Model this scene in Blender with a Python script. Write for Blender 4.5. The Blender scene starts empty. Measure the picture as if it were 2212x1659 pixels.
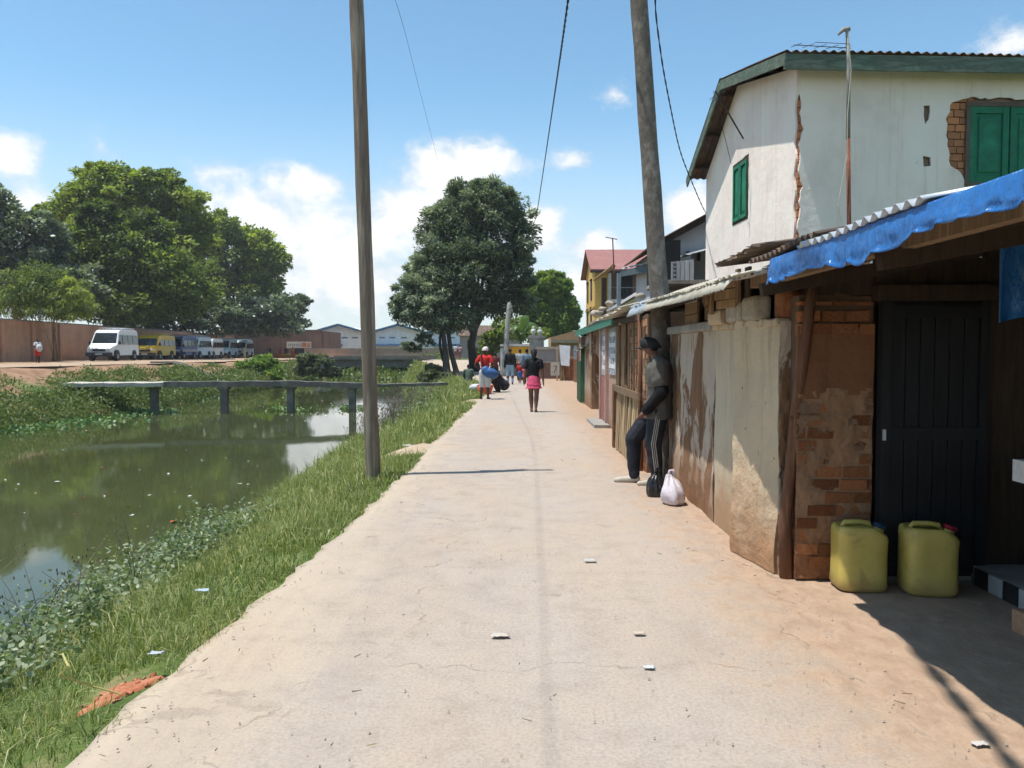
import bpy, bmesh, math, random
import numpy as np
from mathutils import Vector, Matrix, Euler, noise as mnoise

R = math.radians
sc = bpy.context.scene
col = sc.collection
rng = np.random.default_rng(7)
random.seed(7)

# ------------------------------------------------------------------ camera
F, CX, CY, H = 1728.0, 1106.0, 829.5, 1.5           # picture measured at 2212 x 1659
PITCH = math.atan((CY - 758.0) / F)
cam_d = bpy.data.cameras.new('camera'); cam = bpy.data.objects.new('camera', cam_d); col.objects.link(cam)
cam.location = (0, 0, H); cam.rotation_euler = (R(90) - PITCH, 0, 0)
cam_d.sensor_width = 36; cam_d.lens = F / 2212 * 36
cam_d.clip_start = 0.05; cam_d.clip_end = 3000
sc.camera = cam

# ------------------------------------------------------------------ sun and sky
SUN_EL, SUN_AZ = R(72.5), R(11.0)
to_sun = Vector((-math.cos(SUN_AZ) * math.cos(SUN_EL), -math.sin(SUN_AZ) * math.cos(SUN_EL), math.sin(SUN_EL)))
sun_d = bpy.data.lights.new('sun', 'SUN'); sun_d.energy = 4.0; sun_d.angle = R(0.53); sun_d.color = (1.0, 0.965, 0.91)
sun = bpy.data.objects.new('sun', sun_d); col.objects.link(sun)
sun.rotation_euler = to_sun.to_track_quat('Z', 'Y').to_euler(); sun.location = (-20, -5, 60)

world = bpy.data.worlds.new('World'); sc.world = world; world.use_nodes = True
wn, wl = world.node_tree.nodes, world.node_tree.links
wn.clear()
w_out = wn.new('ShaderNodeOutputWorld'); w_bg = wn.new('ShaderNodeBackground'); w_bg.inputs['Strength'].default_value = 0.13
w_sky = wn.new('ShaderNodeTexSky'); w_sky.sky_type = 'NISHITA'; w_sky.sun_disc = False
w_sky.sun_elevation = SUN_EL; w_sky.sun_rotation = math.atan2(to_sun.x, to_sun.y)
w_sky.altitude = 1250; w_sky.air_density = 1.0; w_sky.dust_density = 0.3; w_sky.ozone_density = 0.2

def wmath(op, a, b=None, clamp=False):
    n = wn.new('ShaderNodeMath'); n.operation = op; n.use_clamp = clamp
    for i, v in enumerate((a, b)):
        if v is None: continue
        if isinstance(v, (int, float)): n.inputs[i].default_value = v
        else: wl.new(v, n.inputs[i])
    return n.outputs[0]

def build_clouds():
    tc = wn.new('ShaderNodeTexCoord')
    sep = wn.new('ShaderNodeSeparateXYZ'); wl.new(tc.outputs['Generated'], sep.inputs[0])
    az = wmath('ARCTAN2', sep.outputs[0], sep.outputs[1])
    el = wmath('ARCSINE', sep.outputs[2])
    comb = wn.new('ShaderNodeCombineXYZ'); wl.new(az, comb.inputs[0]); wl.new(wmath('MULTIPLY', el, 1.35), comb.inputs[1])
    def fbm(scale, off, detail=6, rough=0.58):
        mp = wn.new('ShaderNodeMapping'); mp.inputs['Location'].default_value = off
        wl.new(comb.outputs[0], mp.inputs[0])
        n = wn.new('ShaderNodeTexNoise'); n.inputs['Scale'].default_value = scale
        n.inputs['Detail'].default_value = detail; n.inputs['Roughness'].default_value = rough
        wl.new(mp.outputs[0], n.inputs[0]); return n.outputs[0]
    big = fbm(5.0, (3.1, 1.7, 0)); fine = fbm(17.0, (0.4, 8.2, 0), 6, 0.62)
    lump = wmath('ADD', wmath('MULTIPLY', wmath('SUBTRACT', big, 0.5), 1.2), wmath('MULTIPLY', wmath('SUBTRACT', fine, 0.5), 1.25))
    # cumulus heaps: centre and half size, in picture units (turned into angles)
    heaps = [(985, 372, 150, 82, 1), (668, 402, 125, 52, .8), (545, 480, 125, 85, 1), (690, 520, 190, 90, .85), (900, 470, 190, 75, .75), (1150, 500, 80, 62, .9),
             (1282, 540, 75, 48, .95), (1480, 455, 80, 75, .95), (228, 318, 45, 48, .45), (10, 345, 75, 45, .55),
             (1238, 352, 58, 30, .5), (2160, 105, 80, 42, .6), (1322, 212, 40, 34, .3), (470, 372, 70, 40, .4), (1560, 520, 160, 75, .9),
             (620, 610, 420, 80, .5), (1180, 620, 300, 85, .5), (50, 440, 60, 40, .6)]
    acc = None
    for (u, v, ru, rv, amp) in heaps:
        a0 = math.atan((u - CX) / F); e0 = math.atan((758 - v) / F * math.cos(a0)) * 1.35
        sub = wn.new('ShaderNodeVectorMath'); sub.operation = 'SUBTRACT'; wl.new(comb.outputs[0], sub.inputs[0]); sub.inputs[1].default_value = (a0, e0, 0)
        div = wn.new('ShaderNodeVectorMath'); div.operation = 'DIVIDE'; wl.new(sub.outputs[0], div.inputs[0]); div.inputs[1].default_value = (ru / F, rv / F * 1.35, 1)
        ln = wn.new('ShaderNodeVectorMath'); ln.operation = 'LENGTH'; wl.new(div.outputs[0], ln.inputs[0])
        b = wmath('MULTIPLY', wmath('SUBTRACT', 1.0, ln.outputs['Value']), amp)
        acc = b if acc is None else wmath('SMOOTH_MAX', acc, b)
    # the same kind of clouds go on all round, low over the horizon
    wide = wmath('SUBTRACT', fbm(2.6, (7.3, 2.9, 0), 3), 0.56)
    band = wmath('MULTIPLY', wmath('SUBTRACT', wmath('ABSOLUTE', az), 0.75), 4.0, True)
    wide = wmath('SUBTRACT', wmath('MULTIPLY', wmath('MULTIPLY', wide, 3.2), band), wmath('MULTIPLY', wmath('SUBTRACT', 1.0, band), 0.9))
    acc = wmath('MAXIMUM', acc, wide)
    field = wmath('ADD', acc, lump)
    mask = wn.new('ShaderNodeMapRange'); mask.interpolation_type = 'SMOOTHSTEP'
    wl.new(field, mask.inputs[0]); mask.inputs[1].default_value = 0.0; mask.inputs[2].default_value = 0.5; mask.inputs[3].default_value = 0; mask.inputs[4].default_value = 0.97
    shade = wn.new('ShaderNodeMapRange'); wl.new(wmath('ADD', field, wmath('MULTIPLY', wmath('SUBTRACT', fine, .5), .8)), shade.inputs[0])
    shade.inputs[1].default_value = 0.05; shade.inputs[2].default_value = 0.75
    cr = wn.new('ShaderNodeMix'); cr.data_type = 'RGBA'; wl.new(shade.outputs[0], cr.inputs[0])
    cr.inputs[6].default_value = (4.0, 4.3, 4.6, 1); cr.inputs[7].default_value = (6.3, 6.3, 6.3, 1)
    tone = wn.new('ShaderNodeMix'); tone.data_type = 'RGBA'; tone.blend_type = 'MULTIPLY'; tone.inputs[0].default_value = 1; wl.new(w_sky.outputs[0], tone.inputs[6]); tone.inputs[7].default_value = (.86, 1.07, 1.03, 1)
    hz = wn.new('ShaderNodeMapRange'); hz.interpolation_type = 'SMOOTHSTEP'; wl.new(el, hz.inputs[0]); hz.inputs[1].default_value = .31; hz.inputs[2].default_value = .02; hz.inputs[3].default_value = 0; hz.inputs[4].default_value = .85
    hazy = wn.new('ShaderNodeMix'); hazy.data_type = 'RGBA'; wl.new(hz.outputs[0], hazy.inputs[0]); wl.new(tone.outputs[2], hazy.inputs[6]); hazy.inputs[7].default_value = (3.95, 4.3, 4.55, 1)
    mixc = wn.new('ShaderNodeMix'); mixc.data_type = 'RGBA'
    wl.new(mask.outputs[0], mixc.inputs[0]); wl.new(hazy.outputs[2], mixc.inputs[6]); wl.new(cr.outputs[2], mixc.inputs[7])
    return mixc.outputs[2]
wl.new(build_clouds(), w_bg.inputs['Color']); wl.new(w_bg.outputs[0], w_out.inputs[0])

sc.view_settings.view_transform = 'Standard'; sc.view_settings.look = 'None'
sc.view_settings.exposure = 0.57; sc.view_settings.gamma = 1.0; sc.view_settings.use_curve_mapping = False
sc.render.engine = 'CYCLES'
sc.cycles.use_denoising = True
sc.cycles.max_bounces = 5; sc.cycles.diffuse_bounces = 3; sc.cycles.glossy_bounces = 3; sc.cycles.transmission_bounces = 2
sc.cycles.use_adaptive_sampling = True; sc.cycles.adaptive_threshold = 0.025; sc.cycles.adaptive_min_samples = 16
sc.cycles.use_light_tree = False
sc.cycles.caustics_reflective = False; sc.cycles.caustics_refractive = False

# ------------------------------------------------------------------ helpers
def ray(u, v):
    x, y, z = (u - CX) / F, (CY - v) / F, 1.0
    return Vector((x, z * math.cos(PITCH) + y * math.sin(PITCH), -z * math.sin(PITCH) + y * math.cos(PITCH)))
def at(u, v, Y):
    d = ray(u, v); return Vector((0, 0, H)) + d * (Y / d.y)
def gnd(u, v, z=0.0):
    d = ray(u, v); return Vector((0, 0, H)) + d * ((z - H) / d.z)

def tag(o, label=None, cat=None, group=None, kind=None):
    if label: o['label'] = label
    if cat: o['category'] = cat
    if group: o['group'] = group
    if kind: o['kind'] = kind
    return o
def thing(name, label, cat, loc=(0, 0, 0), group=None):
    o = bpy.data.objects.new(name, None); o.empty_display_size = 0.2; col.objects.link(o)
    o.location = loc
    return tag(o, label, cat, group)
def chain_loc(o):
    v = Vector((0, 0, 0))
    while o is not None:
        v += o.location; o = o.parent
    return v
def copy_tree(o, parent=None):
    c = o.copy(); col.objects.link(c); c.parent = parent
    for ch in list(o.children): copy_tree(ch, c)
    return c
def piece(name, me, parent, loc, rot=(0, 0, 0), scale=(1, 1, 1), m=None):
    o = bpy.data.objects.new(name, me); col.objects.link(o); o.parent = parent
    o.location = Vector(loc) - chain_loc(parent); o.rotation_euler = rot; o.scale = scale
    return o

class MB:
    def __init__(s): s.v = []; s.f = []; s.mi = []
    def add(s, vs, fs, mi=0):
        b = len(s.v); s.v += [Vector(p) for p in vs]; s.f += [[b + i for i in f] for f in fs]; s.mi += [mi] * len(fs); return s
    def box(s, lo, hi, mi=0, M=None):
        x0, y0, z0 = lo; x1, y1, z1 = hi
        vs = [Vector(p) for p in ((x0,y0,z0),(x1,y0,z0),(x1,y1,z0),(x0,y1,z0),(x0,y0,z1),(x1,y0,z1),(x1,y1,z1),(x0,y1,z1))]
        if M is not None: vs = [M @ p for p in vs]
        return s.add(vs, [(0,3,2,1),(4,5,6,7),(0,1,5,4),(1,2,6,5),(2,3,7,6),(3,0,4,7)], mi)
    def cbox(s, c, size, rot=(0,0,0), mi=0):
        M = Matrix.Translation(Vector(c)) @ Euler(rot).to_matrix().to_4x4(); h = Vector(size) / 2
        return s.box(-h, h, mi, M)
    def bar(s, a, b, w, d=None, up=(0,0,1), mi=0):
        a, b = Vector(a), Vector(b); t = (b - a); L = t.length; t.normalize(); u = Vector(up)
        sx = t.cross(u)
        if sx.length < 1e-4: sx = t.cross(Vector((1,0,0)))
        sx.normalize(); u = sx.cross(t); d = d or w
        M = Matrix((( sx.x, t.x, u.x, a.x), (sx.y, t.y, u.y, a.y), (sx.z, t.z, u.z, a.z), (0,0,0,1)))
        return s.box((-w/2, 0, -d/2), (w/2, L, d/2), mi, M)
    def loft(s, pts, rx, ry=None, n=10, side=None, caps=True, mi=0, squash=None):
        pts = [Vector(p) for p in pts]; m = len(pts)
        if isinstance(rx, (int, float)): rx = [rx] * m
        ry = rx if ry is None else ry
        if isinstance(ry, (int, float)): ry = [ry] * m
        rings = []; sd = Vector(side) if side is not None else None
        for i in range(m):
            t = (pts[min(i+1, m-1)] - pts[max(i-1, 0)])
            if t.length < 1e-9: t = Vector((0,0,1))
            t.normalize()
            if sd is None:
                sd = t.cross(Vector((0,0,1)));
                if sd.length < 1e-3: sd = t.cross(Vector((0,1,0)))
            a = (sd - t * sd.dot(t))
            if a.length < 1e-5: a = t.orthogonal()
            a.normalize(); b = t.cross(a)
            rings.append([pts[i] + a * (rx[i] * math.cos(2*math.pi*k/n)) + b * (ry[i] * math.sin(2*math.pi*k/n)) for k in range(n)])
            if side is None: sd = a
        vs = [p for r in rings for p in r]; fs = []
        for i in range(m - 1):
            for k in range(n):
                fs.append((i*n+k, i*n+(k+1)%n, (i+1)*n+(k+1)%n, (i+1)*n+k))
        if caps:
            fs.append(tuple(range(n-1, -1, -1))); fs.append(tuple(range((m-1)*n, m*n)))
        return s.add(vs, fs, mi)
    def capsule(s, a, b, ra, rb, n=12, mi=0):
        a, b = Vector(a), Vector(b); t = (b - a)
        if t.length < 1e-6: t = Vector((0, 0, 1e-3)); b = a + t
        t.normalize(); P = []; rr = []
        for k in range(5):
            an = math.pi/2 * k / 4; P.append(a - t * ra * math.cos(an)); rr.append(max(ra * math.sin(an), .001))
        for k in range(5):
            an = math.pi/2 * k / 4; P.append(b + t * rb * math.sin(an)); rr.append(max(rb * math.cos(an), .001))
        return s.loft(P, rr, n=n, mi=mi)
    def ball(s, c, r, n=14, m=9, mi=0, rot=None):
        c = Vector(c); r = Vector((r, r, r)) if isinstance(r, (int, float)) else Vector(r)
        vs, fs = [], []
        for i in range(m + 1):
            th = math.pi * i / m
            for k in range(n):
                p = Vector((math.sin(th) * math.cos(2*math.pi*k/n) * r.x, math.sin(th) * math.sin(2*math.pi*k/n) * r.y, math.cos(th) * r.z))
                if rot is not None: p = rot @ p
                vs.append(c + p)
        for i in range(m):
            for k in range(n): fs.append((i*n+k, (i+1)*n+k, (i+1)*n+(k+1)%n, i*n+(k+1)%n))
        return s.add(vs, fs, mi)
    def prism(s, poly, ext, mi=0):
        poly = [Vector(p) for p in poly]; e = Vector(ext); n = len(poly)
        return s.add(poly + [p + e for p in poly], [tuple(range(n-1,-1,-1)), tuple(range(n, 2*n))] + [(i, (i+1)%n, n+(i+1)%n, n+i) for i in range(n)], mi)
    def grid(s, fn, nu, nv, mi=0):
        vs = [Vector(fn(i / nu, j / nv)) for j in range(nv + 1) for i in range(nu + 1)]
        fs = [(j*(nu+1)+i, j*(nu+1)+i+1, (j+1)*(nu+1)+i+1, (j+1)*(nu+1)+i) for j in range(nv) for i in range(nu)]
        return s.add(vs, fs, mi)
    def mesh(s, name, mats, smooth=False, fix=True):
        me = bpy.data.meshes.new(name)
        me.from_pydata([tuple(p) for p in s.v], [], s.f); me.update()
        for m in (mats if isinstance(mats, (list, tuple)) else [mats]): me.materials.append(m)
        if isinstance(mats, (list, tuple)): me.polygons.foreach_set('material_index', s.mi)
        if fix:
            bm = bmesh.new(); bm.from_mesh(me); bmesh.ops.recalc_face_normals(bm, faces=bm.faces); bm.to_mesh(me); bm.free()
        if smooth: me.polygons.foreach_set('use_smooth', [True] * len(me.polygons))
        return me
    def build(s, name, mats, parent=None, smooth=False, loc=None, fix=True, bevel=0):
        off = chain_loc(parent) if parent is not None else Vector(loc if loc is not None else base_of(s.v))
        s.v = [p - off for p in s.v]
        o = bpy.data.objects.new(name, s.mesh(name, mats, smooth, fix)); col.objects.link(o); o.parent = parent
        if parent is None: o.location = off
        if bevel:
            b = o.modifiers.new('bevel', 'BEVEL'); b.width = bevel; b.segments = 2; b.limit_method = 'ANGLE'
        return o
def base_of(vs):
    a = np.array([tuple(p) for p in vs]); return Vector(((a[:,0].min()+a[:,0].max())/2, (a[:,1].min()+a[:,1].max())/2, a[:,2].min()))

def np_obj(name, V, faces, mats, parent=None, tint=None, smooth=False, loc=None):
    """V: n x 3 array (world), faces: list of integer arrays (k x 3 or k x 4)."""
    V = np.asarray(V, np.float64)
    off = chain_loc(parent) if parent is not None else Vector(loc if loc is not None else (V[:,0].mean(), V[:,1].mean(), V[:,2].min()))
    V = (V - np.array(off)).astype(np.float32)
    me = bpy.data.meshes.new(name)
    nl = sum(f.size for f in faces); npoly = sum(len(f) for f in faces)
    me.vertices.add(len(V)); me.vertices.foreach_set('co', V.ravel())
    me.loops.add(nl); me.loops.foreach_set('vertex_index', np.concatenate([f.ravel() for f in faces]).astype(np.int32))
    tot = np.concatenate([np.full(len(f), f.shape[1]) for f in faces]); st = np.concatenate([[0], np.cumsum(tot)[:-1]])
    me.polygons.add(npoly); me.polygons.foreach_set('loop_start', st.astype(np.int32)); me.polygons.foreach_set('loop_total', tot.astype(np.int32))
    if smooth: me.polygons.foreach_set('use_smooth', np.ones(npoly, bool))
    me.update(calc_edges=True); me.validate()
    if tint is not None:
        a = me.attributes.new('tint', 'FLOAT', 'POINT'); a.data.foreach_set('value', np.asarray(tint, np.float32))
    me.materials.append(mats)
    o = bpy.data.objects.new(name, me); col.objects.link(o); o.parent = parent
    if parent is None: o.location = off
    return o

# ------------------------------------------------------------------ materials
class NT:
    def __init__(s, name):
        s.m = bpy.data.materials.new(name); s.m.use_nodes = True; s.t = s.m.node_tree; s.n = s.t.nodes; s.l = s.t.links
        s.b = s.n['Principled BSDF']; s.tc = s.n.new('ShaderNodeTexCoord')
    def link(s, a, b): s.l.new(a, b)
    def set(s, inp, v):
        if hasattr(v, 'is_output') or isinstance(v, bpy.types.NodeSocket): s.l.new(v, inp)
        else: inp.default_value = v
    def math(s, op, a, b=0.0, clamp=False):
        n = s.n.new('ShaderNodeMath'); n.operation = op; n.use_clamp = clamp; s.set(n.inputs[0], a); s.set(n.inputs[1], b); return n.outputs[0]
    def coords(s, stretch=(1,1,1), rnd=True, loc=(0,0,0), src='Object'):
        mp = s.n.new('ShaderNodeMapping'); mp.inputs['Scale'].default_value = stretch; s.link(s.tc.outputs[src], mp.inputs[0])
        mp.inputs['Location'].default_value = loc
        if not rnd: return mp.outputs[0]
        oi = s.n.new('ShaderNodeObjectInfo'); sv = s.n.new('ShaderNodeVectorMath'); sv.operation = 'MULTIPLY_ADD'
        s.link(oi.outputs['Random'], sv.inputs[0]); sv.inputs[1].default_value = (31, 17, 23); s.link(mp.outputs[0], sv.inputs[2]); return sv.outputs[0]
    def noise(s, vec, scale, detail=7, rough=.6, dist=0):
        n = s.n.new('ShaderNodeTexNoise'); n.inputs['Scale'].default_value = scale; n.inputs['Detail'].default_value = detail
        n.inputs['Roughness'].default_value = rough; n.inputs['Distortion'].default_value = dist; s.link(vec, n.inputs[0]); return n.outputs[0]
    def ramp(s, fac, stops, mode='LINEAR'):
        r = s.n.new('ShaderNodeValToRGB'); r.color_ramp.interpolation = mode; e = r.color_ramp.elements
        while len(e) > 1: e.remove(e[-1])
        for i, (p, c) in enumerate(stops):
            el = e[0] if i == 0 else e.new(p)
            el.position = p; el.color = (*c, 1) if len(c) == 3 else c
        s.link(fac, r.inputs[0]); return r.outputs[0]
    def step(s, v, lo, hi):
        n = s.n.new('ShaderNodeMapRange'); n.interpolation_type = 'SMOOTHSTEP'; s.set(n.inputs[0], v); n.inputs[1].default_value = lo; n.inputs[2].default_value = hi
        return n.outputs[0]
    def mix(s, f, a, b, mode='MIX'):
        n = s.n.new('ShaderNodeMix'); n.data_type = 'RGBA'; n.blend_type = mode; s.set(n.inputs[0], f)
        for i, v in ((6, a), (7, b)):
            if isinstance(v, tuple) and len(v) == 3: v = (*v, 1)
            s.set(n.inputs[i], v)
        return n.outputs[2]
    def bump(s, h, strength=.3, dist=.02, prev=None):
        n = s.n.new('ShaderNodeBump'); n.inputs['Strength'].default_value = strength; n.inputs['Distance'].default_value = dist; s.link(h, n.inputs['Height'])
        if prev is not None: s.link(prev, n.inputs['Normal'])
        return n.outputs[0]
    def objrand(s):
        return s.n.new('ShaderNodeObjectInfo').outputs['Random']
    def sepz(s, src='Object'):
        n = s.n.new('ShaderNodeSeparateXYZ'); s.link(s.tc.outputs[src], n.inputs[0]); return n.outputs
    def out(s, color=None, rough=.85, spec=.25, metal=0, normal=None):
        if color is not None: s.set(s.b.inputs['Base Color'], (*color, 1) if isinstance(color, tuple) and len(color) == 3 else color)
        s.set(s.b.inputs['Roughness'], rough); s.b.inputs['Specular IOR Level'].default_value = spec; s.b.inputs['Metallic'].default_value = metal
        if normal is not None: s.link(normal, s.b.inputs['Normal'])
        return s.m

def mat(name, cols, scale=4, rough=.85, bump=.25, bscale=25, stretch=(1,1,1), rnd=0.0, spec=.25, metal=0, dirt=None, bdist=.01):
    """cols: colours spread over a noise; dirt: (colour, scale, lo, hi)."""
    t = NT(name)
    if not isinstance(cols[0], tuple): cols = [cols, tuple(c * .78 for c in cols)]
    v = t.coords(stretch)
    n = t.noise(v, scale)
    c = t.ramp(n, [(.3 + .4 * i / max(len(cols) - 1, 1), k) for i, k in enumerate(cols)])
    f = t.noise(v, scale * 9, 4); c = t.mix(.35, c, t.ramp(f, [(.3, (.55, .55, .55)), (.7, (1.15, 1.15, 1.15))]), 'MULTIPLY')
    if dirt:
        d = t.step(t.noise(v, dirt[1], 6, .65, .4), dirt[2], dirt[3]); c = t.mix(d, c, dirt[0])
    if rnd:
        r = t.objrand(); c = t.mix(1.0, c, t.ramp(r, [(0, (1 - rnd,) * 3), (.5, (1, 1, 1)), (1, (1 + rnd, 1 + rnd * .8, 1 + rnd * .6))]), 'MULTIPLY')
    nm = t.bump(t.noise(v, bscale, 5), bump, bdist) if bump else None
    return t.out(c, rough, spec, metal, nm)

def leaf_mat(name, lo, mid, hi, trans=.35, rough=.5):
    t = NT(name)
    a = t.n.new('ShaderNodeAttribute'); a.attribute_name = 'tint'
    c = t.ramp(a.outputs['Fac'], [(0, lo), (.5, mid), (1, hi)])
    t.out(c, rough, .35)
    tr = t.n.new('ShaderNodeBsdfTranslucent'); t.link(t.mix(1, c, (1.3, 1.35, .7), 'MULTIPLY'), tr.inputs[0])
    mx = t.n.new('ShaderNodeMixShader'); mx.inputs[0].default_value = trans
    t.link(t.b.outputs[0], mx.inputs[1]); t.link(tr.outputs[0], mx.inputs[2]); t.link(mx.outputs[0], t.n['Material Output'].inputs[0])
    return t.m
# ================================================================== terrain
WATER_Z = -1.0
def road_left(y): return np.interp(y, [-30, 2.9, 5.5, 8.6, 12.5, 17, 23.6, 28, 36, 45, 58, 70, 90], [-1.9, -1.63, -1.5, -1.33, -1.3, -1.2, -1.04, -.95, -1.3, -2.6, -5.6, -8.2, -9])
def water_near(y): return np.interp(y, [-30, 5, 12, 22, 32, 45, 60, 75, 120], [-3.9, -4.0, -4.1, -4.3, -4.3, -5.9, -8.2, -9.8, -10])
def water_far(y): return np.interp(y, [-30, 25, 30, 47, 56, 75, 120], [-15.6, -15.6, -15.2, -16, -16.2, -18, -18])
def bank_top(y): return np.interp(y, [-30, 45, 75, 120], [-19.4, -19.6, -21.4, -22])
def far_z(y): return .75 - .004 * (np.clip(y, 30, 120) - 50)
def base_z(y): return np.interp(y, [-30, 44, 75, 400], [0, 0, .65, .6])
def hnoise(x, y):
    return .5 * np.sin(x * 2.1 + 1.3 * np.sin(y * 1.1)) * np.sin(y * 1.7 + .6 * np.sin(x * 1.9)) + .3 * np.sin(x * 5.3 + y * 3.1) * np.sin(y * 4.7 - x * 2.2)
def height(x, y):
    x = np.asarray(x, float); y = np.asarray(y, float)
    rl, wn_, wf, bt, fz, bz = road_left(y), water_near(y), water_far(y), bank_top(y), far_z(y), base_z(y)
    fill = np.interp(y, [66, 72], [0, 1])                       # the channel is silted up and green beyond the second bend
    bot = np.where(fill > 0, -1.8 + fill * 1.15, -1.8)
    t = np.clip((rl - x) / np.maximum(rl - wn_, .1), 0, 1)
    z = bz - .04 + (WATER_Z - bz - .02) * t ** 1.35 + .05 * hnoise(x, y) * np.clip(t * 4, 0, 1)
    t2 = np.clip((wn_ - x) / 1.2, 0, 1); z = np.where(x < wn_, WATER_Z - .03 + (bot - WATER_Z) * t2, z)
    t3 = np.clip((x - wf) / 1.2, 0, 1); z = np.where(x < (wn_ + wf) / 2, WATER_Z - .03 + (bot - WATER_Z) * t3, z)
    t4 = np.clip((wf - x) / (wf - bt), 0, 1); z = np.where(x < wf, WATER_Z - .03 + (fz - WATER_Z) * (t4 ** .8) + .12 * hnoise(x * .7, y * .7) * np.sin(np.pi * t4), z)
    z = np.where(x < bt, fz + .02 * hnoise(x * .5, y * .5), z)
    z = np.where(y > 100, np.maximum(z, np.interp(y, [100, 108], [-.7, .4])), z)
    z = np.where(x >= rl, bz - .04, z)
    return z

xs = np.concatenate([[-900, -400, -200, -120, -80], np.arange(-60, -24, 2.0), np.arange(-24, -14, .4), np.arange(-14, -6, 1.0), np.arange(-6, -.8, .16), np.arange(-.8, 6, .8), np.arange(6, 30, 4), [40, 80, 160, 400, 900]])
ys = np.concatenate([[-60, -30, -15, -6], np.arange(-2, 14, .22), np.arange(14, 36, .5), np.arange(36, 80, 1.2), np.arange(80, 130, 4), [150, 200, 300, 500, 900, 1800]])
XX, YY = np.meshgrid(xs, ys); ZZ = height(XX, YY)
ni, nj = len(xs), len(ys)
idx = np.arange(ni * nj).reshape(nj, ni)
Q = np.stack([idx[:-1, :-1], idx[:-1, 1:], idx[1:, 1:], idx[1:, :-1]], -1).reshape(-1, 4)
t = NT('earth_and_turf')
v = t.coords((1, 1, 1), False)
n1 = t.noise(v, .35, 8); n2 = t.noise(v, 2.2, 8, .65)
soil = t.ramp(n2, [(.3, (.20, .12, .07)), (.5, (.30, .18, .11)), (.7, (.38, .25, .16))])
turf = t.ramp(n2, [(.3, (.05, .08, .022)), (.55, (.10, .14, .04)), (.75, (.17, .18, .07))])
bt_x = t.step(t.math('MULTIPLY', t.sepz()[0], -1), 16.8, 19.2)
c = t.mix(t.step(t.math('ADD', t.math('ADD', n1, t.math('MULTIPLY', n2, .5)), t.math('MULTIPLY', bt_x, .22)), .78, .96), turf, soil)
m_earth = t.out(c, .95, .1, 0, t.bump(t.noise(v, 14, 6), .6, .05))
ground = np_obj('ground', np.stack([XX, YY, ZZ], -1).reshape(-1, 3), [Q], m_earth, smooth=True, loc=(0, 0, 0))
tag(ground, kind='structure')

# ---- water
t = NT('canal_water')
v = t.coords((1, 1, 1), False)
murk = t.noise(v, .25, 4)
c = t.ramp(murk, [(.3, (.044, .052, .020)), (.7, (.066, .074, .028))])
h1 = t.noise(t.coords((1.0, .35, 1), False), 3.0, 3, .5); h2 = t.noise(v, 26, 2)
nm = t.bump(t.math('ADD', h1, t.math('MULTIPLY', h2, .10)), .022, .05)
m_water = t.out(c, .035, .5, 0, nm); t.b.inputs['IOR'].default_value = 1.33
yw = np.arange(-30, 72.1, 2.0)
wv = []
for y in yw: wv += [(water_far(y) - .6, y, WATER_Z), ((water_far(y) + water_near(y)) / 2, y, WATER_Z), (water_near(y) + .5, y, WATER_Z)]
wq = [(3*i+k, 3*i+k+1, 3*i+4+k, 3*i+3+k) for i in range(len(yw) - 1) for k in (0, 1)]
tag(np_obj('water', np.array(wv), [np.array(wq)], m_water, loc=(0, 0, 0)), kind='structure')

# ---- road: a worn concrete slab, dust and red earth towards the houses
t = NT('dusty_concrete')
v = t.coords((1, 1, 1), False); ox = t.sepz()
n0 = t.noise(t.coords((1, .45, 1), False), .8, 8, .6); n1 = t.noise(v, 3.5, 9, .7); n2 = t.noise(v, 60, 5, .7); n3 = t.noise(t.coords((1, .6, 1), False), 9, 7, .72, .6)
c = t.ramp(n0, [(.28, (.41, .325, .25)), (.45, (.40, .335, .275)), (.6, (.395, .34, .295)), (.75, (.44, .36, .28))])
c = t.mix(.8, c, t.ramp(n1, [(.3, (.82, .80, .78)), (.5, (1, 1, 1)), (.72, (1.08, 1.05, 1.0))]), 'MULTIPLY')
c = t.mix(.8, c, t.ramp(n2, [(.3, (.72, .7, .68)), (.55, (1, 1, 1)), (.75, (1.12, 1.1, 1.08))]), 'MULTIPLY')
# tan dust along the grass edge and red earth at the foot of the walls
edge = t.step(t.math('ADD', t.math('MULTIPLY', ox[0], -1.0), t.math('MULTIPLY', t.math('SUBTRACT', n1, .5), .9)), .75, 1.35)
c = t.mix(t.math('MULTIPLY', edge, .5), c, (.48, .385, .27))
blot = t.step(t.noise(t.coords((1, .5, 1), False, (7, 1, 0)), .55, 6, .6, .4), .5, .72); c = t.mix(t.math('MULTIPLY', blot, .35), c, (.31, .255, .215))
red = t.step(t.math('ADD', ox[0], t.math('MULTIPLY', t.math('SUBTRACT', n1, .5), 1.7)), .95, 1.75)
c = t.mix(t.math('MULTIPLY', red, .7), c, t.ramp(n3, [(.3, (.25, .15, .085)), (.55, (.39, .255, .16)), (.7, (.45, .32, .22))]))
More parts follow.
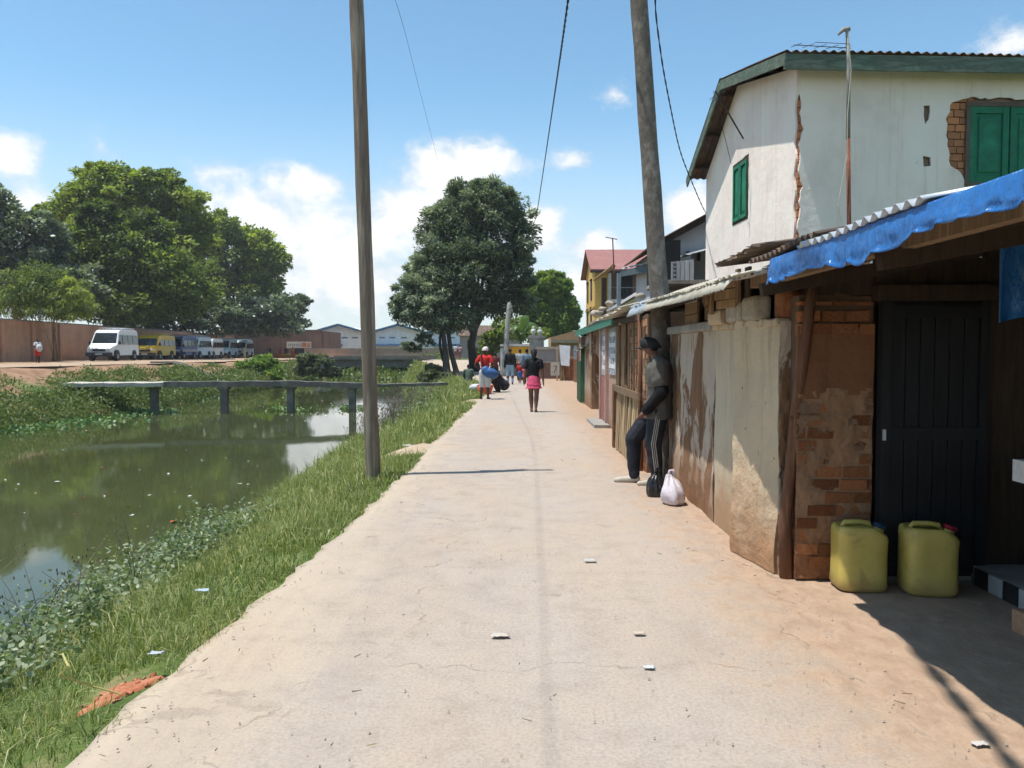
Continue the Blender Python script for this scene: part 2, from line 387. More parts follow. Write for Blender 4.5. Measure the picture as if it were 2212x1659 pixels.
# oil and water stains with ragged outlines, thin cracks
st = t.step(t.noise(t.coords((1, .8, 1), False, (3.3, 9.1, 0)), 1.9, 7, .72, .3), .605, .67)
c = t.mix(t.math('MULTIPLY', st, .36), c, (.20, .165, .14))
flk = t.step(n3, .62, .70); c = t.mix(t.math('MULTIPLY', flk, .4), c, (.22, .17, .135))
vo = t.n.new('ShaderNodeTexVoronoi'); vo.feature = 'DISTANCE_TO_EDGE'; vo.inputs['Scale'].default_value = .42
wob = t.n.new('ShaderNodeVectorMath'); wob.operation = 'MULTIPLY_ADD'; wob.inputs[1].default_value = (.7, .7, 0)
nc = t.n.new('ShaderNodeTexNoise'); nc.inputs['Scale'].default_value = 2.5; nc.inputs['Detail'].default_value = 8; t.link(v, nc.inputs[0])
t.link(nc.outputs['Color'], wob.inputs[0]); t.link(v, wob.inputs[2]); t.link(wob.outputs[0], vo.inputs[0])
crk = t.math('MULTIPLY', t.math('SUBTRACT', 1.0, t.step(vo.outputs[0], .0015, .006)), t.step(n1, .46, .6))
c = t.mix(t.math('MULTIPLY', crk, .28), c, (.14, .11, .09))
rut = t.step(t.noise(t.coords((2.6, .10, 1), False, (1.3, 0, 0)), 1.0, 6, .6, .3), .52, .70); c = t.mix(t.math('MULTIPLY', rut, .28), c, (.30, .245, .205))
foot = t.step(t.noise(t.coords((1, 1, 1), False, (5, 2, 0)), 5.5, 5, .6, 1.0), .60, .68); c = t.mix(t.math('MULTIPLY', foot, .22), c, (.28, .22, .18))
hgt = t.math('SUBTRACT', t.math('ADD', t.math('MULTIPLY', n1, .7), t.math('MULTIPLY', n2, .25)), t.math('ADD', t.math('MULTIPLY', crk, .4), t.math('MULTIPLY', flk, .22)))
m_road = t.out(c, .93, .12, 0, t.bump(hgt, .55, .03))
ry = np.concatenate([np.arange(-12, 3, .5), np.arange(3, 14, .12), np.arange(14, 30, .35), np.arange(30, 76, 1.0)])
us = np.concatenate([np.linspace(0, .06, 4), np.linspace(.1, 1, 22)])
def road_right(y): return np.interp(y, [-12, 12.8, 13.2, 40, 44, 50, 60, 75], [3.6, 3.6, 4.6, 6.0, 6.0, 3.0, -.5, -1.5])
jag = np.array([.022 * math.sin(y * 1.3) + .012 * math.sin(y * 8.7 + 1) + .02 * random.uniform(-1, 1) for y in ry]) * np.interp(ry, [3, 30], [1, 2])
RV = []
for y, j in zip(ry, jag):
    x0, x1 = road_left(y) + j, road_right(y)
    RV.append((x0 + .015, y, base_z(y) - .16))
    for u in us:
        x = x0 + (x1 - x0) * u
        RV.append((x, y, base_z(y) + .012 * float(hnoise(x * .6, y * .5)) - (.012 if u == 0 else 0)))
RV = np.array(RV); k = len(us) + 1
ri = np.arange(len(RV)).reshape(len(ry), k)
RQ = np.stack([ri[:-1, :-1], ri[:-1, 1:], ri[1:, 1:], ri[1:, :-1]], -1).reshape(-1, 4)
tag(np_obj('road', RV, [RQ], m_road, smooth=True, loc=(0, 0, 0)), kind='structure')

m_redearth = mat('broken_red_earth', [(.46, .17, .08), (.36, .13, .065), (.52, .24, .13)], 6, .95, .8, 22)
def ground_patch(name, m, cx, cy, rx, ry, rot, lift=.012):
    P_ = []; n1_, n2_ = 8, 28
    for j in range(n1_ + 1):
        for i in range(n2_):
            a = 2 * math.pi * i / n2_; r = j / n1_ * (1 + .28 * math.sin(a * 3 + cx * 5) + .16 * math.sin(a * 7 + cy)); px, py = rx * r * math.cos(a), ry * r * math.sin(a)
            x, y = cx + px * math.cos(rot) - py * math.sin(rot), cy + px * math.sin(rot) + py * math.cos(rot)
            zz = max(float(height(x, y)), -.045) if x > road_left(y) - .02 else float(height(x, y)); P_.append((x, y, zz + lift * (1 if j < n1_ else -2)))
    q_ = [(j * n2_ + i, j * n2_ + (i + 1) % n2_, (j + 1) * n2_ + (i + 1) % n2_, (j + 1) * n2_ + i) for j in range(n1_) for i in range(n2_)]
    tag(np_obj(name, np.array(P_), [np.array(q_)], m, smooth=True, loc=(0, 0, 0)), kind='structure')
ground_patch('bare_earth_ground', m_redearth, -1.80, 3.62, .17, .09, .9)
m_tan = mat('trodden_tan_earth', [(.46, .36, .25), (.38, .28, .185), (.50, .40, .29)], 3, .95, .5, 22)
ground_patch('bare_earth_ground', m_tan, -1.62, 12.7, .62, .75, .4, .02); ground_patch('bare_earth_ground', m_tan, -1.35, 24.5, .6, 1.3, .2, .02)
rub = MB()
for k in range(70):
    a, r = random.uniform(0, 6.28), random.random() ** .6; px, py = .19 * r * math.cos(a), .10 * r * math.sin(a); x, y = -1.80 + px * math.cos(.9) - py * math.sin(.9), 3.62 + px * math.sin(.9) + py * math.cos(.9)
    sz = random.uniform(.004, .016); rub.cbox((x, y, float(height(x, y)) + sz * .5), (sz * random.uniform(.8, 2), sz * 1.2, sz), (random.uniform(-.6, .6), random.uniform(-.6, .6), random.uniform(0, 3)))
tag(rub.build('brick_rubble', m_redearth, fix=False), 'orange crushed brick rubble in the grass at the road edge', 'rubble', kind='stuff')
# beaten earth track and van park on the far bank
m_track = mat('beaten_earth', [(.46, .34, .23), (.36, .25, .165), (.52, .40, .28)], 1.2, .95, .4, 20)
PV = []
ty = np.arange(20, 118, 2.0)
for y in ty:
    fz = float(far_z(y)); x0 = bank_top(y) - .1 + .25 * math.sin(y * .6); x1 = np.interp(y, [20, 52, 58, 118], [-27, -28, -34, -38])
    for u in np.linspace(0, 1, 7): PV.append((x0 + (x1 - x0) * u, y, fz + .03 + .01 * math.sin(u * 9 + y)))
pi_ = np.arange(len(PV)).reshape(len(ty), 7)
PQ = np.stack([pi_[:-1, :-1], pi_[:-1, 1:], pi_[1:, 1:], pi_[1:, :-1]], -1).reshape(-1, 4)
tag(np_obj('path', np.array(PV), [PQ], m_track, smooth=True, loc=(0, 0, 0)), kind='structure')

# ================================================================== grass and ground cover
def blades(P, h, w, lean, tint, name, m, label, cat='grass'):
    """P: n x 3 roots; every blade a bent two-piece strip."""
    n = len(P); a = rng.uniform(0, 2 * np.pi, n); la = rng.uniform(0, 2 * np.pi, n)
    sx = np.stack([np.cos(a), np.sin(a), np.zeros(n)], 1) * (w / 2)[:, None]
    ld = np.stack([np.cos(la), np.sin(la), np.zeros(n)], 1) * (lean * h)[:, None]
    up = np.zeros((n, 3)); up[:, 2] = h
    mid = P + ld * .3 + up * .55
    tip = P + ld + up * np.clip(1 - lean * .45, .35, 1)[:, None]
    V = np.stack([P - sx, P + sx, mid + sx * .8, mid - sx * .8, tip], 1).reshape(-1, 3)
    b = np.arange(n)[:, None] * 5
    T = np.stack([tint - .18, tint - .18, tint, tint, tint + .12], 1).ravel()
    o = np_obj(name, V, [b + np.array([[0, 1, 2, 3]]), b + np.array([[3, 2, 4]])], m, tint=np.clip(T, 0, 1))
    return tag(o, label, cat, kind='stuff')
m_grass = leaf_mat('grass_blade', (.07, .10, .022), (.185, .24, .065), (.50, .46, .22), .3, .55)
P, Hh, Ww, Ln, Tn = [], [], [], [], []
def scatter(y0, y1, dens, hs, ws, tr=(0, 1)):
    n = int(dens * (y1 - y0) * 2.7); y = rng.uniform(y0, y1, n)
    rl = road_left(y); wn_ = water_near(y); u = rng.uniform(tr[0], tr[1], n)
    x = rl + .05 + .03 * hnoise(rl * 3, y * 3) - u * (rl - wn_ + .05)
    cl = hnoise(x * 1.3, y * 1.1) + .5 * hnoise(x * 4, y * 3.7 + 5)
    keep = rng.uniform(0, 1, n) < np.clip(.72 + .5 * cl, .12, 1)
    # trampled bare spots at the road
    for (bx, by, br) in ((-1.80, 3.62, .2), (-1.65, 12.6, .7), (-1.35, 24.5, 1.0)):
        keep &= ~(((x - bx) ** 2 + ((y - by) * .8) ** 2 < br * br * rng.uniform(.55, 1.1, n)))
    keep &= rng.uniform(0, 1, n) < np.where(hnoise(x * .8 + 9, y * .7 + 2) > .38, .35, 1.0)
    x, y, u, cl = x[keep], y[keep], u[keep], cl[keep]; m = len(x)
    h = hs * rng.lognormal(0, .35, m) * (.75 + .45 * np.clip(cl, -.8, 1.2)) * np.interp(u, [0, .06, .2, 1], [.35, .8, 1, 1.15])
    P.append(np.stack([x, y, height(x, y) - .01], 1)); Hh.append(h); Ww.append(ws * rng.uniform(.6, 1.3, m)); Ln.append(rng.uniform(.15, 1.15, m))
    dry = (rng.uniform(0, 1, m) < .17 + .25 * np.clip(hnoise(x * .9 + 4, y * .8), 0, 1)); Tn.append(np.where(dry, rng.uniform(.8, 1, m), np.clip(.45 + .18 * cl + rng.normal(0, .12, m), .1, .75)))
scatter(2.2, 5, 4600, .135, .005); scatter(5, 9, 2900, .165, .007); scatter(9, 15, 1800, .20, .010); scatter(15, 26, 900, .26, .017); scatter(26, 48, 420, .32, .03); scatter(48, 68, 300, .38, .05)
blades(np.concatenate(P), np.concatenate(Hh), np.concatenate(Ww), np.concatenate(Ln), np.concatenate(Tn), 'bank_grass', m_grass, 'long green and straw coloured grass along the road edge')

def leaf_cards(C, D, size, tint, aspect=.5, bend=.25, upward=0.0):
    """C centres, D axis directions -> vertices and quads of small folded leaves."""
    n = len(C); D = D / np.maximum(np.linalg.norm(D, axis=1, keepdims=True), 1e-6)
    rnd = rng.normal(0, 1, (n, 3)) * (1 if upward == 0 else .62); rnd[:, 2] += upward; S = np.cross(D, rnd); S /= np.maximum(np.linalg.norm(S, axis=1, keepdims=True), 1e-6)
    N = np.cross(S, D); s = size[:, None]
    V = np.stack([C - D * s * .5, C + S * s * aspect * .5 - N * s * bend * .3, C + D * s * .5 - N * s * bend, C - S * s * aspect * .5 - N * s * bend * .3], 1).reshape(-1, 3)
    b = np.arange(n)[:, None] * 4
    return V, [b + np.array([[0, 1, 2, 3]])], np.repeat(np.clip(tint, 0, 1), 4)

# broad-leaved weeds half way down the near bank
m_weed = leaf_mat('weed_leaf', (.075, .105, .05), (.165, .225, .105), (.38, .42, .28), .3, .45)
C, D, S, T = [], [], [], []
def weed(cx, cy, r, hh, n, ls, tint):
    x = cx + rng.normal(0, r, n); y = cy + rng.normal(0, r, n); z = height(x, y) + np.abs(rng.normal(.5, .3, n)) * hh
    C.append(np.stack([x, y, z], 1)); d = rng.normal(0, 1, (n, 3)); d[:, 2] = np.abs(d[:, 2]) * .4 + .15; D.append(d); S.append(ls * rng.uniform(.5, 1.4, n)); T.append(tint + rng.normal(0, .16, n))
for k in range(105):
    y = random.uniform(4.6, 9.6); x = water_near(y) + random.uniform(.0, 1.35) * random.uniform(.4, 1)
    weed(x, y, random.uniform(.09, .26), random.uniform(.2, .5), random.randint(60, 200), random.uniform(.028, .06), random.choice([.25, .4, .5, .75, .9]))
for k in range(60):
    y = random.uniform(22, 46); x = water_near(y) + random.uniform(.2, 1.5)
    weed(x, y, random.uniform(.15, .4), random.uniform(.2, .5), random.randint(40, 120), random.uniform(.07, .13), random.choice([.2, .35, .5]))
V, Fq, Tt = leaf_cards(np.concatenate(C), np.concatenate(D), np.concatenate(S), np.concatenate(T), .6)
tag(np_obj('bank_weeds', V, Fq, m_weed, tint=Tt), 'broad leaved weeds growing above the near water edge', 'weeds', kind='stuff')

# dry dark stalks with seed heads at the water edge
m_stalk = mat('dry_stalk', [(.19, .155, .115), (.12, .10, .08), (.28, .24, .17)], 6, .9, 0)
mb = MB()
def stalk(x, y, h, lean, w, twigs):
    z = float(height(x, y)); a = random.uniform(0, 6.28); p = [Vector((x, y, max(z, WATER_Z) - .05))]
    for i in range(1, 5):
        u = i / 4; p.append(Vector((x + math.cos(a) * lean * h * u * u, y + math.sin(a) * lean * h * u * u, max(z, WATER_Z) + h * u * (1 - .2 * lean * u))))
    mb.loft(p, [w, w * .9, w * .8, w * .6, w * .3], n=3, caps=False)
    for k in range(twigs):
        u = random.uniform(.4, 1); i = min(int(u * 4), 3); q = p[i].lerp(p[i + 1], u * 4 - i); b = random.uniform(0, 6.28); L = random.uniform(.06, .2) * h
        e = q + Vector((math.cos(b) * L * .8, math.sin(b) * L * .8, L * random.uniform(.0, .8)))
        mb.loft([q, e], [w * .5, w * .25], n=3, caps=False)
        if random.random() < .6: mb.ball(e, (w * 1.5, w * 1.5, w * 3.4), 4, 3)
for k in range(50):
    y = random.uniform(3.4, 7.2); stalk(water_near(y) + random.uniform(-.15, .75), y, random.uniform(.4, .95), random.uniform(.1, .7), .0045, 7)
for k in range(110):
    y = random.uniform(19, 29); stalk(water_near(y) + random.uniform(.1, 1.5), y, random.uniform(.6, 1.25), random.uniform(.1, .7), .007, 7)
tag(mb.build('dry_reeds', m_stalk, fix=False), 'dark dry reed stalks at the water edge', 'reeds', kind='stuff')

# green cover on the far bank and in the silted end of the canal
m_cover = leaf_mat('bank_cover_leaf', (.06, .09, .025), (.14, .19, .055), (.31, .32, .13), .3, .55)
C, D, S, T = [], [], [], []
def cover(n, x, y, hh, ls, tint):
    z = height(x, y) + np.abs(rng.normal(0, 1, n)) * hh
    C.append(np.stack([x, y, z], 1)); d = rng.normal(0, 1, (n, 3)); d[:, 2] = np.abs(d[:, 2]) + .3; D.append(d); S.append(ls * rng.uniform(.5, 1.5, n)); T.append(tint)
n = 170000; y = rng.uniform(20, 105, n) ** 1.0; u = rng.uniform(-.02, .86, n); x = water_far(y) - u * (water_far(y) - bank_top(y))
cl = hnoise(x * .55, y * .4) + .6 * hnoise(x * 1.3 + 3, y * 1.1); keep = cl + rng.normal(0, .25, n) > np.interp(u, [0, .35, .6, 1.1], [-.9, -.4, .1, .6])
x, y, u, cl = x[keep], y[keep], u[keep], cl[keep]
cover(len(x), x, y, np.interp(u, [0, .5, 1], [.28, .16, .05]) * (1 + .8 * np.clip(cl, -.5, 1)), np.interp(y, [20, 105], [.075, .2]), np.clip(.42 + .2 * cl + rng.normal(0, .16, len(x)), 0, 1))
n = 12000; y = rng.uniform(69, 100, n); x = rng.uniform(-17.5, -8.6, n); cover(n, x, y, .28, np.full(n, .3), np.clip(.5 + .2 * hnoise(x, y) + rng.normal(0, .15, n), 0, 1))
V, Fq, Tt = leaf_cards(np.concatenate(C), np.concatenate(D), np.concatenate(S), np.concatenate(T), .6)
tag(np_obj('far_bank_vegetation', V, Fq, m_cover, tint=Tt), 'tangled green plants covering the far canal bank', 'vegetation', kind='stuff')

# pale water plants floating at the far edge and round the footbridge posts
m_hya = leaf_mat('water_plant_leaf', (.06, .12, .03), (.12, .22, .06), (.30, .38, .18), .2, .4)
C, D, S, T = [], [], [], []
for (u, v_, ru, ry_, n) in ((130, 912, 2.0, 2.6, 1500), (270, 893, 1.4, 2.0, 700), (420, 864, .9, 2.0, 400), (632, 887, .8, .5, 220), (760, 883, .7, .5, 180), (330, 890, 1.0, .6, 150), (10, 930, 1.5, 1.2, 500)):
    p = gnd(u, v_, WATER_Z); x = p.x + rng.normal(0, ru * .5, n); y = p.y + rng.normal(0, ry_ * .5, n)
    C.append(np.stack([x, y, WATER_Z + np.abs(rng.normal(.05, .07, n))], 1)); d = rng.normal(0, 1, (n, 3)); d[:, 2] = np.abs(d[:, 2]) * .6 + .2; D.append(d); S.append(rng.uniform(.07, .16, n)); T.append(rng.normal(.55, .2, n))
V, Fq, Tt = leaf_cards(np.concatenate(C), np.concatenate(D), np.concatenate(S), np.concatenate(T), .8)
tag(np_obj('floating_plants', V, Fq, m_hya, tint=Tt), 'pale green plants floating on the canal water', 'water plants', kind='stuff')

# small rubbish drifting on the water
mb = MB()
m_lit = [mat('pale_plastic', (.75, .75, .72), 5, .5, 0), mat('straw_litter', (.45, .36, .20), 5, .8, 0), mat('orange_plastic', (.65, .12, .03), 5, .5, 0), mat('blue_plastic', (.12, .25, .6), 5, .5, 0)]
for k in range(100):
    p = gnd(random.uniform(-20, 740), random.uniform(890, 1130), WATER_Z)
    if random.random() < .3: p = gnd(random.uniform(560, 760), random.uniform(850, 900), WATER_Z)
    if not (water_far(p.y) < p.x < water_near(p.y) - .3): continue
    s = random.uniform(.008, .03) * (1 + .025 * p.y); mi = random.choices([0, 1, 2, 3], [.55, .35, .04, .04])[0]; a = random.uniform(0, 6.28)
    mb.add([p + Vector((math.cos(a + q) * s * random.uniform(.5, 1.6), math.sin(a + q) * s * random.uniform(.4, 1.2), .006 + random.uniform(0, .02))) for q in (0, 1.3, 2.5, 3.6, 5.0)], [(0, 1, 2, 3, 4)], mi)
tag(mb.build('floating_litter', m_lit, fix=False), 'scraps of rubbish drifting on the green water', 'litter', kind='stuff')
# grit and twigs strewn over the road
mb = MB(); m_grit = [mat('grit', [(.44, .37, .31), (.33, .27, .22)], 5, .9, 0), mat('twig_bits', (.30, .22, .15), 5, .9, 0), mat('straw_bits', (.55, .44, .27), 5, .9, 0)]
for k in range(650):
    y = 2.6 + 14 * random.random() ** 1.7; x = random.uniform(float(road_left(y)) + .03, 2.4)
    if random.random() < .45: x = random.choice([float(road_left(y)) + abs(random.gauss(0, .15)), 1.75 - abs(random.gauss(0, .25))])
    if random.random() < .88:
        s = random.uniform(.003, .008); mb.add([(x + s * math.cos(q) * random.uniform(.6, 1.2), y + s * math.sin(q), .008) for q in (0, 1.6, 3.1, 4.7)] + [(x, y, .013 + s * .3)], [(0, 1, 4), (1, 2, 4), (2, 3, 4), (3, 0, 4)], 0)
    else:
        a = random.uniform(0, 3.14); L = random.uniform(.006, .028); w = .002; dx, dy = math.cos(a), math.sin(a)
        mb.add([(x - dx * L, y - dy * L, .012), (x + dx * L, y + dy * L, .014), (x + dx * L - dy * w, y + dy * L + dx * w, .018), (x - dx * L - dy * w, y - dy * L + dx * w, .018)], [(0, 1, 2, 3)], random.choice([1, 2]))
tag(mb.build('road_grit', m_grit, fix=False), 'grit, straw and twigs strewn over the road', 'grit', kind='stuff')
# ================================================================== materials for the houses
def plaster(name, base, stain, streak=.5, foot=None, foot_h=.6, peel=None, bump=.35):
    t = NT(name); v = t.coords((1, 1, 1)); o = t.sepz()
    n = t.noise(v, 1.3, 8, .6); c = t.ramp(n, [(.3, tuple(k * .86 for k in base)), (.5, base), (.7, tuple(min(k * 1.06, .88) for k in base))])
    sv = t.noise(t.coords((9, 9, .55)), 1.0, 7, .65); c = t.mix(t.math('MULTIPLY', t.step(sv, .52, .74), streak), c, stain)
    bl = t.step(t.noise(t.coords((1, 1, .6), True, (3, 5, 1)), .9, 9, .66, .6), .50, .78); c = t.mix(t.math('MULTIPLY', bl, .2), c, tuple(k * .8 for k in stain))
    pk = t.step(t.noise(t.coords((1, 1, .8)), 13, 4, .6), .68, .76); c = t.mix(t.math('MULTIPLY', pk, .5), c, tuple(k * .5 for k in stain))
    hgt = t.math('ADD', t.noise(v, 7, 8, .6), t.math('MULTIPLY', pk, -.5))
    if peel:
        pm = t.step(t.noise(t.coords((1.6, 1.6, .6)), peel[1], 9, .68, .5), peel[2], peel[2] + .035); c = t.mix(pm, c, t.ramp(sv, [(.35, tuple(k * .65 for k in peel[0])), (.65, peel[0])]))
        hgt = t.math('ADD', hgt, t.math('MULTIPLY', pm, -.7))
    if foot:
        fm = t.step(t.math('ADD', t.math('MULTIPLY', o[2], -1), t.math('MULTIPLY', t.noise(v, 2.6, 8, .65), foot_h * 1.6)), -.06, foot_h * .75)
        c = t.mix(t.math('MULTIPLY', fm, .85), c, foot)
    return t.out(c, .93, .12, 0, t.bump(hgt, bump, .03))
m_white = plaster('limewashed_plaster', (.87, .765, .675), (.54, .40, .28), .34)
m_cream = plaster('cream_cement', (.50, .42, .305), (.29, .22, .15), .75, (.33, .19, .10), .85)
m_roughcast = plaster('cream_roughcast', (.52, .41, .28), (.32, .22, .14), .7, (.36, .19, .095), .8, bump=1.0)  # rougher, slightly redder version of the cream cement
m_brown = plaster('peeling_grey_plaster', (.46, .38, .30), (.24, .15, .09), .8, (.25, .13, .07), .9, ((.24, .135, .075), 1.7, .485), .6)
m_grey_house = plaster('grey_limewash', (.52, .51, .50), (.28, .24, .2), .6)
m_brick = mat('fired_brick', [(.30, .12, .055), (.22, .085, .04), (.36, .17, .08)], 9, .95, .6, 40, rnd=.35, dirt=((.20, .14, .10), 6, .55, .75))
m_brick_pale = mat('pale_brick', [(.45, .27, .16), (.38, .21, .12), (.5, .33, .2)], 9, .95, .5, 40, rnd=.25)
m_brick_house = mat('orange_house_brick', [(.54, .24, .12), (.44, .18, .085), (.58, .31, .17)], 9, .95, .5, 40, rnd=.25)
m_mortar = mat('mud_mortar', [(.18, .11, .07), (.12, .075, .05)], 8, .98, .6, 30)
m_plank = mat('weathered_plank', [(.34, .22, .12), (.22, .14, .08), (.42, .29, .17)], 3, .9, .4, 20, (9, 9, .8), .3)
m_plank_g = mat('grey_plank', [(.45, .46, .47), (.34, .35, .36), (.52, .53, .54)], 3, .85, .3, 20, (9, 9, .8), .12)
m_dark_wood = mat('dark_timber', [(.075, .05, .033), (.045, .03, .022)], 4, .9, .4, 22, (7, 7, .8))
m_post = mat('brown_pole_wood', [(.20, .095, .05), (.13, .06, .034), (.27, .14, .075)], 3, .85, .5, 18, (6, 6, .7))
m_bamboo = mat('split_bamboo', [(.46, .34, .19), (.36, .25, .135), (.54, .42, .26)], 4, .75, .25, 18, (8, 8, .7), .28)
m_green = mat('green_shutter_paint', [(.02, .20, .105), (.018, .15, .08), (.03, .25, .14)], 3, .6, .2, 30, (1, 1, 1), .05, dirt=((.10, .11, .07), 5, .62, .8))
m_green_old = mat('worn_green_fascia', [(.17, .24, .18), (.09, .12, .09), (.22, .24, .19)], 3, .8, .3, 30, (.5, 1, 3))
m_green_dark = mat('dark_green_door', [(.025, .075, .03), (.018, .05, .022)], 4, .6, .2, 20)
m_zinc = mat('corrugated_zinc', [(.42, .41, .385), (.33, .32, .30), (.48, .46, .43)], 2, .5, .15, 12, spec=.4, metal=.25, dirt=((.23, .14, .08), 1.4, .55, .72))
m_zinc_new = mat('bright_zinc', [(.55, .58, .60), (.46, .49, .51)], 2, .4, .1, 12, spec=.5, metal=.4)
m_zinc_dust = mat('dusty_zinc', [(.50, .46, .37), (.42, .38, .30), (.55, .51, .43)], 2, .7, .15, 12, dirt=((.34, .24, .15), 1.5, .6, .78))
m_rust = mat('rusty_zinc', [(.17, .12, .09), (.11, .08, .065), (.25, .15, .09)], 2.5, .85, .2, 14)
m_redroof = mat('red_sheet_roof', [(.34, .16, .14), (.29, .13, .115), (.38, .19, .17)], .6, .7, .1, 4)
m_black = mat('black_paint', [(.022, .022, .024), (.013, .013, .014)], 4, .6, .25, 30, (6, 6, .7))
m_iron = mat('dull_iron', [(.10, .095, .09), (.06, .055, .05)], 8, .6, .2, 30, metal=.5)
m_rusty_iron = mat('rusty_iron', [(.24, .085, .05), (.17, .06, .04), (.30, .12, .07)], 8, .8, .3, 40)
m_concrete = mat('old_concrete', [(.36, .34, .31), (.27, .255, .23), (.42, .40, .37)], 2, .93, .4, 25, dirt=((.16, .145, .125), 1.5, .55, .75))
m_stone = mat('rough_stone', [(.42, .37, .30), (.33, .28, .22), (.48, .43, .36)], 6, .95, .7, 20)
t = NT('blue_tarpaulin'); v = t.coords((1, 1, 1))
m_tarp = t.out(t.ramp(t.noise(v, 5, 6), [(.3, (.015, .105, .33)), (.6, (.025, .15, .43)), (.75, (.06, .21, .5))]), .22, .6, 0, t.bump(t.math('ADD', t.noise(t.coords((1, 2.2, .8)), 9, 5, .6), t.math('MULTIPLY', t.noise(t.coords((1, 5, 1)), 7, 3), .5)), .9, .03))

brick_me = {}
def brick_mesh(m):
    if m.name not in brick_me:
        b = MB(); b.cbox((0, 0, 0), (1, 1, 1)); me = b.mesh('brick', m)
        bm = bmesh.new(); bm.from_mesh(me)
        for vv in bm.verts: vv.co += Vector((random.uniform(-.02, .02), random.uniform(-.03, .03), random.uniform(-.03, .03)))
        bm.to_mesh(me); bm.free(); brick_me[m.name] = me
    return brick_me[m.name]
def lay_bricks(parent, m, org, ex, length, z0, z1, bl=.2, bh=.085, depth=.1, inside=None, jit=.006, gap=.012, name='brick'):
    """bricks whose outer face lies on the line org + ex*s; ex a unit vector; the outside is to the left of ex turned down (-y for +x)."""
    ex = Vector(ex).normalized(); nrm = Vector((ex.y, -ex.x, 0)); ang = math.atan2(ex.y, ex.x); row = 0; z = z0
    while z < z1 - bh * .4:
        s = -(bl / 2 if row % 2 else 0) - random.uniform(0, .03)
        while s < length:
            L = bl * random.uniform(.85, 1.1); a, b = max(s, 0), min(s + L, length)
            if b - a > .03 and (inside is None or inside((a + b) / 2, z + bh / 2)):
                p = Vector(org) + ex * ((a + b) / 2) - nrm * (depth / 2 - random.uniform(-jit, jit)) + Vector((0, 0, z + bh / 2))
                piece(name, brick_mesh(m), parent, p, (random.uniform(-.02, .02), random.uniform(-.02, .02), ang + random.uniform(-.02, .02)), (b - a - gap, depth, min(bh, z1 - z) - gap))
            s += L
        z += bh; row += 1

from mathutils.geometry import tessellate_polygon
def slab(mb, outline, holes, org, ex, thick, mi=0):
    """plaster slab: 2-D outline (s, z) and holes on the vertical plane through org along ex, front towards the outside."""
    ex = Vector(ex).normalized(); nrm = Vector((ex.y, -ex.x, 0)); loops = [outline] + holes
    tri = tessellate_polygon([[Vector((s, z, 0)) for s, z in lp] for lp in loops]); flat = [p for lp in loops for p in lp]
    W = lambda s, z, d: Vector(org) + ex * s + Vector((0, 0, z)) + nrm * d
    mb.add([W(s, z, thick) for s, z in flat], [tuple(f) for f in tri], mi)
    for lp in loops:
        n = len(lp); mb.add([W(s, z, thick) for s, z in lp] + [W(s, z, 0) for s, z in lp], [(i, (i + 1) % n, n + (i + 1) % n, n + i) for i in range(n)], mi)
def ragged(pts, step=.05, amp=.02, seed=1):
    r = random.Random(seed); out = []
    for i in range(len(pts)):
        a, b = Vector(pts[i]).to_2d(), Vector(pts[(i + 1) % len(pts)]).to_2d(); L = (b - a).length; k = max(1, int(L / step))
        for j in range(k):
            p = a.lerp(b, j / k); out.append((p.x + r.uniform(-amp, amp), p.y + r.uniform(-amp, amp)))
    return out
def corr(name, m, p00, p10, p01, p11, waves, amp=.014, parent=None, nv=6, thick=.003, sag=0, jag=0):
    """corrugated sheet: waves run across p00->p10, the ribs run p00->p01."""
    p00, p10, p01, p11 = map(Vector, (p00, p10, p01, p11)); nrm = (p10 - p00).cross(p01 - p00).normalized()
    if nrm.z < 0: nrm = -nrm
    mb = MB(); r = random.Random(len(name) + waves)
    j0 = [r.uniform(-jag, jag) for _ in range(waves * 6 + 1)]
    def fn(u, v):
        i = int(round(u * waves * 6)); vv = v + (j0[i] if v == 0 else 0)
        p = p00.lerp(p10, u).lerp(p01.lerp(p11, u), vv)
        return p + nrm * (amp * math.sin(u * waves * 2 * math.pi) - sag * math.sin(math.pi * v) + .006 * math.sin(u * 7 + v * 4))
    mb.grid(fn, waves * 6, nv)
    o = mb.build(name, m, parent, smooth=True, fix=False)
    s = o.modifiers.new('solid', 'SOLIDIFY'); s.thickness = thick; s.offset = 0
    return o
def rough_wall(mb, a, b, z0, z1, thick, amp=.012, top=0.0, nu=24, nv=20, seed=0, mi=0, batter=0.0):
    """upright wall with an uneven face on its outside (left-hand rule: outside is -normal side of a->b turned), ragged top."""
    a, b = Vector((*a[:2], 0)), Vector((*b[:2], 0)); ex = (b - a).normalized(); nrm = Vector((ex.y, -ex.x, 0)); L = (b - a).length
    def tp(u): return z1 + top * (mnoise.noise(Vector((u * L * 3 + seed, 5, seed))) )
    def fn(u, v):
        z = z0 + (tp(u) - z0) * v; d = amp * (mnoise.noise(Vector((u * L * 2.2 + seed, z * 2.2, seed))) + .5 * mnoise.noise(Vector((u * L * 7 + seed, z * 7, seed))))
        return a + ex * (u * L) + nrm * (d + batter * (1 - v)) + Vector((0, 0, z))
    mb.grid(fn, nu, nv, mi)
    def back(u, v): return a + ex * (u * L) - nrm * thick + Vector((0, 0, z0 + (tp(u) - z0) * v))
    for f in (lambda u, v: fn(u, 1).lerp(back(u, 1), v),): mb.grid(f, nu, 1, mi)
    mb.grid(lambda u, v: fn(0, v).lerp(back(0, v), u), 1, nv, mi); mb.grid(lambda u, v: fn(1, v).lerp(back(1, v), u), 1, nv, mi)
    mb.grid(back, nu, 1, mi)

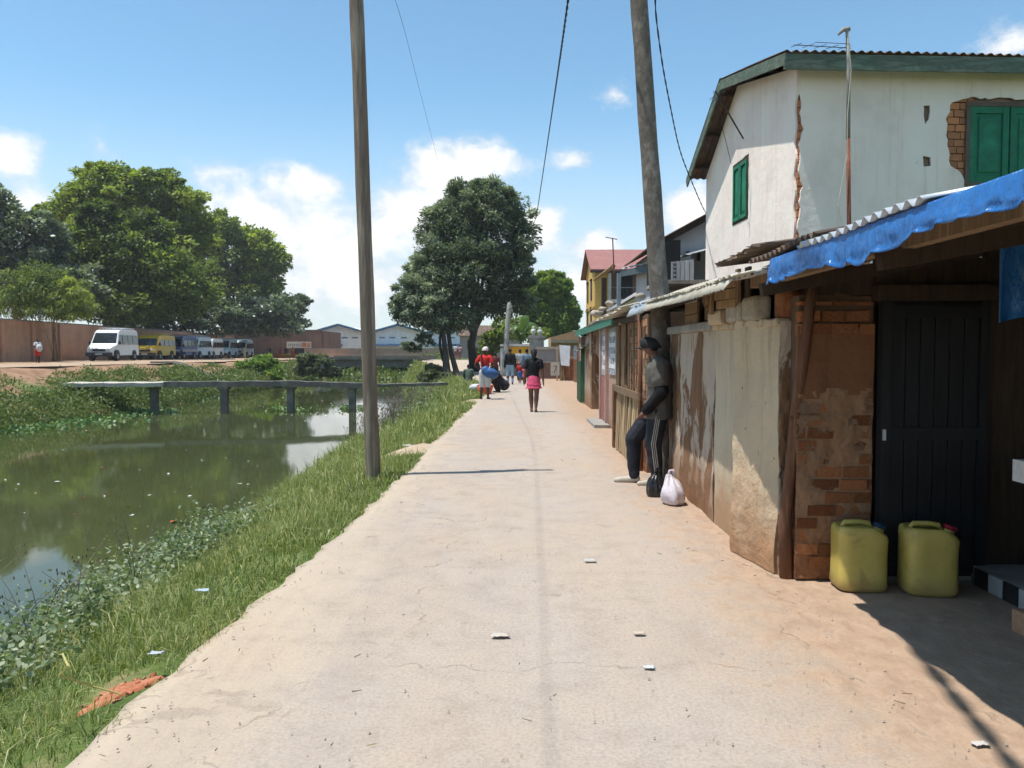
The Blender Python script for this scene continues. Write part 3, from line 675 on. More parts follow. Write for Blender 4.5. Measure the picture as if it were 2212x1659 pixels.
# ================================================================== the tall white house
RHO = R(2.5); E1 = Vector((math.cos(RHO), math.sin(RHO), 0)); E2 = Vector((-math.sin(RHO), math.cos(RHO), 0))
K = Vector((3.85, 10.88, 0))
GL, FL = 4.24, 5.6                                     # gable wall and front wall lengths
house = thing('plaster_house', 'tall whitewashed house with green shutters behind the blue awning', 'house', K)
def hp(s, t_, z): return K + E1 * s + E2 * t_ + Vector((0, 0, z))
ZE, ZR, ZF = 5.30, 5.86, 4.76; TR = 2.49
mb = MB()
prof = [(0, 0), (GL, 0), (GL, ZF), (TR, ZR), (0, ZE)]
mb.prism([hp(.03, q, z) for q, z in [(.03, 0), (GL, 0), (GL, ZF - .02), (TR, ZR - .02), (.03, ZE - .02)]], E1 * (FL - .03))
mb.build('wall', mat('house_mud_core', [(.36, .26, .18), (.28, .19, .13)], 6, .95, .5, 25), house)
# front plaster with holes: window, broken patch beside it, broken patch at the antenna pole, ragged corner
Wx0, Wx1, Wz0, Wz1 = 2.34, 3.46, 3.78, 4.80
hole_win = ragged([(2.02, 4.62), (2.10, 4.86), (2.30, 4.92), (3.62, 4.90), (3.60, 3.74), (2.32, 3.70), (2.24, 3.92), (2.08, 4.02), (2.03, 4.35)], .06, .018, 3)
hole_foot = ragged([(.50, 2.6), (.42, 3.02), (.62, 3.16), (.95, 3.2), (1.06, 2.9), (1.0, 2.6)], .06, .015, 5)
hole_a = ragged([(1.72, 4.55), (1.70, 4.80), (1.79, 4.80), (1.78, 4.62)], .06, .01, 6)
hole_b = ragged([(1.72, 3.98), (1.71, 4.14), (1.80, 4.12), (1.82, 4.0)], .06, .01, 8)
corner = [(.022 + .016 * math.sin(z * 7.3) + .016 * math.sin(z * 17 + 1) + .010 * math.sin(z * 41), z) for z in np.arange(4.9, 2.2, -.07)]
outl = [(.0, 0), (FL, 0), (FL, ZE), (0, ZE), (0, 4.95)] + corner + [(0, 2.15)]
mb = MB(); slab(mb, outl, [hole_win, hole_foot, hole_a, hole_b], K, E1, .028)
fp = mb.build('front_plaster', m_white, house); fp['label'] = 'shaded plaster wall with broken patches showing brick'
# gable plaster (its outside is -E1): run the line from the far end to the corner so that the outside lies left
ga = K + E2 * GL; gx = -E2
gw = [(GL - 2.67, 3.60), (GL - 2.67, 4.58), (GL - 1.89, 4.62), (GL - 1.89, 3.60)]
gcorner = [(GL - .03 - .03 * abs(math.sin(z * 6.1)) - .02 * math.sin(z * 15), z) for z in np.arange(2.2, 4.9, .07)]
mb = MB(); slab(mb, [(0, 0), (GL, 0), (GL, 2.15)] + gcorner + [(GL, 4.95), (GL, ZE), (GL - TR, ZR), (0, ZF)], [ragged(gw, .08, .012, 4)], ga, gx, .028)
gp = mb.build('gable_plaster', m_white, house); gp['label'] = 'sunlit gable plaster stained with brown streaks'
def in_poly(poly):
    def f(s, z):
        c = False; n = len(poly)
        for i in range(n):
            (x1, y1), (x2, y2) = poly[i], poly[(i + 1) % n]
            if (y1 > z) != (y2 > z) and s < (x2 - x1) * (z - y1) / (y2 - y1) + x1: c = not c
        return c
    return f
lay_bricks(house, m_brick_house, K + E1 * 1.98 - Vector((E1.y, -E1.x, 0)) * -.010, E1, .42, 3.68, 4.95, .17, .098, .06)
lay_bricks(house, m_brick_house, K + E1 * .38 + Vector((E1.y, -E1.x, 0)) * .010, E1, .70, 2.55, 3.25, .2, .11, .06)
for z in np.arange(2.3, 4.85, .105):                    # bricks laid bare at the broken corner
    piece('brick', brick_mesh(m_brick_house), house, hp(.05, .055, z), (0, 0, RHO + random.uniform(-.05, .05)), (.105, .115, .09))
# shutters
def shutter(parent, org, ex, w, z0, z1, m, depth=.035):
    ex = Vector(ex).normalized(); nrm = Vector((ex.y, -ex.x, 0)); zc = Vector((0, 0, 1)); o = Vector(org)
    def bx(mb, s0, s1, a, b, d0, d1):
        P = [o + ex * s + zc * z + nrm * d for d in (d0, d1) for s, z in ((s0, a), (s1, a), (s1, b), (s0, b))]
        mb.add(P, [(0, 1, 2, 3), (4, 5, 6, 7), (0, 1, 5, 4), (1, 2, 6, 5), (2, 3, 7, 6), (3, 0, 4, 7)])
    st = .09 * min(1, w / .5); h = z1 - z0; sh = None
    mb = MB(); bx(mb, .005, st, z0, z1, 0, depth); bx(mb, w - st, w - .005, z0, z1, 0, depth)
    for a in (z0, z1 - st): bx(mb, st, w - st, a, a + st, 0, depth - .002)
    sh = mb.build('shutter', m, parent, bevel=.004)
    mb = MB(); bx(mb, st, w - st, z0 + st, z1 - st, 0, depth * .35); bx(mb, st + .04, w - st - .04, z0 + st + .05, z1 - st - .05, depth * .35, depth * .7); mb.build('panel', m, sh, bevel=.006)
    return sh
def frame(mb, org, ex, w, z0, z1, t_, d0, d1):
    ex = Vector(ex).normalized(); nrm = Vector((ex.y, -ex.x, 0)); o = Vector(org); zc = Vector((0, 0, 1))
    for (s0, s1, a, b) in ((-t_, 0, z0 - t_, z1 + t_), (w, w + t_, z0 - t_, z1 + t_), (0, w, z1, z1 + t_ * 1.15), (0, w, z0 - t_, z0)):
        P = [o + ex * s + zc * z + nrm * d for d in (d0, d1) for s, z in ((s0, a), (s1, a), (s1, b), (s0, b))]
        mb.add(P, [(0, 1, 2, 3), (4, 5, 6, 7), (0, 1, 5, 4), (1, 2, 6, 5), (2, 3, 7, 6), (3, 0, 4, 7)])
NF = Vector((E1.y, -E1.x, 0))
mb = MB(); frame(mb, K + E1 * Wx0, E1, Wx1 - Wx0, Wz0, Wz1, .055, .0, .045); win = mb.build('window', mat('grey_brown_frame', [(.16, .125, .10), (.11, .085, .07)], 5, .9, .3, 20), house)
shutter(win, K + E1 * Wx0 + NF * .004, E1, .55, Wz0, Wz1, m_green); shutter(win, K + E1 * (Wx0 + .56) + NF * .004, E1, .56, Wz0, Wz1, m_green)
mb = MB(); frame(mb, K + E2 * 2.62, -E2, .68, 3.64, 4.55, .04, .0, .035); win2 = mb.build('window', m_dark_wood, house)
for k in range(2): shutter(win2, K + E2 * (2.62 - .34 * k) - E1 * .006, -E2, .335, 3.64, 4.55, m_green, .045)
# roof: corrugated slopes, fascia along the eave, barge boards up the gable
OV, OG = .33, .33
def roofz(q): return 5.385 + (q + OV) * .206 if q <= TR else 5.385 + (TR + OV) * .206 - (q - TR) * .575
roof = corr('roof', m_rust, hp(-OG, -OV, roofz(-OV)), hp(FL, -OV, roofz(-OV)), hp(-OG, TR, roofz(TR)), hp(FL, TR, roofz(TR)), 48, .017, house, 4)
corr('roof_slope', m_rust, hp(-OG, TR, roofz(TR) + .01), hp(FL, TR, roofz(TR) + .01), hp(-OG, 4.55, roofz(4.55)), hp(FL, 4.55, roofz(4.55)), 48, .017, roof, 4)
mb = MB()
a, b = hp(-OG, -OV + .02, roofz(-OV) - .13), hp(FL, -OV + .02, roofz(-OV) - .13); mb.bar(a, b, .025, .20)
fb = mb.build('fascia', m_green_old, roof); fb['label'] = 'weathered green fascia board under the eave'
for (q0, q1) in ((-OV, TR), (TR, 4.55)):
    mb = MB(); mb.bar(hp(-OG + .015, q0, roofz(q0) - .10), hp(-OG + .015, q1, roofz(q1) - .10), .025, .15); mb.build('barge_board', m_green_old, roof)
mb = MB()
for q in (-.05, .9, 1.8, 2.7, 3.5, 4.2): mb.bar(hp(-OG + .03, q, roofz(q) - .06), hp(FL, q, roofz(q) - .06), .06, .05)
mb.build('purlins', m_dark_wood, roof)

# antenna poles on the house
ap = at(1834, 490, 10.25); bt_ = at(1830, 66, 10.25)
ant = thing('antenna_mast', 'rusty antenna mast with bent top standing against the white house', 'antenna', (ap.x, ap.y, 2.2))
mid = ap.lerp(bt_, .48)
mb = MB(); mb.loft([Vector((ap.x, ap.y, 2.2)), ap, mid], .028, n=8); mb.build('lower_tube', m_rusty_iron, ant, True)
mb = MB(); mb.loft([mid - Vector((0, 0, .06)), mid.lerp(bt_, .5) + Vector((.012, 0, 0)), bt_], [.03, .024, .022], n=8); mb.build('upper_pole', m_concrete, ant, True)
mb = MB(); mb.loft([bt_ + Vector((.03, 0, .02)), bt_ + Vector((-.05, 0, .01)), bt_ + Vector((-.12, -.02, -.06))], [.03, .028, .012], n=7); mb.build('bent_cap', m_concrete, ant, True)
mb = MB(); mb.bar(at(1715, 97, 10.4), at(1838, 104, 10.25), .008); mb.bar(at(1760, 91, 10.3), at(1836, 95, 10.2), .006)
for k in range(5): p = at(1720 + k * 26, 97.5 + k * 1.3, 10.4); mb.bar(p - Vector((0, .2, .05)), p + Vector((0, .2, .05)), .006)
mb.build('aerial', m_iron, ant)
mb = MB(); rp = [bt_ + Vector((0, -.03, -.05)), mid.lerp(bt_, .6) + Vector((.03, -.035, 0)), mid + Vector((-.03, -.04, .2)), mid + Vector((-.025, -.04, -.3)), ap + Vector((-.16, -.03, .25)), ap + Vector((-.06, -.03, -.1))]
mb.loft(rp, .006, n=5); mb.build('rope', mat('pale_rope', (.6, .55, .42), 8, .9, 0), ant)
an = thing('antenna', 'small tilted television antenna on the gable of the white house', 'antenna', hp(-.25, 2.2, 4.7))
mb = MB(); q0, q1 = at(1606, 300, 12.7), at(1545, 196, 12.55); mb.bar(q0, q1, .018)
mb.build('mast', m_iron, an)
mb = MB()
for k in range(3): c_ = q0.lerp(q1, .98 - .05 * k); mb.bar(c_ + Vector((-.09 + .02 * k, .02, -.12)), c_ + Vector((.10, -.02, .03 + .03 * k)), .008)
mb.bar(q1 + Vector((-.03, 0, 0)), at(1580, 355, 12.75), .006); mb.build('aerial', m_iron, an)

def pier_brick():
    t = NT('old_pier_brick'); g = t.n.new('ShaderNodeNewGeometry'); P_ = g.outputs['Position']; v = t.coords()
    c = t.ramp(t.noise(v, 9, 6), [(.3, (.22, .09, .042)), (.55, (.33, .135, .06)), (.7, (.40, .19, .095))])
    c = t.mix(1, c, t.ramp(t.objrand(), [(0, (.55, .5, .5)), (.5, (1, 1, 1)), (1, (1.35, 1.25, 1.15))]), 'MULTIPLY')
    sp = t.n.new('ShaderNodeSeparateXYZ'); t.link(P_, sp.inputs[0]); zz = sp.outputs[2]
    band = t.math('MULTIPLY', t.step(zz, .62, .95), t.math('SUBTRACT', 1.0, t.step(zz, 1.15, 1.35)))
    n = t.noise(P_, 7, 8, .68, .4); pm = t.step(t.math('ADD', n, t.math('MULTIPLY', band, .13)), .58, .66)
    c = t.mix(t.math('MULTIPLY', pm, .7), c, t.ramp(t.noise(P_, 22, 4), [(.3, (.17, .12, .08)), (.7, (.30, .23, .165))]))
    return t.out(c, .96, .1, 0, t.bump(t.math('ADD', t.noise(v, 30, 5), t.math('MULTIPLY', pm, .6)), .7, .012))
m_pier = pier_brick()
# ================================================================== awning shop at the right
RX, RZ = 1.50, 1.99                                   # eave line of the shop roof
def rz(x): return RZ + .18 * (x - RX)
shop = thing('awning_shop', 'dark open shop with blue tarpaulin awning over the roadside', 'shop', (2.6, 4.0, 0))
mb = MB(); rough_wall(mb, (1.86, 5.20), (2.34, 5.20), 0, 1.86, .18, .004, .04); mb.build('brick_pier', m_mortar, shop)
pier = shop.children[-1]
lay_bricks(pier, m_pier, (1.85, 5.165, 0), (1, 0, 0), .49, .0, 1.80, .175, .084, .09, lambda s, z: z < 1.2 or z > 1.62, .014, .014)
mb = MB(); rough_wall(mb, (1.84, 5.160), (2.335, 5.160), 1.19, 1.66, .02, .008, .05, 14, 10, 9); mb.build('mud_render', plaster('mud_render', (.20, .095, .05), (.10, .05, .03), .6, bump=.8), pier)
mb = MB()                                                # eroded mud plaster clinging to the bricks
def mud(u, v):
    x, z = 1.845 + u * .49, .02 + v * 1.24; n_ = mnoise.noise(Vector((x * 5, z * 5, 3))) + .6 * mnoise.noise(Vector((x * 13, z * 13, 8))) + .4 * mnoise.noise(Vector((x * 31, z * 31, 2)))
    return Vector((x, 5.171 - .018 * n_ - .010 * max(0, math.sin((z - .75) * 3.3)), z))
mb.grid(mud, 50, 110); mb.build('mud_plaster', plaster('clinging_plaster', (.30, .18, .105), (.17, .09, .05), .6, (.22, .10, .05), .6, bump=.9), pier, True, fix=False)
# door: frame, boards, rails
DX0, DX1, DZ = 2.36, 3.04, 1.82
door = MB().box((DX0, 5.13, .04), (DX1, 5.17, DZ)).build('door', m_black, shop); door['label'] = 'closed black board door'
for k in range(6):
    w = (DX1 - DX0 - .12) / 6; x0 = DX0 + .06 + k * w; MB().box((x0 + .003, 5.112, .08), (x0 + w - .003, 5.13, DZ - .06)).build('board', m_black, door)
for z in (.07, .93, DZ - .11): MB().box((DX0 + .055, 5.098, z), (DX1 - .055, 5.112, z + .08)).build('rail', m_black, door)
for x in (DX0 - .0, DX1 - .055): MB().box((x, 5.09, .03), (x + .055, 5.131, DZ)).build('stile', m_black, door)
mb = MB(); mb.box((DX0 + .005, 5.075, .93), (DX0 + .022, 5.09, 1.0)); mb.build('latch', m_zinc_new, door)
MB().box((DX0 - .03, 5.10, DZ), (3.5, 5.22, DZ + .10)).build('lintel', m_dark_wood, shop)
# inner walls, dark boards
mb = MB(); mb.box((3.05, 5.14, 0), (4.6, 5.22, 2.3)); mb.box((2.34, 5.16, DZ + .1), (3.05, 5.22, 2.1)); mb.build('back_wall', m_dark_wood, shop)
MB().box((4.6, 1.2, 0), (4.68, 5.2, 2.4)).build('inner_wall', m_dark_wood, shop)
MB().box((1.9, 5.20, 1.86), (2.34, 5.24, 2.06)).build('gable_board', m_dark_wood, shop)
# roof of the shop: old sheets on purlins
ro = corr('roof', m_zinc, (RX + .02, -.5, rz(RX)), (RX + .02, 5.55, rz(RX)), (4.8, -.5, rz(4.8)), (4.8, 5.55, rz(4.8)), 44, .014, shop, 6, sag=.02, jag=.004)
for x in (1.66, 2.5, 3.4, 4.3): MB().bar((x, -.4, rz(x) - .055), (x, 5.5, rz(x) - .055), .06, .07).build('purlin', m_plank if x < 1.7 else m_dark_wood, ro)
for y in (1.6, 3.4, 5.0): MB().bar((1.55, y, rz(1.55) - .12), (4.7, y, rz(4.7) - .12), .06, .08).build('rafter', m_dark_wood, ro)
corr('loose_sheet', m_zinc_new, (RX - .05, 2.85, rz(RX) + .045), (RX - .05, 4.1, rz(RX) + .04), (3.4, 2.85, rz(3.4) + .04), (3.4, 4.1, rz(3.4) + .04), 14, .016, ro, 4)
corr('loose_sheet', m_rust, (RX - .03, 3.9, rz(RX) + .075), (RX - .03, 5.0, rz(RX) + .06), (3.4, 3.9, rz(3.4) + .07), (3.4, 5.0, rz(3.4) + .06), 14, .016, ro, 4)
# awning: tarpaulin wrapped over the eave with a scalloped, flapping edge
def tarp(u, v):
    y = .3 + u * 4.27; ph = y * 15.5 + 1.6 * math.sin(y * 2.7) + .7 * math.sin(y * 7.1); sc_ = abs(math.sin(ph)) ** .7
    x0 = RX + .30; drop = .112 + .032 * sc_ * (.6 + .4 * math.sin(y * 4.3)) + .022 * math.sin(y * 1.9 + .6) + .012 * math.sin(y * 6.1)
    if v < .45:
        w = v / .45; x = x0 + (RX - .03 - x0) * w; z = rz(x) + .045 + .006 * math.sin(y * 40) - .01 * w
    else:
        w = (v - .45) / .55; fl = mnoise.noise(Vector((y * 6, w * 2, 1))) + .6 * mnoise.noise(Vector((y * 17, w * 3, 5)))
        x = RX - .03 - .020 * math.sin(math.pi * .6 * w) - .014 * fl * w - .008 * math.cos(ph) * w * w; z = rz(RX) + .035 - drop * w
        curl = max(0, (w - .86) / .14); x -= .018 * curl * (1 - sc_) + .004 * curl
    return Vector((x, y, z))
mb = MB(); mb.grid(tarp, 300, 26)
aw = mb.build('awning', m_tarp, shop, True, fix=False); aw['label'] = 'glossy blue tarpaulin hanging in scallops along the eave'
s_ = aw.modifiers.new('solid', 'SOLIDIFY'); s_.thickness = .0025
# leaning posts and eave beam
mb = MB(); P = [Vector((1.82, 5.25, -.02)), Vector((1.80, 5.24, .35)), Vector((1.835, 5.22, .8)), Vector((1.85, 5.20, 1.1)), Vector((1.885, 5.16, 1.5)), Vector((1.93, 5.13, 2.03))]
mb.loft(P, [.044, .04, .037, .036, .034, .032], n=10); mb.ball((1.82, 5.185, 1.06), (.018, .012, .02), 8, 6)
mb.build('post', m_post, shop, True)
mb = MB(); mb.loft([(1.62, .9, -.02), (1.64, .92, 1.0), (1.6, .9, 2.0)], .04, n=8); mb.build('post', m_post, shop, True)
# blue cloth hung inside, tiled step, counter
def cloth(u, v):
    x = 2.62 + u * 1.1; return Vector((x, 4.35 + .03 * math.sin(x * 14) + .02 * math.sin(x * 31) * v, rz(x) - .08 - (.42 + .04 * math.sin(x * 3)) * v))
mb = MB(); mb.grid(cloth, 40, 8); cl_ = mb.build('hanging_cloth', m_tarp, shop, True, fix=False); cl_.modifiers.new('solid', 'SOLIDIFY').thickness = .003
step_ = MB().box((2.97, 1.6, 0), (4.6, 5.12, .12)).build('step', m_concrete, shop); step_['label'] = 'low step faced with black and white tiles'
m_tb, m_tw = mat('black_tile', (.03, .03, .03), 5, .3, 0, spec=.5), mat('white_tile', (.45, .45, .43), 5, .35, 0, spec=.5)
for k in range(22): MB().box((2.952, 5.06 - (k + 1) * .15 + .004, .006), (2.97, 5.06 - k * .15 - .004, .118)).build('tile', m_tw if k % 2 else m_tb, step_)
ct = MB().box((2.78, 3.1, .78), (3.6, 4.42, .90)).build('counter', mat('white_counter', (.62, .62, .60), 3, .6, .05), shop)
MB().box((2.84, 3.16, .12), (3.56, 4.36, .78)).build('counter_base', m_black, ct)
MB().box((2.80, 4.1, .2), (2.815, 4.3, .74)).build('blue_panel', mat('blue_paint', (.02, .06, .14), 4, .5, 0), ct)
p = gnd(2204, 1372); blk = MB().cbox((p.x + .12, p.y + .02, .06), (.24, .13, .12), (0, 0, .1)).build('loose_brick', m_brick_pale, bevel=.008)
tag(blk, 'pale loose brick lying at the foot of the tiled step', 'brick')

# ================================================================== cream wall and planks above it
A0, B0, C0 = Vector((1.76, 6.92, 0)), Vector((1.77, 5.95, 0)), Vector((1.80, 5.34, 0))
cw = thing('cream_wall', 'cream cement wall stained with red earth beside the leaning post', 'wall', (1.75, 6.1, 0))
mb = MB(); rough_wall(mb, A0, B0, 0, 1.70, .14, .010, .02, 24, 40, 1); mb.build('cement_face', m_cream, cw, True)
mb = MB(); rough_wall(mb, B0 + Vector((-.11, .01, 0)), C0 + Vector((-.01, 0, 0)), 0, 1.70, .16, .018, .02, 24, 50, 2, batter=.02); o = mb.build('roughcast_face', m_roughcast, cw, True)
mb = MB()                                                # eroded end of the wall
def er(u, v):
    z = v * 1.70; d = .045 * (mnoise.noise(Vector((u * 3, z * 9, 1))) + .6 * mnoise.noise(Vector((u * 6, z * 22, 4)))) * (1.4 - v)
    return Vector((1.785 + u * .12 + d * .4, 5.335 - abs(d) * 1.0 + u * .01, z))
mb.grid(er, 8, 60); mb.build('eroded_end', m_brown, cw, True, fix=False)
for (a_, b_) in ((A0 + Vector((.02, 0, 1.70)), B0 + Vector((.02, .02, 1.70))), (B0 + Vector((-.06, .0, 1.70)), C0 + Vector((.02, .02, 1.69)))):
    cap = MB(); n_ = 9
    for i in range(n_):
        f0, f1 = i / n_, (i + 1) / n_; cap.bar(a_.lerp(b_, f0) + Vector((0, 0, .008 * math.sin(i * 2.3))), a_.lerp(b_, f1) + Vector((0, 0, .008 * math.sin(i * 2.3 + 2.3))), .115 + .012 * math.sin(i * 1.9), .05)
    cap.build('ledge', m_roughcast, cw, bevel=.012)
for (y0, y1, h_, mm) in ((6.85, 6.45, .12, m_roughcast), (6.43, 6.30, .12, m_plank), (6.28, 5.85, .15, m_stone), (5.84, 5.55, .17, m_stone)):
    b_ = MB().box((1.665, y1, 1.715), (1.80, y0, 1.715 + h_)); o = b_.build('coping_block', mm, cw, bevel=.03)
brk = MB().box((1.80, 5.36, 1.72), (1.98, 5.52, 1.90)).build('coping_block', m_brick, cw, bevel=.02)

inf = thing('plank_infill', 'brown boards nailed up between the cream wall and tin eave', 'boards', (1.75, 6.2, 1.85))
zt = 2.03
def plank(y0, y1, z0, z1, x=1.68, tilt=0, mm=m_plank):
    o = MB().cbox((x, (y0 + y1) / 2, (z0 + z1) / 2), (.022, abs(y1 - y0), z1 - z0), (tilt, 0, 0)).build('plank', mm, inf, bevel=.002)
plank(6.62, 5.92, 1.985, 2.045, 1.645, .04); plank(6.55, 5.92, 1.90, 1.975, 1.66, .03); plank(6.5, 5.95, 1.83, 1.895, 1.665, .02)
plank(6.68, 6.60, 1.80, 2.08, 1.65); plank(6.78, 6.66, 1.88, 2.0, 1.62, .5); plank(5.94, 5.86, 1.86, 2.10, 1.66); plank(5.80, 5.70, 1.86, 2.10, 1.69, 0, m_dark_wood)
plank(8.3, 7.75, 1.77, 1.86, 1.80, 0, m_plank); plank(8.3, 7.75, 1.87, 1.98, 1.80, 0, m_plank); plank(7.45, 7.2, 1.78, 1.98, 1.80, 0, m_plank); plank(7.0, 5.4, 1.75, 2.1, 1.86, 0, m_dark_wood); plank(8.4, 7.0, 1.77, 2.05, 1.95, 0, m_dark_wood)

# brown peeling wall behind the bags
bw = thing('peeling_wall', 'grey plaster wall peeling to brown earth behind the pink bag', 'wall', (1.8, 7.9, 0))
mb = MB(); rough_wall(mb, (1.78, 9.02), (1.77, 6.95), 0, 1.70, .16, .022, .03, 40, 40, 6); mb.build('earth_face', m_brown, bw, True)
for (y0, y1) in ((9.0, 8.35), (8.33, 7.6), (7.58, 7.02)): MB().box((1.735, y1, 1.68), (1.93, y0, 1.765)).build('coping_block', m_concrete, bw, bevel=.02)
# tin eaves over these walls
eave = thing('tin_roof', 'dusty tin sheets roofing the low walls before the white house', 'roof', (2.2, 7.2, 2.0))
corr('sheet', m_zinc_dust, (1.38, 8.35, 2.0), (1.37, 5.02, 1.965), (3.4, 8.3, 2.35), (3.4, 5.02, 2.42), 36, .010, eave, 3, jag=.006)
corr('sheet', m_rust, (1.62, 6.4, 2.17), (1.60, 5.25, 2.19), (3.5, 6.4, 2.40), (3.5, 5.25, 2.44), 14, .016, eave, 3, jag=.02)
corr('sheet', m_zinc_new, (1.42, 9.6, 2.02), (1.46, 8.25, 2.03), (3.0, 9.6, 2.38), (3.0, 8.25, 2.40), 10, .014, eave, 3, jag=.02)
corr('edge_sheet', m_zinc_dust, (1.345, 8.33, 1.905), (1.335, 5.06, 1.885), (1.44, 8.33, 2.03), (1.43, 5.06, 2.0), 34, .006, eave, 2, jag=.03)
corr('edge_sheet', m_zinc_new, (1.37, 9.58, 1.90), (1.40, 8.40, 1.92), (1.46, 9.58, 2.05), (1.50, 8.40, 2.06), 9, .01, eave, 2, jag=.06)
for x, z in ((1.75, 2.0), (2.8, 2.2)): MB().bar((x, 9.3, z), (x, 5.3, z + .05), .05, .06).build('purlin', m_dark_wood, eave)
mb = MB(); mb.box((2.4, 5.6, 0), (3.3, 10.2, 2.1)); mb.build('shack_body', m_mortar, eave)

# ================================================================== slatted shack, past the pole
sh = thing('slat_shack', 'shack of split bamboo slats and rough planks beyond the leaning man', 'shack', (1.9, 11.0, 0))
mb = MB(); rough_wall(mb, (1.66, 12.35), (1.66, 9.75), 0, 1.95, .12, .01, .02, 20, 10, 3); mb.build('inner_wall', m_mortar, sh)
lay_bricks(sh, m_brick_pale, (1.655, 11.2, 0), (0, -1, 0), 1.4, .9, 1.9, .2, .10, .06)
lay_bricks(sh, m_brick, (1.655, 10.2, 0), (0, -1, 0), .45, 0, .88, .2, .10, .06)
slat = MB().cbox((0, 0, .5), (.018, .05, 1)).mesh('slat', m_bamboo)
y = 12.3
while y > 10.05:
    w = random.uniform(.05, .085); hgt = random.uniform(.85, 1.0)
    piece('slat', slat, sh, (1.60 + random.uniform(-.015, .015), y, random.uniform(0, .03)), (random.uniform(-.05, .05), random.uniform(.02, .07), 0), (1.3, w / .05, hgt)); y -= w * random.uniform(1.0, 1.35)
slat2 = MB().cbox((0, 0, .5), (.02, .06, 1)).mesh('slat', m_plank)
for y in (12.32, 12.2, 12.05, 11.75, 11.62, 11.5, 11.05, 10.6): piece('slat', slat2, sh, (1.615, y, .88), (random.uniform(-.02, .02), 0, 0), (1, random.uniform(.8, 1.6), 1.08))
for z, mm in ((.93, m_plank), (1.93, m_dark_wood)): MB().bar((1.585, 12.4, z), (1.585, 9.85, z), .03, .09).build('rail', mm, sh)
MB().box((1.57, 12.38, .0), (1.75, 12.52, .98)).build('brick_pier', m_mortar, sh); lay_bricks(sh, m_brick, (1.57, 12.37, 0), (1, 0, 0), .18, 0, .98, .18, .12, .05)
mb = MB(); mb.loft([(1.60, 9.92, 0), (1.58, 9.92, 1.95)], .03, n=7); mb.build('corner_pole', m_post, sh, True)
corr('roof', m_zinc_dust, (1.32, 12.6, 1.97), (1.40, 10.2, 2.06), (3.0, 12.6, 2.30), (3.0, 10.0, 2.42), 13, .018, sh, 3, jag=.03)
mb = MB(); mb.box((1.8, 9.9, 0), (3.2, 12.3, 1.98)); mb.build('back', m_mortar, sh)
# stones holding the sheets down
for i, (u, v_, y, r_) in enumerate(((1318, 655, 12.4, .05), (1290, 677, 14.5, .075), (1383, 640, 9.4, .045), (1395, 655, 9.2, .035), (1342, 700, 11.6, .03), (1302, 667, 13.6, .05))):
    p = at(u, v_, y); mb = MB(); mb.ball((0, 0, 0), (r_ * 1.4, r_, r_ * .8), 9, 7)
    mb.v = [q * (1 + .55 * mnoise.noise(q * 22 + Vector((i, i, i)))) + p for q in mb.v]
    tag(mb.build('stone', m_stone, smooth=True), ['pale stone weighing down the tin at the shack corner', 'large pale stone on the green fascia roof', 'pale stone on the tin just left of the tall pole', 'small stone beside the pole under the tin edge', 'small white stone under the shack eave', 'grey stone between the two tin roofs'][i], 'stone')
# ================================================================== beyond the slat shack: small shops on the right
def quad_bricks_far(name, label, a, b, z0, z1, thick, m, parts=None):
    """plain wall too far off to pick bricks; a thing with a face and a coping"""
    a, b = Vector((*a, 0)), Vector((*b, 0)); w = thing(name, label, 'wall', (a + b) / 2 + Vector((0, 0, z0)))
    mb = MB(); rough_wall(mb, a, b, z0, z1, thick, .02, .06, 60, 6, 11); mb.build('face', m, w)
    ex = (b - a).normalized(); nrm = Vector((ex.y, -ex.x, 0))
    mb = MB(); mb.bar(a - nrm * thick / 2 + Vector((0, 0, z1 + .05)), b - nrm * thick / 2 + Vector((0, 0, z1 + .05)), thick + .08, .08); mb.build('coping', m_concrete, w)
    return w
def brickwork(name, c1, c2, mortar, scale, dirtc=None):
    t = NT(name); v = t.coords((1, 1, 1), False)
    rot = t.n.new('ShaderNodeSeparateXYZ'); t.link(t.tc.outputs['Object'], rot.inputs[0])
    cb = t.n.new('ShaderNodeCombineXYZ'); t.link(t.math('ADD', rot.outputs[0], rot.outputs[1]), cb.inputs[0]); t.link(rot.outputs[2], cb.inputs[1])
    bt = t.n.new('ShaderNodeTexBrick'); bt.inputs['Scale'].default_value = scale; t.link(cb.outputs[0], bt.inputs[0])
    bt.inputs['Color1'].default_value = (*c1, 1); bt.inputs['Color2'].default_value = (*c2, 1); bt.inputs['Mortar'].default_value = (*mortar, 1); bt.inputs['Mortar Size'].default_value = .025
    n = t.noise(v, .5, 8, .6); c = t.mix(.7, bt.outputs[0], t.ramp(n, [(.3, (.6, .58, .56)), (.5, (1, 1, 1)), (.7, (1.15, 1.1, 1.05))]), 'MULTIPLY')
    s = t.step(t.noise(t.coords((2, 2, .3), False), .9, 7, .65), .5, .72); c = t.mix(t.math('MULTIPLY', s, .55), c, dirtc or tuple(k * .5 for k in mortar))
    return t.out(c, .95, .1, 0, t.bump(t.noise(v, 9, 5), .4, .03))
m_bw_red = brickwork('red_brickwork', (.56, .29, .18), (.47, .23, .14), (.46, .32, .23), 3.2, (.30, .21, .16))
m_bw_dark = brickwork('dark_brickwork', (.26, .15, .11), (.22, .12, .09), (.20, .14, .11), 3.2, (.12, .09, .075))
m_bw_pale = brickwork('salmon_brickwork', (.50, .31, .23), (.44, .26, .19), (.46, .36, .29), 3.2, (.34, .27, .22))

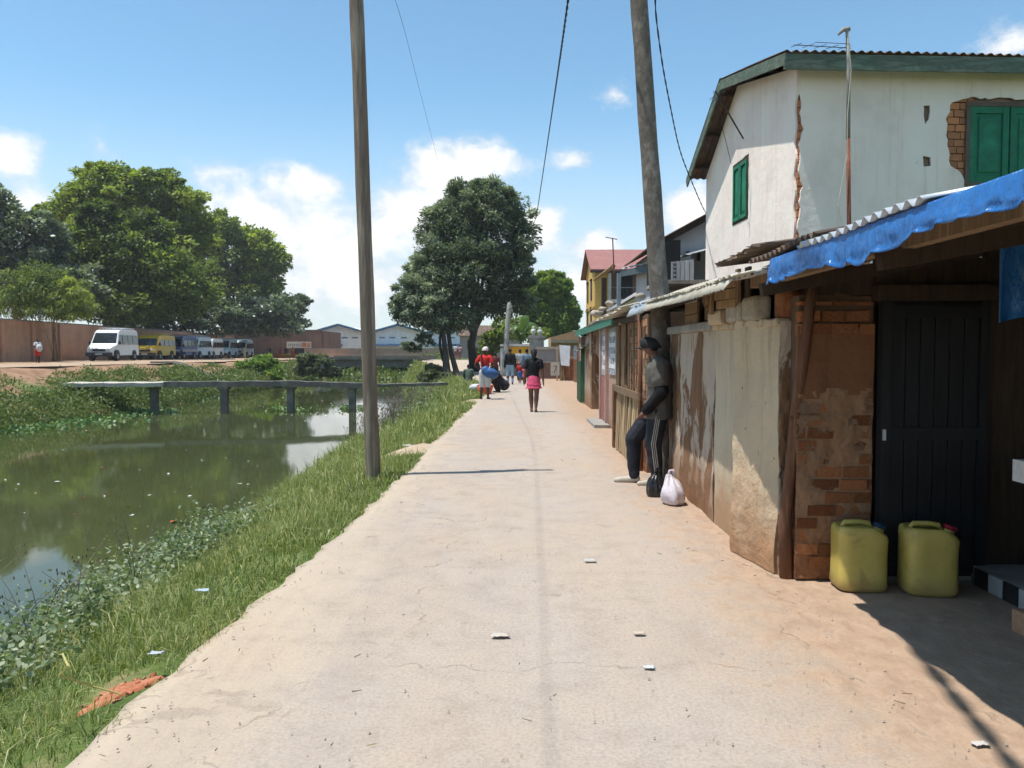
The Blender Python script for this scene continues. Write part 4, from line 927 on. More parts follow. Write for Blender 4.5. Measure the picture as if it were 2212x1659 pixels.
# posters shop with pink door posts
ps = thing('poster_shop', 'roadside shop with green fascia and grey posters past the slats', 'shop', (2.3, 16.5, 0))
MB().box((1.92, 13.2, 0), (3.4, 17.0, 2.0)).build('body', plaster('pink_shop_plaster', (.40, .26, .20), (.2, .13, .1), .6, (.3, .18, .11), .5), ps)
for (a, b, z0, z1) in ((15.9, 16.9, 1.0, 2.0), (14.6, 15.7, 1.05, 1.95)):
    o = MB().box((1.895, a, z0), (1.915, b, z1)).build('poster_board', mat('grey_poster', [(.55, .56, .56), (.35, .36, .37), (.70, .70, .68)], 5, .7, 0, dirt=((.16, .17, .18), 9, .52, .56)), ps)
    for k in range(4): MB().box((1.889, a + .1, z0 + .12 + k * .2), (1.895, b - .1 - .2 * (k % 2), z0 + .2 + k * .2)).build('poster_line', mat('poster_ink', (.72, .73, .73), 6, .7, 0), o)
MB().box((1.885, 15.95, .02), (1.915, 16.85, .98)).build('door', mat('faded_pink_door', [(.36, .13, .11), (.28, .10, .085)], 4, .8, .2), ps)
for y in (15.9, 16.95): MB().box((1.85, y - .05, 0), (1.925, y + .05, 2.0)).build('door_post', mat('pale_pink_post', (.52, .36, .30), 5, .8, .1), ps)
MB().box((1.6, 15.5, .0), (1.9, 17.1, .06)).build('doorstep', m_concrete, ps)
fas = [at(1322, 690, 13.4), at(1244, 722, 25.5)]
rf = corr('roof', m_rust, (fas[0].x - .05, 13.2, 2.10), (fas[1].x, 25.4, 2.08), (4.4, 13.2, 2.55), (4.4, 25.4, 2.5), 60, .02, ps, 2)
MB().bar(fas[0], fas[1], .03, .18).build('fascia', mat('green_fascia', [(.07, .22, .15), (.05, .16, .11)], 3, .7, .2, 20), rf)
# kiosk with a dark green door leaf
gk = thing('green_kiosk', 'kiosk with tall dark green door and tilted tin visor', 'kiosk', (2.4, 21.5, 0))
MB().box((2.05, 20.6, 0), (3.6, 24.6, 2.05)).build('body', m_brown, gk)
d = MB().box((1.98, 23.1, .03), (2.04, 24.4, 1.2)).build('door', m_green_dark, gk)
a, b = gnd(1256, 872), gnd(1304, 876)
o = MB().bar((a.x, a.y, .85), (b.x, b.y, .85), .06, 1.60).build('door', m_green_dark, gk); o['label'] = 'tall dark green door leaf facing the road'
for k in (.3, .95): MB().bar(Vector((a.x, a.y - .035, .35 + k)), Vector((b.x, b.y - .035, .35 + k)), .02, .07).build('rail', m_green_dark, o)
MB().bar((a.x + .25, a.y - .06, .42), (a.x + .25, a.y - .06, .62), .03, .03).build('handle', m_zinc_new, o)
MB().bar((a.x, a.y - .01, 1.82), (b.x, b.y - .01, 1.82), .05, .32).build('lintel_board', mat('brown_board', (.16, .07, .045), 4, .8, .2), gk)
corr('visor', m_green_old, at(1240, 762, 22.5), at(1300, 726, 20.4), at(1262, 748, 24), at(1318, 716, 22), 6, .02, gk, 2)
corr('visor_sheet', m_zinc_new, at(1250, 728, 22.5), at(1300, 724, 20.5), at(1252, 719, 25), at(1300, 715, 23), 6, .02, gk, 2)
MB().box((2.3, 21.2, 2.05), (3.6, 24, 2.35)).build('loft_box', m_concrete, gk)
# brick yard wall closing the street, with gate pillars
yw_ = thing('yard_wall', 'brick yard wall closing the end of the street', 'wall', (2.3, 43, 0))
MB().box((1.3, 43.2, 0), (3.35, 43.5, 1.6)).build('face', m_bw_dark, yw_); MB().box((1.35, 43.15, .9), (2.75, 43.21, 1.6)).build('render_band', mat('grey_render', [(.30, .28, .265), (.23, .21, .2)], 3, .9, .2), yw_)
MB().box((1.3, 43.05, 1.58), (2.9, 43.55, 1.72)).build('coping', m_stone, yw_); MB().box((1.35, 43.1, .86), (2.8, 43.2, .93)).build('ledge', m_stone, yw_)
for i, x in enumerate((1.16, 1.56)):
    g_ = thing('gate_pillar', ['grey concrete gate pillar with pale ball finial beside the yellow kiosk', 'second concrete gate pillar joining the brick yard wall'][i], 'pillar', (x, 43.6 + i * 1.2, 0), 'gate pillars')
    y = 43.6 + i * 1.2; MB().box((x - .22, y - .2, 0), (x + .22, y + .2, 2.2)).build('shaft', m_concrete, g_); MB().box((x - .28, y - .26, 2.2), (x + .28, y + .26, 2.34)).build('capital', m_concrete, g_)
    mb = MB(); mb.loft([(x, y, 2.34), (x, y, 2.42), (x, y, 2.45)], [.1, .06, .1], n=8); mb.ball((x, y, 2.56), .15, 10, 8); mb.ball((x, y, 2.76), .07, 8, 6); mb.build('finial', mat('pale_finial', (.55, .55, .52), 5, .8, .1), g_, True)
# little clay shed with posts and a white panel
cs = thing('clay_shed', 'ochre clay shed with leaning posts at the street corner', 'shed', (3.0, 40.5, 0))
MB().box((2.72, 40.4, 0), (3.25, 41.6, 1.2)).build('body', mat('ochre_clay', [(.42, .25, .13), (.34, .19, .10)], 4, .95, .4), cs)
mb = MB(); rough_wall(mb, (2.5, 40.38), (3.3, 40.38), 0, 1.1, .1, .03, .1); mb.build('clay_face', m_brick, cs)
for x, tl in ((2.28, .0), (2.45, .15), (2.62, -.2)): MB().bar((x, 40.3, 0), (x + tl, 40.3, 1.75), .09).build('post', m_bamboo, cs)
sg = thing('white_panel', 'blank white panel leaning on the clay shed', 'panel', (2.85, 40, .85))
P = [at(1208, 745, 40), at(1232, 747, 40), at(1230, 791, 39.9), at(1212, 789, 39.9)]
MB().prism(P, (0, .04, 0)).build('sheet', mat('white_sheet', (.72, .73, .74), 3, .5, 0), sg); MB().bar((2.87, 40.1, 0), (2.87, 40.1, .9), .06).build('stand', m_plank, sg)
sp = thing('striped_post', 'blue and white post at the corner of the right hand shops', 'post', (3.1, 38.5, 0))
MB().box((2.98, 38.4, .0), (3.12, 38.55, 1.1)).build('base', m_brick_pale, sp); MB().box((2.98, 38.4, 1.1), (3.12, 38.55, 1.75)).build('shaft', mat('blue_grey_paint', (.35, .42, .48), 5, .7, .1), sp)
MB().box((3.13, 38.4, 0), (3.3, 38.6, 1.7)).build('backing', mat('faded_red', (.4, .17, .14), 4, .8, .1), sp)
ns = thing('notice_board', 'small cream notice with black stroke on the clay shed', 'sign', (2.35, 39.9, .75))
q = at(1199, 797, 39.9); MB().box((q.x - .22, 39.9, q.z - .33), (q.x + .22, 39.93, q.z + .33)).build('board', mat('cream_board', (.55, .50, .40), 5, .8, .1), ns)
mb = MB(); mb.bar((q.x - .08, 39.89, q.z + .16), (q.x + .09, 39.89, q.z + .12), .01, .03); mb.bar((q.x + .09, 39.89, q.z + .12), (q.x - .06, 39.89, q.z - .2), .01, .03); mb.build('stroke', m_black, ns)
rw = thing('right_wall', 'low earth wall along the right side of the far street', 'wall', (3.4, 32, 0))
mb = MB(); rough_wall(mb, (3.3, 38.2), (2.5, 25.2), 0, 1.35, .25, .03, .15, 40, 8, 4); mb.build('face', m_bw_pale, rw); MB().bar((3.42, 38.2, 1.42), (2.62, 25.2, 1.42), .35, .08).build('coping', m_concrete, rw)

# yellow kiosk with dark lettering across its front
yk = thing('yellow_kiosk', 'yellow kiosk with white frame behind the walking people', 'kiosk', (-.3, 47.5, 0.05))
ka, kb = at(1084, 760, 46.5), at(1152, 760, 46.5)
MB().box((ka.x, 46.5, .05), (kb.x, 48.6, 1.82)).build('body', mat('brown_kiosk_side', (.26, .18, .12), 3, .9, .2), yk)
pn = MB().box((ka.x + .12, 46.44, .75), (kb.x, 46.5, 1.74)).build('yellow_panel', mat('yellow_paint', [(.78, .42, .03), (.70, .36, .03)], 2, .6, .05), yk)
MB().box((ka.x - .1, 46.3, 1.76), (kb.x + .1, 48.8, 1.90)).build('cornice', mat('cream_trim', (.66, .62, .55), 3, .8, .1), yk)
MB().box((ka.x - .08, 46.40, .02), (ka.x + .12, 46.5, 1.66)).build('door_jamb', mat('white_jamb', (.66, .66, .64), 3, .7, .05), yk)
mb = MB()                                                # a row of block letters, unreadable at this distance in the photograph
for k in range(9):
    x = ka.x + .42 + k * .15
    mb.box((x, 46.425, 1.06), (x + .03, 46.437, 1.24)); 
    if k % 3 != 1: mb.box((x + .03, 46.425, 1.20), (x + .09, 46.437, 1.24))
    if k % 2: mb.box((x + .07, 46.425, 1.06), (x + .10, 46.437, 1.16))
mb.build('lettering', m_black, pn)

# ================================================================== houses behind the right-hand row
h2 = thing('grey_house', 'grey limewashed house with plank balcony behind the tall pole', 'house', (4.2, 17.0, 0))
P = [(3.35, 17.2, 0), (7.0, 17.2, 0), (7.0, 17.2, 5.2), (4.75, 17.2, 4.62), (3.35, 17.2, 3.86)]
MB().prism(P, (0, 4.5, 0)).build('wall', m_grey_house, h2)
rf = corr('roof', m_rust, (3.05, 16.9, 3.80), (3.05, 21.9, 3.80), (5.4, 16.9, 5.08), (5.4, 21.9, 5.08), 24, .02, h2, 3)
MB().bar((3.08, 16.95, 3.74), (5.3, 16.95, 4.95), .03, .12).build('barge_board', m_dark_wood, rf)
for x in (3.72, 3.95): MB().box((x, 17.17, 3.42), (x + .07, 17.2, 3.62)).build('vent', m_black, h2)
bal = MB().box((2.75, 14.9, 2.75), (4.1, 16.6, 2.82)).build('balcony', m_concrete, h2)
o = at(1450, 600, 14.8); e = at(1500, 600, 14.8)
for k in range(5):
    x = o.x + (e.x - o.x) * k / 5; MB().box((x, 14.8, 2.80), (x + (e.x - o.x) / 5 - .012, 14.83, 3.14 + .01 * k)).build('plank', m_plank_g, bal)
MB().box((2.85, 16.0, 2.82), (3.35, 17.0, 3.7)).build('dark_doorway', m_black, h2); MB().bar((2.72, 15, 2.6), (2.72, 15, 3.75), .06).build('post', m_dark_wood, h2)  # doorway is a black box, its colour standing for the opening's shade
mb = MB(); 
for q in ((3.55, 14.79, 2.84), (3.55, 14.79, 2.95), (3.54, 14.79, 3.05)): pass
fl = at(1458, 598, 14.78)
for k in range(4): mb.add([(fl.x + .055 * math.cos(a) * (.5 + .5 * (j % 2)), 14.79, 2.86 + k * .075 + .04 * math.sin(a) * (.5 + .5 * (j % 2))) for j, a in enumerate(np.linspace(0, 5.5, 8))], [tuple(range(8))])
mb.build('painted_motif', mat('dull_violet', (.10, .09, .12), 5, .8, 0), bal)
ar = at(1440, 548, 16); al = at(1338, 582, 22)
corr('porch_sheet', m_zinc_new, (al.x, al.y, al.z), (ar.x + .5, ar.y, ar.z), (al.x + 1.2, al.y + .5, al.z + .35), (ar.x + 1.6, ar.y + .3, ar.z + .3), 10, .02, h2, 2)
MB().bar((al.x + .05, al.y, al.z - .12), (ar.x + .5, ar.y, ar.z - .12), .05, .16).build('porch_beam', mat('blue_grey_beam', (.10, .13, .14), 4, .8, .1), h2)
q = at(1337, 590, 21.8); MB().bar((q.x, 21.8, 2), (q.x, 21.8, q.z), .10).build('porch_post', mat('blue_post', (.30, .36, .40), 4, .8, .1), h2)
q = at(1305, 600, 23); MB().bar((q.x, 23, 2), (q.x, 23, q.z), .14).build('porch_post', m_dark_wood, h2)
q0, q1 = at(1283, 605, 24), at(1325, 575, 22.5); mb = MB(); mb.loft([q0, q0.lerp(q1, .6), q1], [.03, .05, .07], n=6); mb.build('rag_bundle', m_plank, h2)
q = at(1327, 545, 22.5); mb = MB(); mb.bar((q.x, 22.5, 3.6), (q.x - .05, 22.5, q.z + .4), .03); mb.bar((q.x - .25, 22.5, q.z + .42), (q.x + .08, 22.5, q.z + .36), .02); mb.build('aerial', m_rusty_iron, h2)
# small cream house with grey tin roof between
h3 = thing('cream_house', 'small cream house under grey tin sheets in front of the yellow building', 'house', (5.5, 32, 0))
MB().prism([(4.35, 32, 0), (7.2, 32, 0), (7.2, 32, 4.6), (6.4, 32, 4.5), (4.35, 32, 3.3)], (0, 4, 0)).build('wall', plaster('cream_limewash', (.62, .54, .36), (.4, .33, .22), .4), h3)
corr('roof', m_zinc, (4.0, 31.6, 3.15), (4.0, 36, 3.15), (6.6, 31.6, 4.75), (6.6, 36, 4.75), 18, .03, h3, 2)
for x in (4.62, 5.3): MB().box((x, 31.96, 1.9), (x + .38, 32.0, 2.75)).build('window', m_black, h3)
MB().box((4.3, 31.9, 2.75), (5.0, 31.99, 2.95)).build('lintel', m_concrete, h3)
for k in range(6): MB().box((4.02 + k * .055, 30.6, .5), (4.07 + k * .055, 30.64, 3.0)).build('board', m_plank_g, h3)
MB().box((3.55, 30.0, .5), (3.98, 30.06, 2.75)).build('red_door', mat('dull_red_door', (.22, .07, .06), 4, .8, .1), h3)
# three-storey yellow building
yb = thing('yellow_building', 'three storey yellow building with iron balconies and red roof', 'building', (8.3, 61, .3))
m_ye = mat('yellow_ochre_wall', [(.72, .46, .14), (.64, .40, .12)], 1, .9, .1, 8, dirt=((.45, .3, .15), 1.2, .6, .8)); m_shade = mat('shaded_inner_wall', (.30, .18, .12), 2, .9, .1)  # shade behind the balconies put into the inner wall's brown
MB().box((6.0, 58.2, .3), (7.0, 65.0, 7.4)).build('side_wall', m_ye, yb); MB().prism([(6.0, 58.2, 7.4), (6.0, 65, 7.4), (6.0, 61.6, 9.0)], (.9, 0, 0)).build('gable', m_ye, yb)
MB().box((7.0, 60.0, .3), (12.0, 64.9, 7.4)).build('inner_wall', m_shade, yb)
rf = MB(); rf.prism([(5.6, 57.5, 7.25), (5.6, 61.6, 9.15), (5.6, 61.6, 9.25), (5.6, 57.5, 7.35)], (6.6, 0, 0)); rf.prism([(5.6, 65.7, 7.25), (5.6, 61.6, 9.15), (5.6, 61.6, 9.25), (5.6, 65.7, 7.35)], (6.6, 0, 0)); rf.build('roof', m_redroof, yb)
MB().box((5.6, 57.5, 7.10), (12.2, 57.6, 7.26)).build('eave_board', m_dark_wood, yb)
for z in (4.95, 2.75):
    s_ = MB().box((6.9, 57.6, z), (12, 60.0, z + .25)).build('balcony', mat('pink_white_slab', (.62, .54, .50), 3, .8, .1), yb)
    for k in range(16):
        x = 7.0 + k * .3; b_ = MB(); b_.bar((x, 57.7, z + .25), (x + .15, 57.7, z + .65), .03); b_.bar((x + .15, 57.7, z + .65), (x, 57.7, z + 1.05), .03); b_.bar((x + .02, 57.7, z + 1.0), (x + .3, 57.7, z + .3), .025); b_.build('railing_bar', m_iron, s_)
    MB().bar((6.95, 57.7, z + 1.1), (12, 57.7, z + 1.1), .05).build('handrail', m_concrete, s_)
for z in (.3, 3.0, 5.2): MB().box((6.92, 57.62, z), (7.12, 57.82, z + 2.0)).build('column', mat('pale_column', (.58, .52, .48), 3, .8, .1), yb)
for z in (5.4, 3.1):
    for x in (7.9, 9.8): MB().box((x, 59.95, z), (x + 1.1, 60.0, z + 1.7)).build('door', m_black, yb)
for (y, z) in ((60.2, 3.2), (60.2, 5.3), (63.0, 3.2), (63, 5.3)):
    w_ = MB().box((5.96, y, z), (6.0, y + .9, z + 1.5)).build('window', m_black, yb); MB().box((5.90, y - .1, z + 1.5), (6.0, y + 1.0, z + 1.6)).build('lintel', m_dark_wood, w_)
MB().box((5.93, 58.2, 4.6), (6.0, 65, 4.75)).build('string_course', mat('ochre_band', (.6, .36, .1), 3, .8, .1), yb)

# ================================================================== footbridge over the canal
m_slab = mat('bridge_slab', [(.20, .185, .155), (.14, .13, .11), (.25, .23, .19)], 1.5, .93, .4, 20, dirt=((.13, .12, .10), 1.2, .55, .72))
m_slab_lit = mat('sunlit_slab', [(.52, .48, .41), (.45, .41, .34)], 1.5, .93, .3, 20)  # sunlight on the end slab put into its lighter colour
fb_ = thing('footbridge', 'narrow concrete plank footbridge on square posts across the canal', 'bridge', (-10.5, 32, WATER_Z))
L0, L1 = at(145, 826, 31.2), at(357, 825, 32)
def deck(nm, a, b, wd, th, m, lab=None):
    mb = MB(); n = 10; P = [a.lerp(b, i / n) + Vector((0, 0, .012 * math.sin(i * 2.1))) for i in range(n + 1)]
    for i in range(n): mb.bar(P[i], P[i + 1], wd, th)
    o = mb.build(nm, m, fb_); 
    if lab: o['label'] = lab
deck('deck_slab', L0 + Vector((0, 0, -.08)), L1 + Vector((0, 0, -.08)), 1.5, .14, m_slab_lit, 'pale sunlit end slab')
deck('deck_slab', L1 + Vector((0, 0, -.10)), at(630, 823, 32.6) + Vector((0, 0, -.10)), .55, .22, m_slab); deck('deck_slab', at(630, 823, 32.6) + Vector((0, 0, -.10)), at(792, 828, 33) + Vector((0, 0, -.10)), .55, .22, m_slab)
deck('deck_slab', at(792, 830, 33) + Vector((0, 0, -.06)), at(965, 826, 34) + Vector((0, 0, -.06)), .5, .12, m_slab)
for u, y in ((178, 31.4), (333, 31.9), (485, 32.2), (628, 32.6), (761, 32.9)):
    p = at(u, 830, y); MB().box((p.x - .125, y - .14, -1.9), (p.x + .125, y + .14, p.z - .14)).build('post', m_slab, fb_); MB().box((p.x - .19, y - .2, p.z - .2), (p.x + .19, y + .2, p.z - .13)).build('post_cap', m_slab, fb_)
# road bridge
rb = thing('road_bridge', 'heavy grey concrete road bridge over the overgrown canal end', 'bridge', (-12, 74, -.5))
zt_ = at(800, 771, 74).z
MB().box((-17.2, 73.6, zt_ - .95), (-7.9, 80, zt_ - .25)).build('deck', m_slab, rb); MB().box((-17.8, 73.3, zt_ - .25), (-7.6, 74.0, zt_)).build('parapet', m_slab, rb); MB().box((-17.8, 80, zt_ - .25), (-7.6, 80.5, zt_ + .1)).build('parapet', m_slab, rb)
MB().prism([(-8.2, 73.4, zt_ - .3), (-7.2, 73.4, zt_ - .3), (-7.2, 73.4, -1.2), (-9.6, 73.4, -1.2)], (0, 7, 0)).build('abutment', m_concrete, rb)
MB().prism([(-18.4, 73.4, zt_ - .3), (-16.6, 73.4, zt_ - .3), (-16.4, 73.4, -1.2), (-18.4, 73.4, -1.2)], (0, 7, 0)).build('abutment', m_concrete, rb)
# concrete drain chute and a bare earth slip on the far bank, lying on the slope
def drape(x0, x1, y0, y1, wob, lift, n=12):
    mb = MB()
    def fn(u, v):
        x = x0 + (x1 - x0) * u; y = y0 + (y1 - y0) * v + wob * math.sin(u * 5) + .6 * u; return Vector((x, y, float(height(x, y)) + lift))
    mb.grid(fn, n, n); mb.v = mb.v; return mb
dc = drape(-20.8, -16.2, 46, 47.3, .15, .14).build('drain_chute', mat('dark_wet_concrete', (.12, .115, .10), 2, .9, .3), smooth=True); dc.modifiers.new('solid', 'SOLIDIFY').thickness = .12
tag(dc, 'dark concrete drain chute running down the far bank', 'drain')
tag(drape(-21.4, -16.6, 58.5, 62.5, .5, .22).build('bare_slope', mat('bare_tan_earth', [(.42, .30, .20), (.33, .23, .15)], 1.5, .95, .4), smooth=True), kind='structure')

# ================================================================== far walls and warehouse
w1 = quad_bricks_far('park_wall', 'long red brick wall behind the parked vans', (-33.5, 40), (-38.8, 112), .3, 3.62, .3, m_bw_red)
w1.rotation_euler = (0, 0, 0)
for k, y in enumerate(np.arange(42, 64, 4.0)):
    x = -33.5 - (y - 40) * 5.3 / 72 + .02; MB().box((x, y, .5), (x + .12, y + .35, 3.55)).build('pier', m_bw_red, w1)
gwl = [at(228 * 2.16, 712, 113), at(694, 712, 113)]
w2 = quad_bricks_far('gate_wall', 'tall dark brick wall with a market sign beyond the vans', (gwl[0].x - 2, 113), (gwl[1].x, 113), .3, 4.4, .4, m_bw_dark)
MB().box((gwl[1].x, 113.2, .3), (gwl[1].x + .4, 124, 4.3)).build('return', m_bw_dark, w2)
sgn = thing('market_sign', 'white and orange sign board over the market stall', 'sign', at(645, 750, 111))
a, b = at(619, 738, 111), at(672, 752, 111)
sb = MB().box((a.x, 111, b.z), (b.x, 111.15, a.z)).build('board', mat('white_sign', (.72, .70, .64), 2, .6, .05), sgn)
MB().box((a.x + (b.x - a.x) * .62, 110.95, b.z + .15), (a.x + (b.x - a.x) * .8, 111, a.z - .15)).build('orange_block', mat('sign_orange', (.6, .22, .12), 2, .6, 0), sb); MB().box((a.x + (b.x - a.x) * .83, 110.95, b.z + .15), (b.x - .1, 111, a.z - .15)).build('orange_block', mat('sign_orange_pale', (.62, .32, .2), 2, .6, 0), sb)
mb = MB()
for k in range(7): mb.box((a.x + .25 + k * .26, 110.96, b.z + .3), (a.x + .38 + k * .26, 111, a.z - .3))
mb.build('lettering', mat('sign_grey', (.35, .34, .33), 2, .6, 0), sb)
for x in (a.x + .1, b.x - .2): MB().box((x, 111.05, .3), (x + .12, 111.15, b.z)).build('leg', m_iron, sgn)
MB().box((a.x + .4, 112.2, .5), (b.x - .2, 112.95, b.z)).build('stall_recess', m_black, sgn)  # solid black box, the recess's shade put into its colour
w3 = quad_bricks_far('boundary_wall', 'low salmon brick boundary wall in front of the warehouse', (-27, 104), (-5.2, 104), .2, 1.75, .3, m_bw_pale)
wh = thing('warehouse', 'white warehouse with three blue edged gables', 'warehouse', (-22, 137, .3))
m_ww = mat('warehouse_white', [(.86, .85, .81), (.80, .79, .75)], .3, .8, .05, 3); m_wb = mat('warehouse_blue', (.05, .17, .30), .5, .6, 0)
zp, ze = at(860, 703, 135).z, at(860, 721, 135).z
for u in (732, 860, 988):
    x = at(u, 720, 135).x
    g_ = MB(); g_.prism([(x - 5, 135, 0), (x + 5, 135, 0), (x + 5, 135, ze), (x, 135, zp), (x - 5, 135, ze)], (0, 40, 0)); wl_ = g_.build('gable_bay', m_ww, wh)
    for s in (-1, 1): MB().bar((x, 134.6, zp + .12), (x + s * 5.0, 134.6, ze + .12), .9, .32).build('roof_edge', m_wb, wl_)
    for dx in (-3.6, -1.3, 1.3, 3.6)[:3 if u == 860 else 4]: MB().box((x + dx * .75 - .5, 134.93, 3.6), (x + dx * .75 + .5, 135, 3.85)).build('vent', mat('vent_grey', (.25, .28, .28), 1, .8, 0), wl_)
    MB().box((x - 4.2, 133.0, 2.3), (x + .6, 135, 2.65)).build('canopy', mat('canopy_blue', (.10, .22, .42), .5, .6, 0), wl_)
wh2 = thing('pink_far_house', 'pale pink house half hidden behind the roadside trees', 'house', (-3, 95, .5))
MB().box((-6.2, 95, .4), (1.0, 100, 3.4)).build('wall', mat('faded_pink_wall', [(.42, .34, .32), (.36, .28, .26)], .6, .9, .1), wh2); MB().prism([(-6.6, 94.6, 3.3), (-6.6, 100.4, 3.3), (-6.6, 97.5, 4.6)], (8, 0, 0)).build('roof', m_rust, wh2)
for x in (-5.3, -3.2, -1.2): MB().box((x, 94.95, 1.7), (x + .8, 95, 2.8)).build('window', m_black, wh2)
gh = thing('hillside_house', 'brown gabled house under the mango tree', 'house', (5.5, 66, .4))
MB().prism([(3.4, 70, .4), (8.0, 70, .4), (8.0, 70, 2.7), (5.7, 70, 3.3), (3.4, 70, 2.7)], (0, 5, 0)).build('wall', mat('ochre_house', (.45, .30, .17), 1, .9, .1), gh); MB().box((3.4, 69.5, 2.2), (6.2, 70, 2.5)).build('roof', m_stone, gh)

# ================================================================== trees
m_bark = mat('bark', [(.10, .08, .065), (.065, .052, .042), (.15, .125, .10)], 4, .95, .6, 14, (5, 5, .6))
lm_olive = leaf_mat('olive_green_leaf', (.038, .06, .024), (.155, .215, .046), (.47, .53, .10), .4, .5)  # leaf hues vary, with crown highlights and shadows put into them
lm_dark = leaf_mat('dark_glossy_leaf', (.040, .06, .038), (.118, .158, .10), (.40, .45, .33), .33, .36)  # leaf hues vary; the pale end puts glints into the colour
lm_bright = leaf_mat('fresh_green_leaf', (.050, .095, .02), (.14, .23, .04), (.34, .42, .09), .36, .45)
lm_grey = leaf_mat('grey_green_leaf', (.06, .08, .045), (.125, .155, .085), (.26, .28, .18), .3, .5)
def crown(parent, m, lobes, leaf, per=1.0, clump=.24, aspect=.55, droop=.0, tint0=.42, name='crown', flat=.7):
    C, D, S, T = [], [], [], []
    for (c, r, n) in lobes:
        c = np.array(c); r = np.array(r); K_ = max(16, int(48 * (r.mean() / leaf / 9)))
        d = rng.normal(0, 1, (K_, 3)); d /= np.linalg.norm(d, axis=1, keepdims=True); d[:, 2] = np.where(d[:, 2] < -.55, -d[:, 2], d[:, 2])
        cc = c + d * r * rng.uniform(.6, 1.13, (K_, 1)); rad = r.mean() * clump * 1.25 * rng.uniform(.6, 1.3, K_); tk = rng.normal(0, .13, K_) + rng.normal(0, .09)
        n = int(n * per * 1.45); k = rng.integers(0, K_, n)
        e = rng.normal(0, 1, (n, 3)); e /= np.linalg.norm(e, axis=1, keepdims=True); e *= (rng.uniform(.25, 1, (n, 1)) ** .5); e[:, 2] *= flat
        p = cc[k] + e * rad[k][:, None]
        inner = rng.uniform(0, 1, n) < .30; dq = rng.normal(0, 1, (n, 3)); dq /= np.linalg.norm(dq, axis=1, keepdims=True); q = dq * (rng.uniform(.2, 1, (n, 1)) ** .5) * r * .98 + c; p = np.where(inner[:, None], q, p)
        a = e + .5 * d[k] + rng.normal(0, .45, (n, 3)); a[:, 2] -= droop
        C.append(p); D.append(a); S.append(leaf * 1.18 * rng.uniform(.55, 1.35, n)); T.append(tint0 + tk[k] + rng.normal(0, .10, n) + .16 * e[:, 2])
    V, Fq, Tt = leaf_cards(np.concatenate(C), np.concatenate(D), np.concatenate(S), np.concatenate(T), aspect, .25, 1.0)
    return np_obj(name, V, Fq, m, parent, tint=Tt)
def limbs(parent, base, trunk_pts, r0, targets, n=9):
    mb = MB(); P = [Vector(p) for p in trunk_pts]; k = len(P)
    mb.loft(P, [r0 * (1.35 if i == 0 else 1) * (1 - .55 * i / (k - 1)) for i in range(k)], n=n)
    tr = mb.build('trunk', m_bark, parent, True)
    for (f, tgt) in targets:
        i = min(int(f * (k - 1)), k - 2); a = P[i].lerp(P[i + 1], f * (k - 1) - i); b = Vector(tgt); mdl = a.lerp(b, .5) + Vector((0, 0, (b - a).length * .10)) + Vector((random.uniform(-.3, .3), random.uniform(-.3, .3), 0))
        q = MB(); rr = r0 * .5 * (1 - .3 * f); q.loft([a, a.lerp(mdl, .5) + Vector((0, 0, .05)), mdl, b], [rr, rr * .8, rr * .6, rr * .2], n=6); q.build('limb', m_bark, tr, True)
def tree(name, label, base, lobes, leaf, m, trunk, r0, group=None, cat='tree', **kw):
    t_ = thing(name, label, cat, base, group)
    limbs(t_, base, trunk, r0, [(random.uniform(.45, .98), Vector(l[0]) + Vector((random.uniform(-.2, .2) * l[1][0], random.uniform(-.2, .2) * l[1][1], 0))) for l in lobes])
    crown(t_, m, lobes, leaf, **kw); return t_
def L(u, v, Y, ru, n, rv=None, ry=None):
    """lobe from its place and half size in the picture at depth Y"""
    p = at(u, v, Y); k = Y / F; return (tuple(p), (ru * k, (ry or ru) * k * .9, (rv or ru * .8) * k), n)
GT = 'trees behind the park wall'
# the broad spreading tree
Y = 82
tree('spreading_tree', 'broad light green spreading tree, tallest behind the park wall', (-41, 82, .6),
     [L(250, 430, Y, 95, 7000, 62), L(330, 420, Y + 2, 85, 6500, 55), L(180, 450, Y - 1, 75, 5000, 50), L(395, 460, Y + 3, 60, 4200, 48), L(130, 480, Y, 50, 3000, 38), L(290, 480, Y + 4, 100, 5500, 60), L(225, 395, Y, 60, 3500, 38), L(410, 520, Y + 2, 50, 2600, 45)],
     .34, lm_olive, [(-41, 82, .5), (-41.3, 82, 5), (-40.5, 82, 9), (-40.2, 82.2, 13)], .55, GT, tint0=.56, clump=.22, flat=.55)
Y = 74
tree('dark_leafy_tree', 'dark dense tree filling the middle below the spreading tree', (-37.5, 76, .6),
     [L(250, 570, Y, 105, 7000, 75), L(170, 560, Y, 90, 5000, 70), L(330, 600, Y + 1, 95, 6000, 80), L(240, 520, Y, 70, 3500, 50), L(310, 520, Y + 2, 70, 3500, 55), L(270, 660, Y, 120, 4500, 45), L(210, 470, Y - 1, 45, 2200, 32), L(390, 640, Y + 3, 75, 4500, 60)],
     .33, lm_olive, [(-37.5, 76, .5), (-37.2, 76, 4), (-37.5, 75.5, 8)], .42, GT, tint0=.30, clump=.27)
Y = 116
tree('round_tree', 'tall light green tree at the far end of the van park', (-40, 118, .4),
     [L(500, 545, Y, 75, 6000, 65), L(560, 560, Y, 55, 4500, 55), L(470, 500, Y + 2, 45, 2600, 40), L(590, 570, Y, 32, 2200, 48), L(440, 600, Y - 4, 62, 4200, 42), L(520, 640, Y, 85, 4800, 50), L(575, 650, Y, 45, 2800, 50), L(400, 560, Y - 2, 50, 2600, 60)],
     .46, lm_olive, [(-40, 118, .3), (-40.2, 118, 5), (-39.5, 118, 11)], .5, GT, tint0=.50)
Y = 124
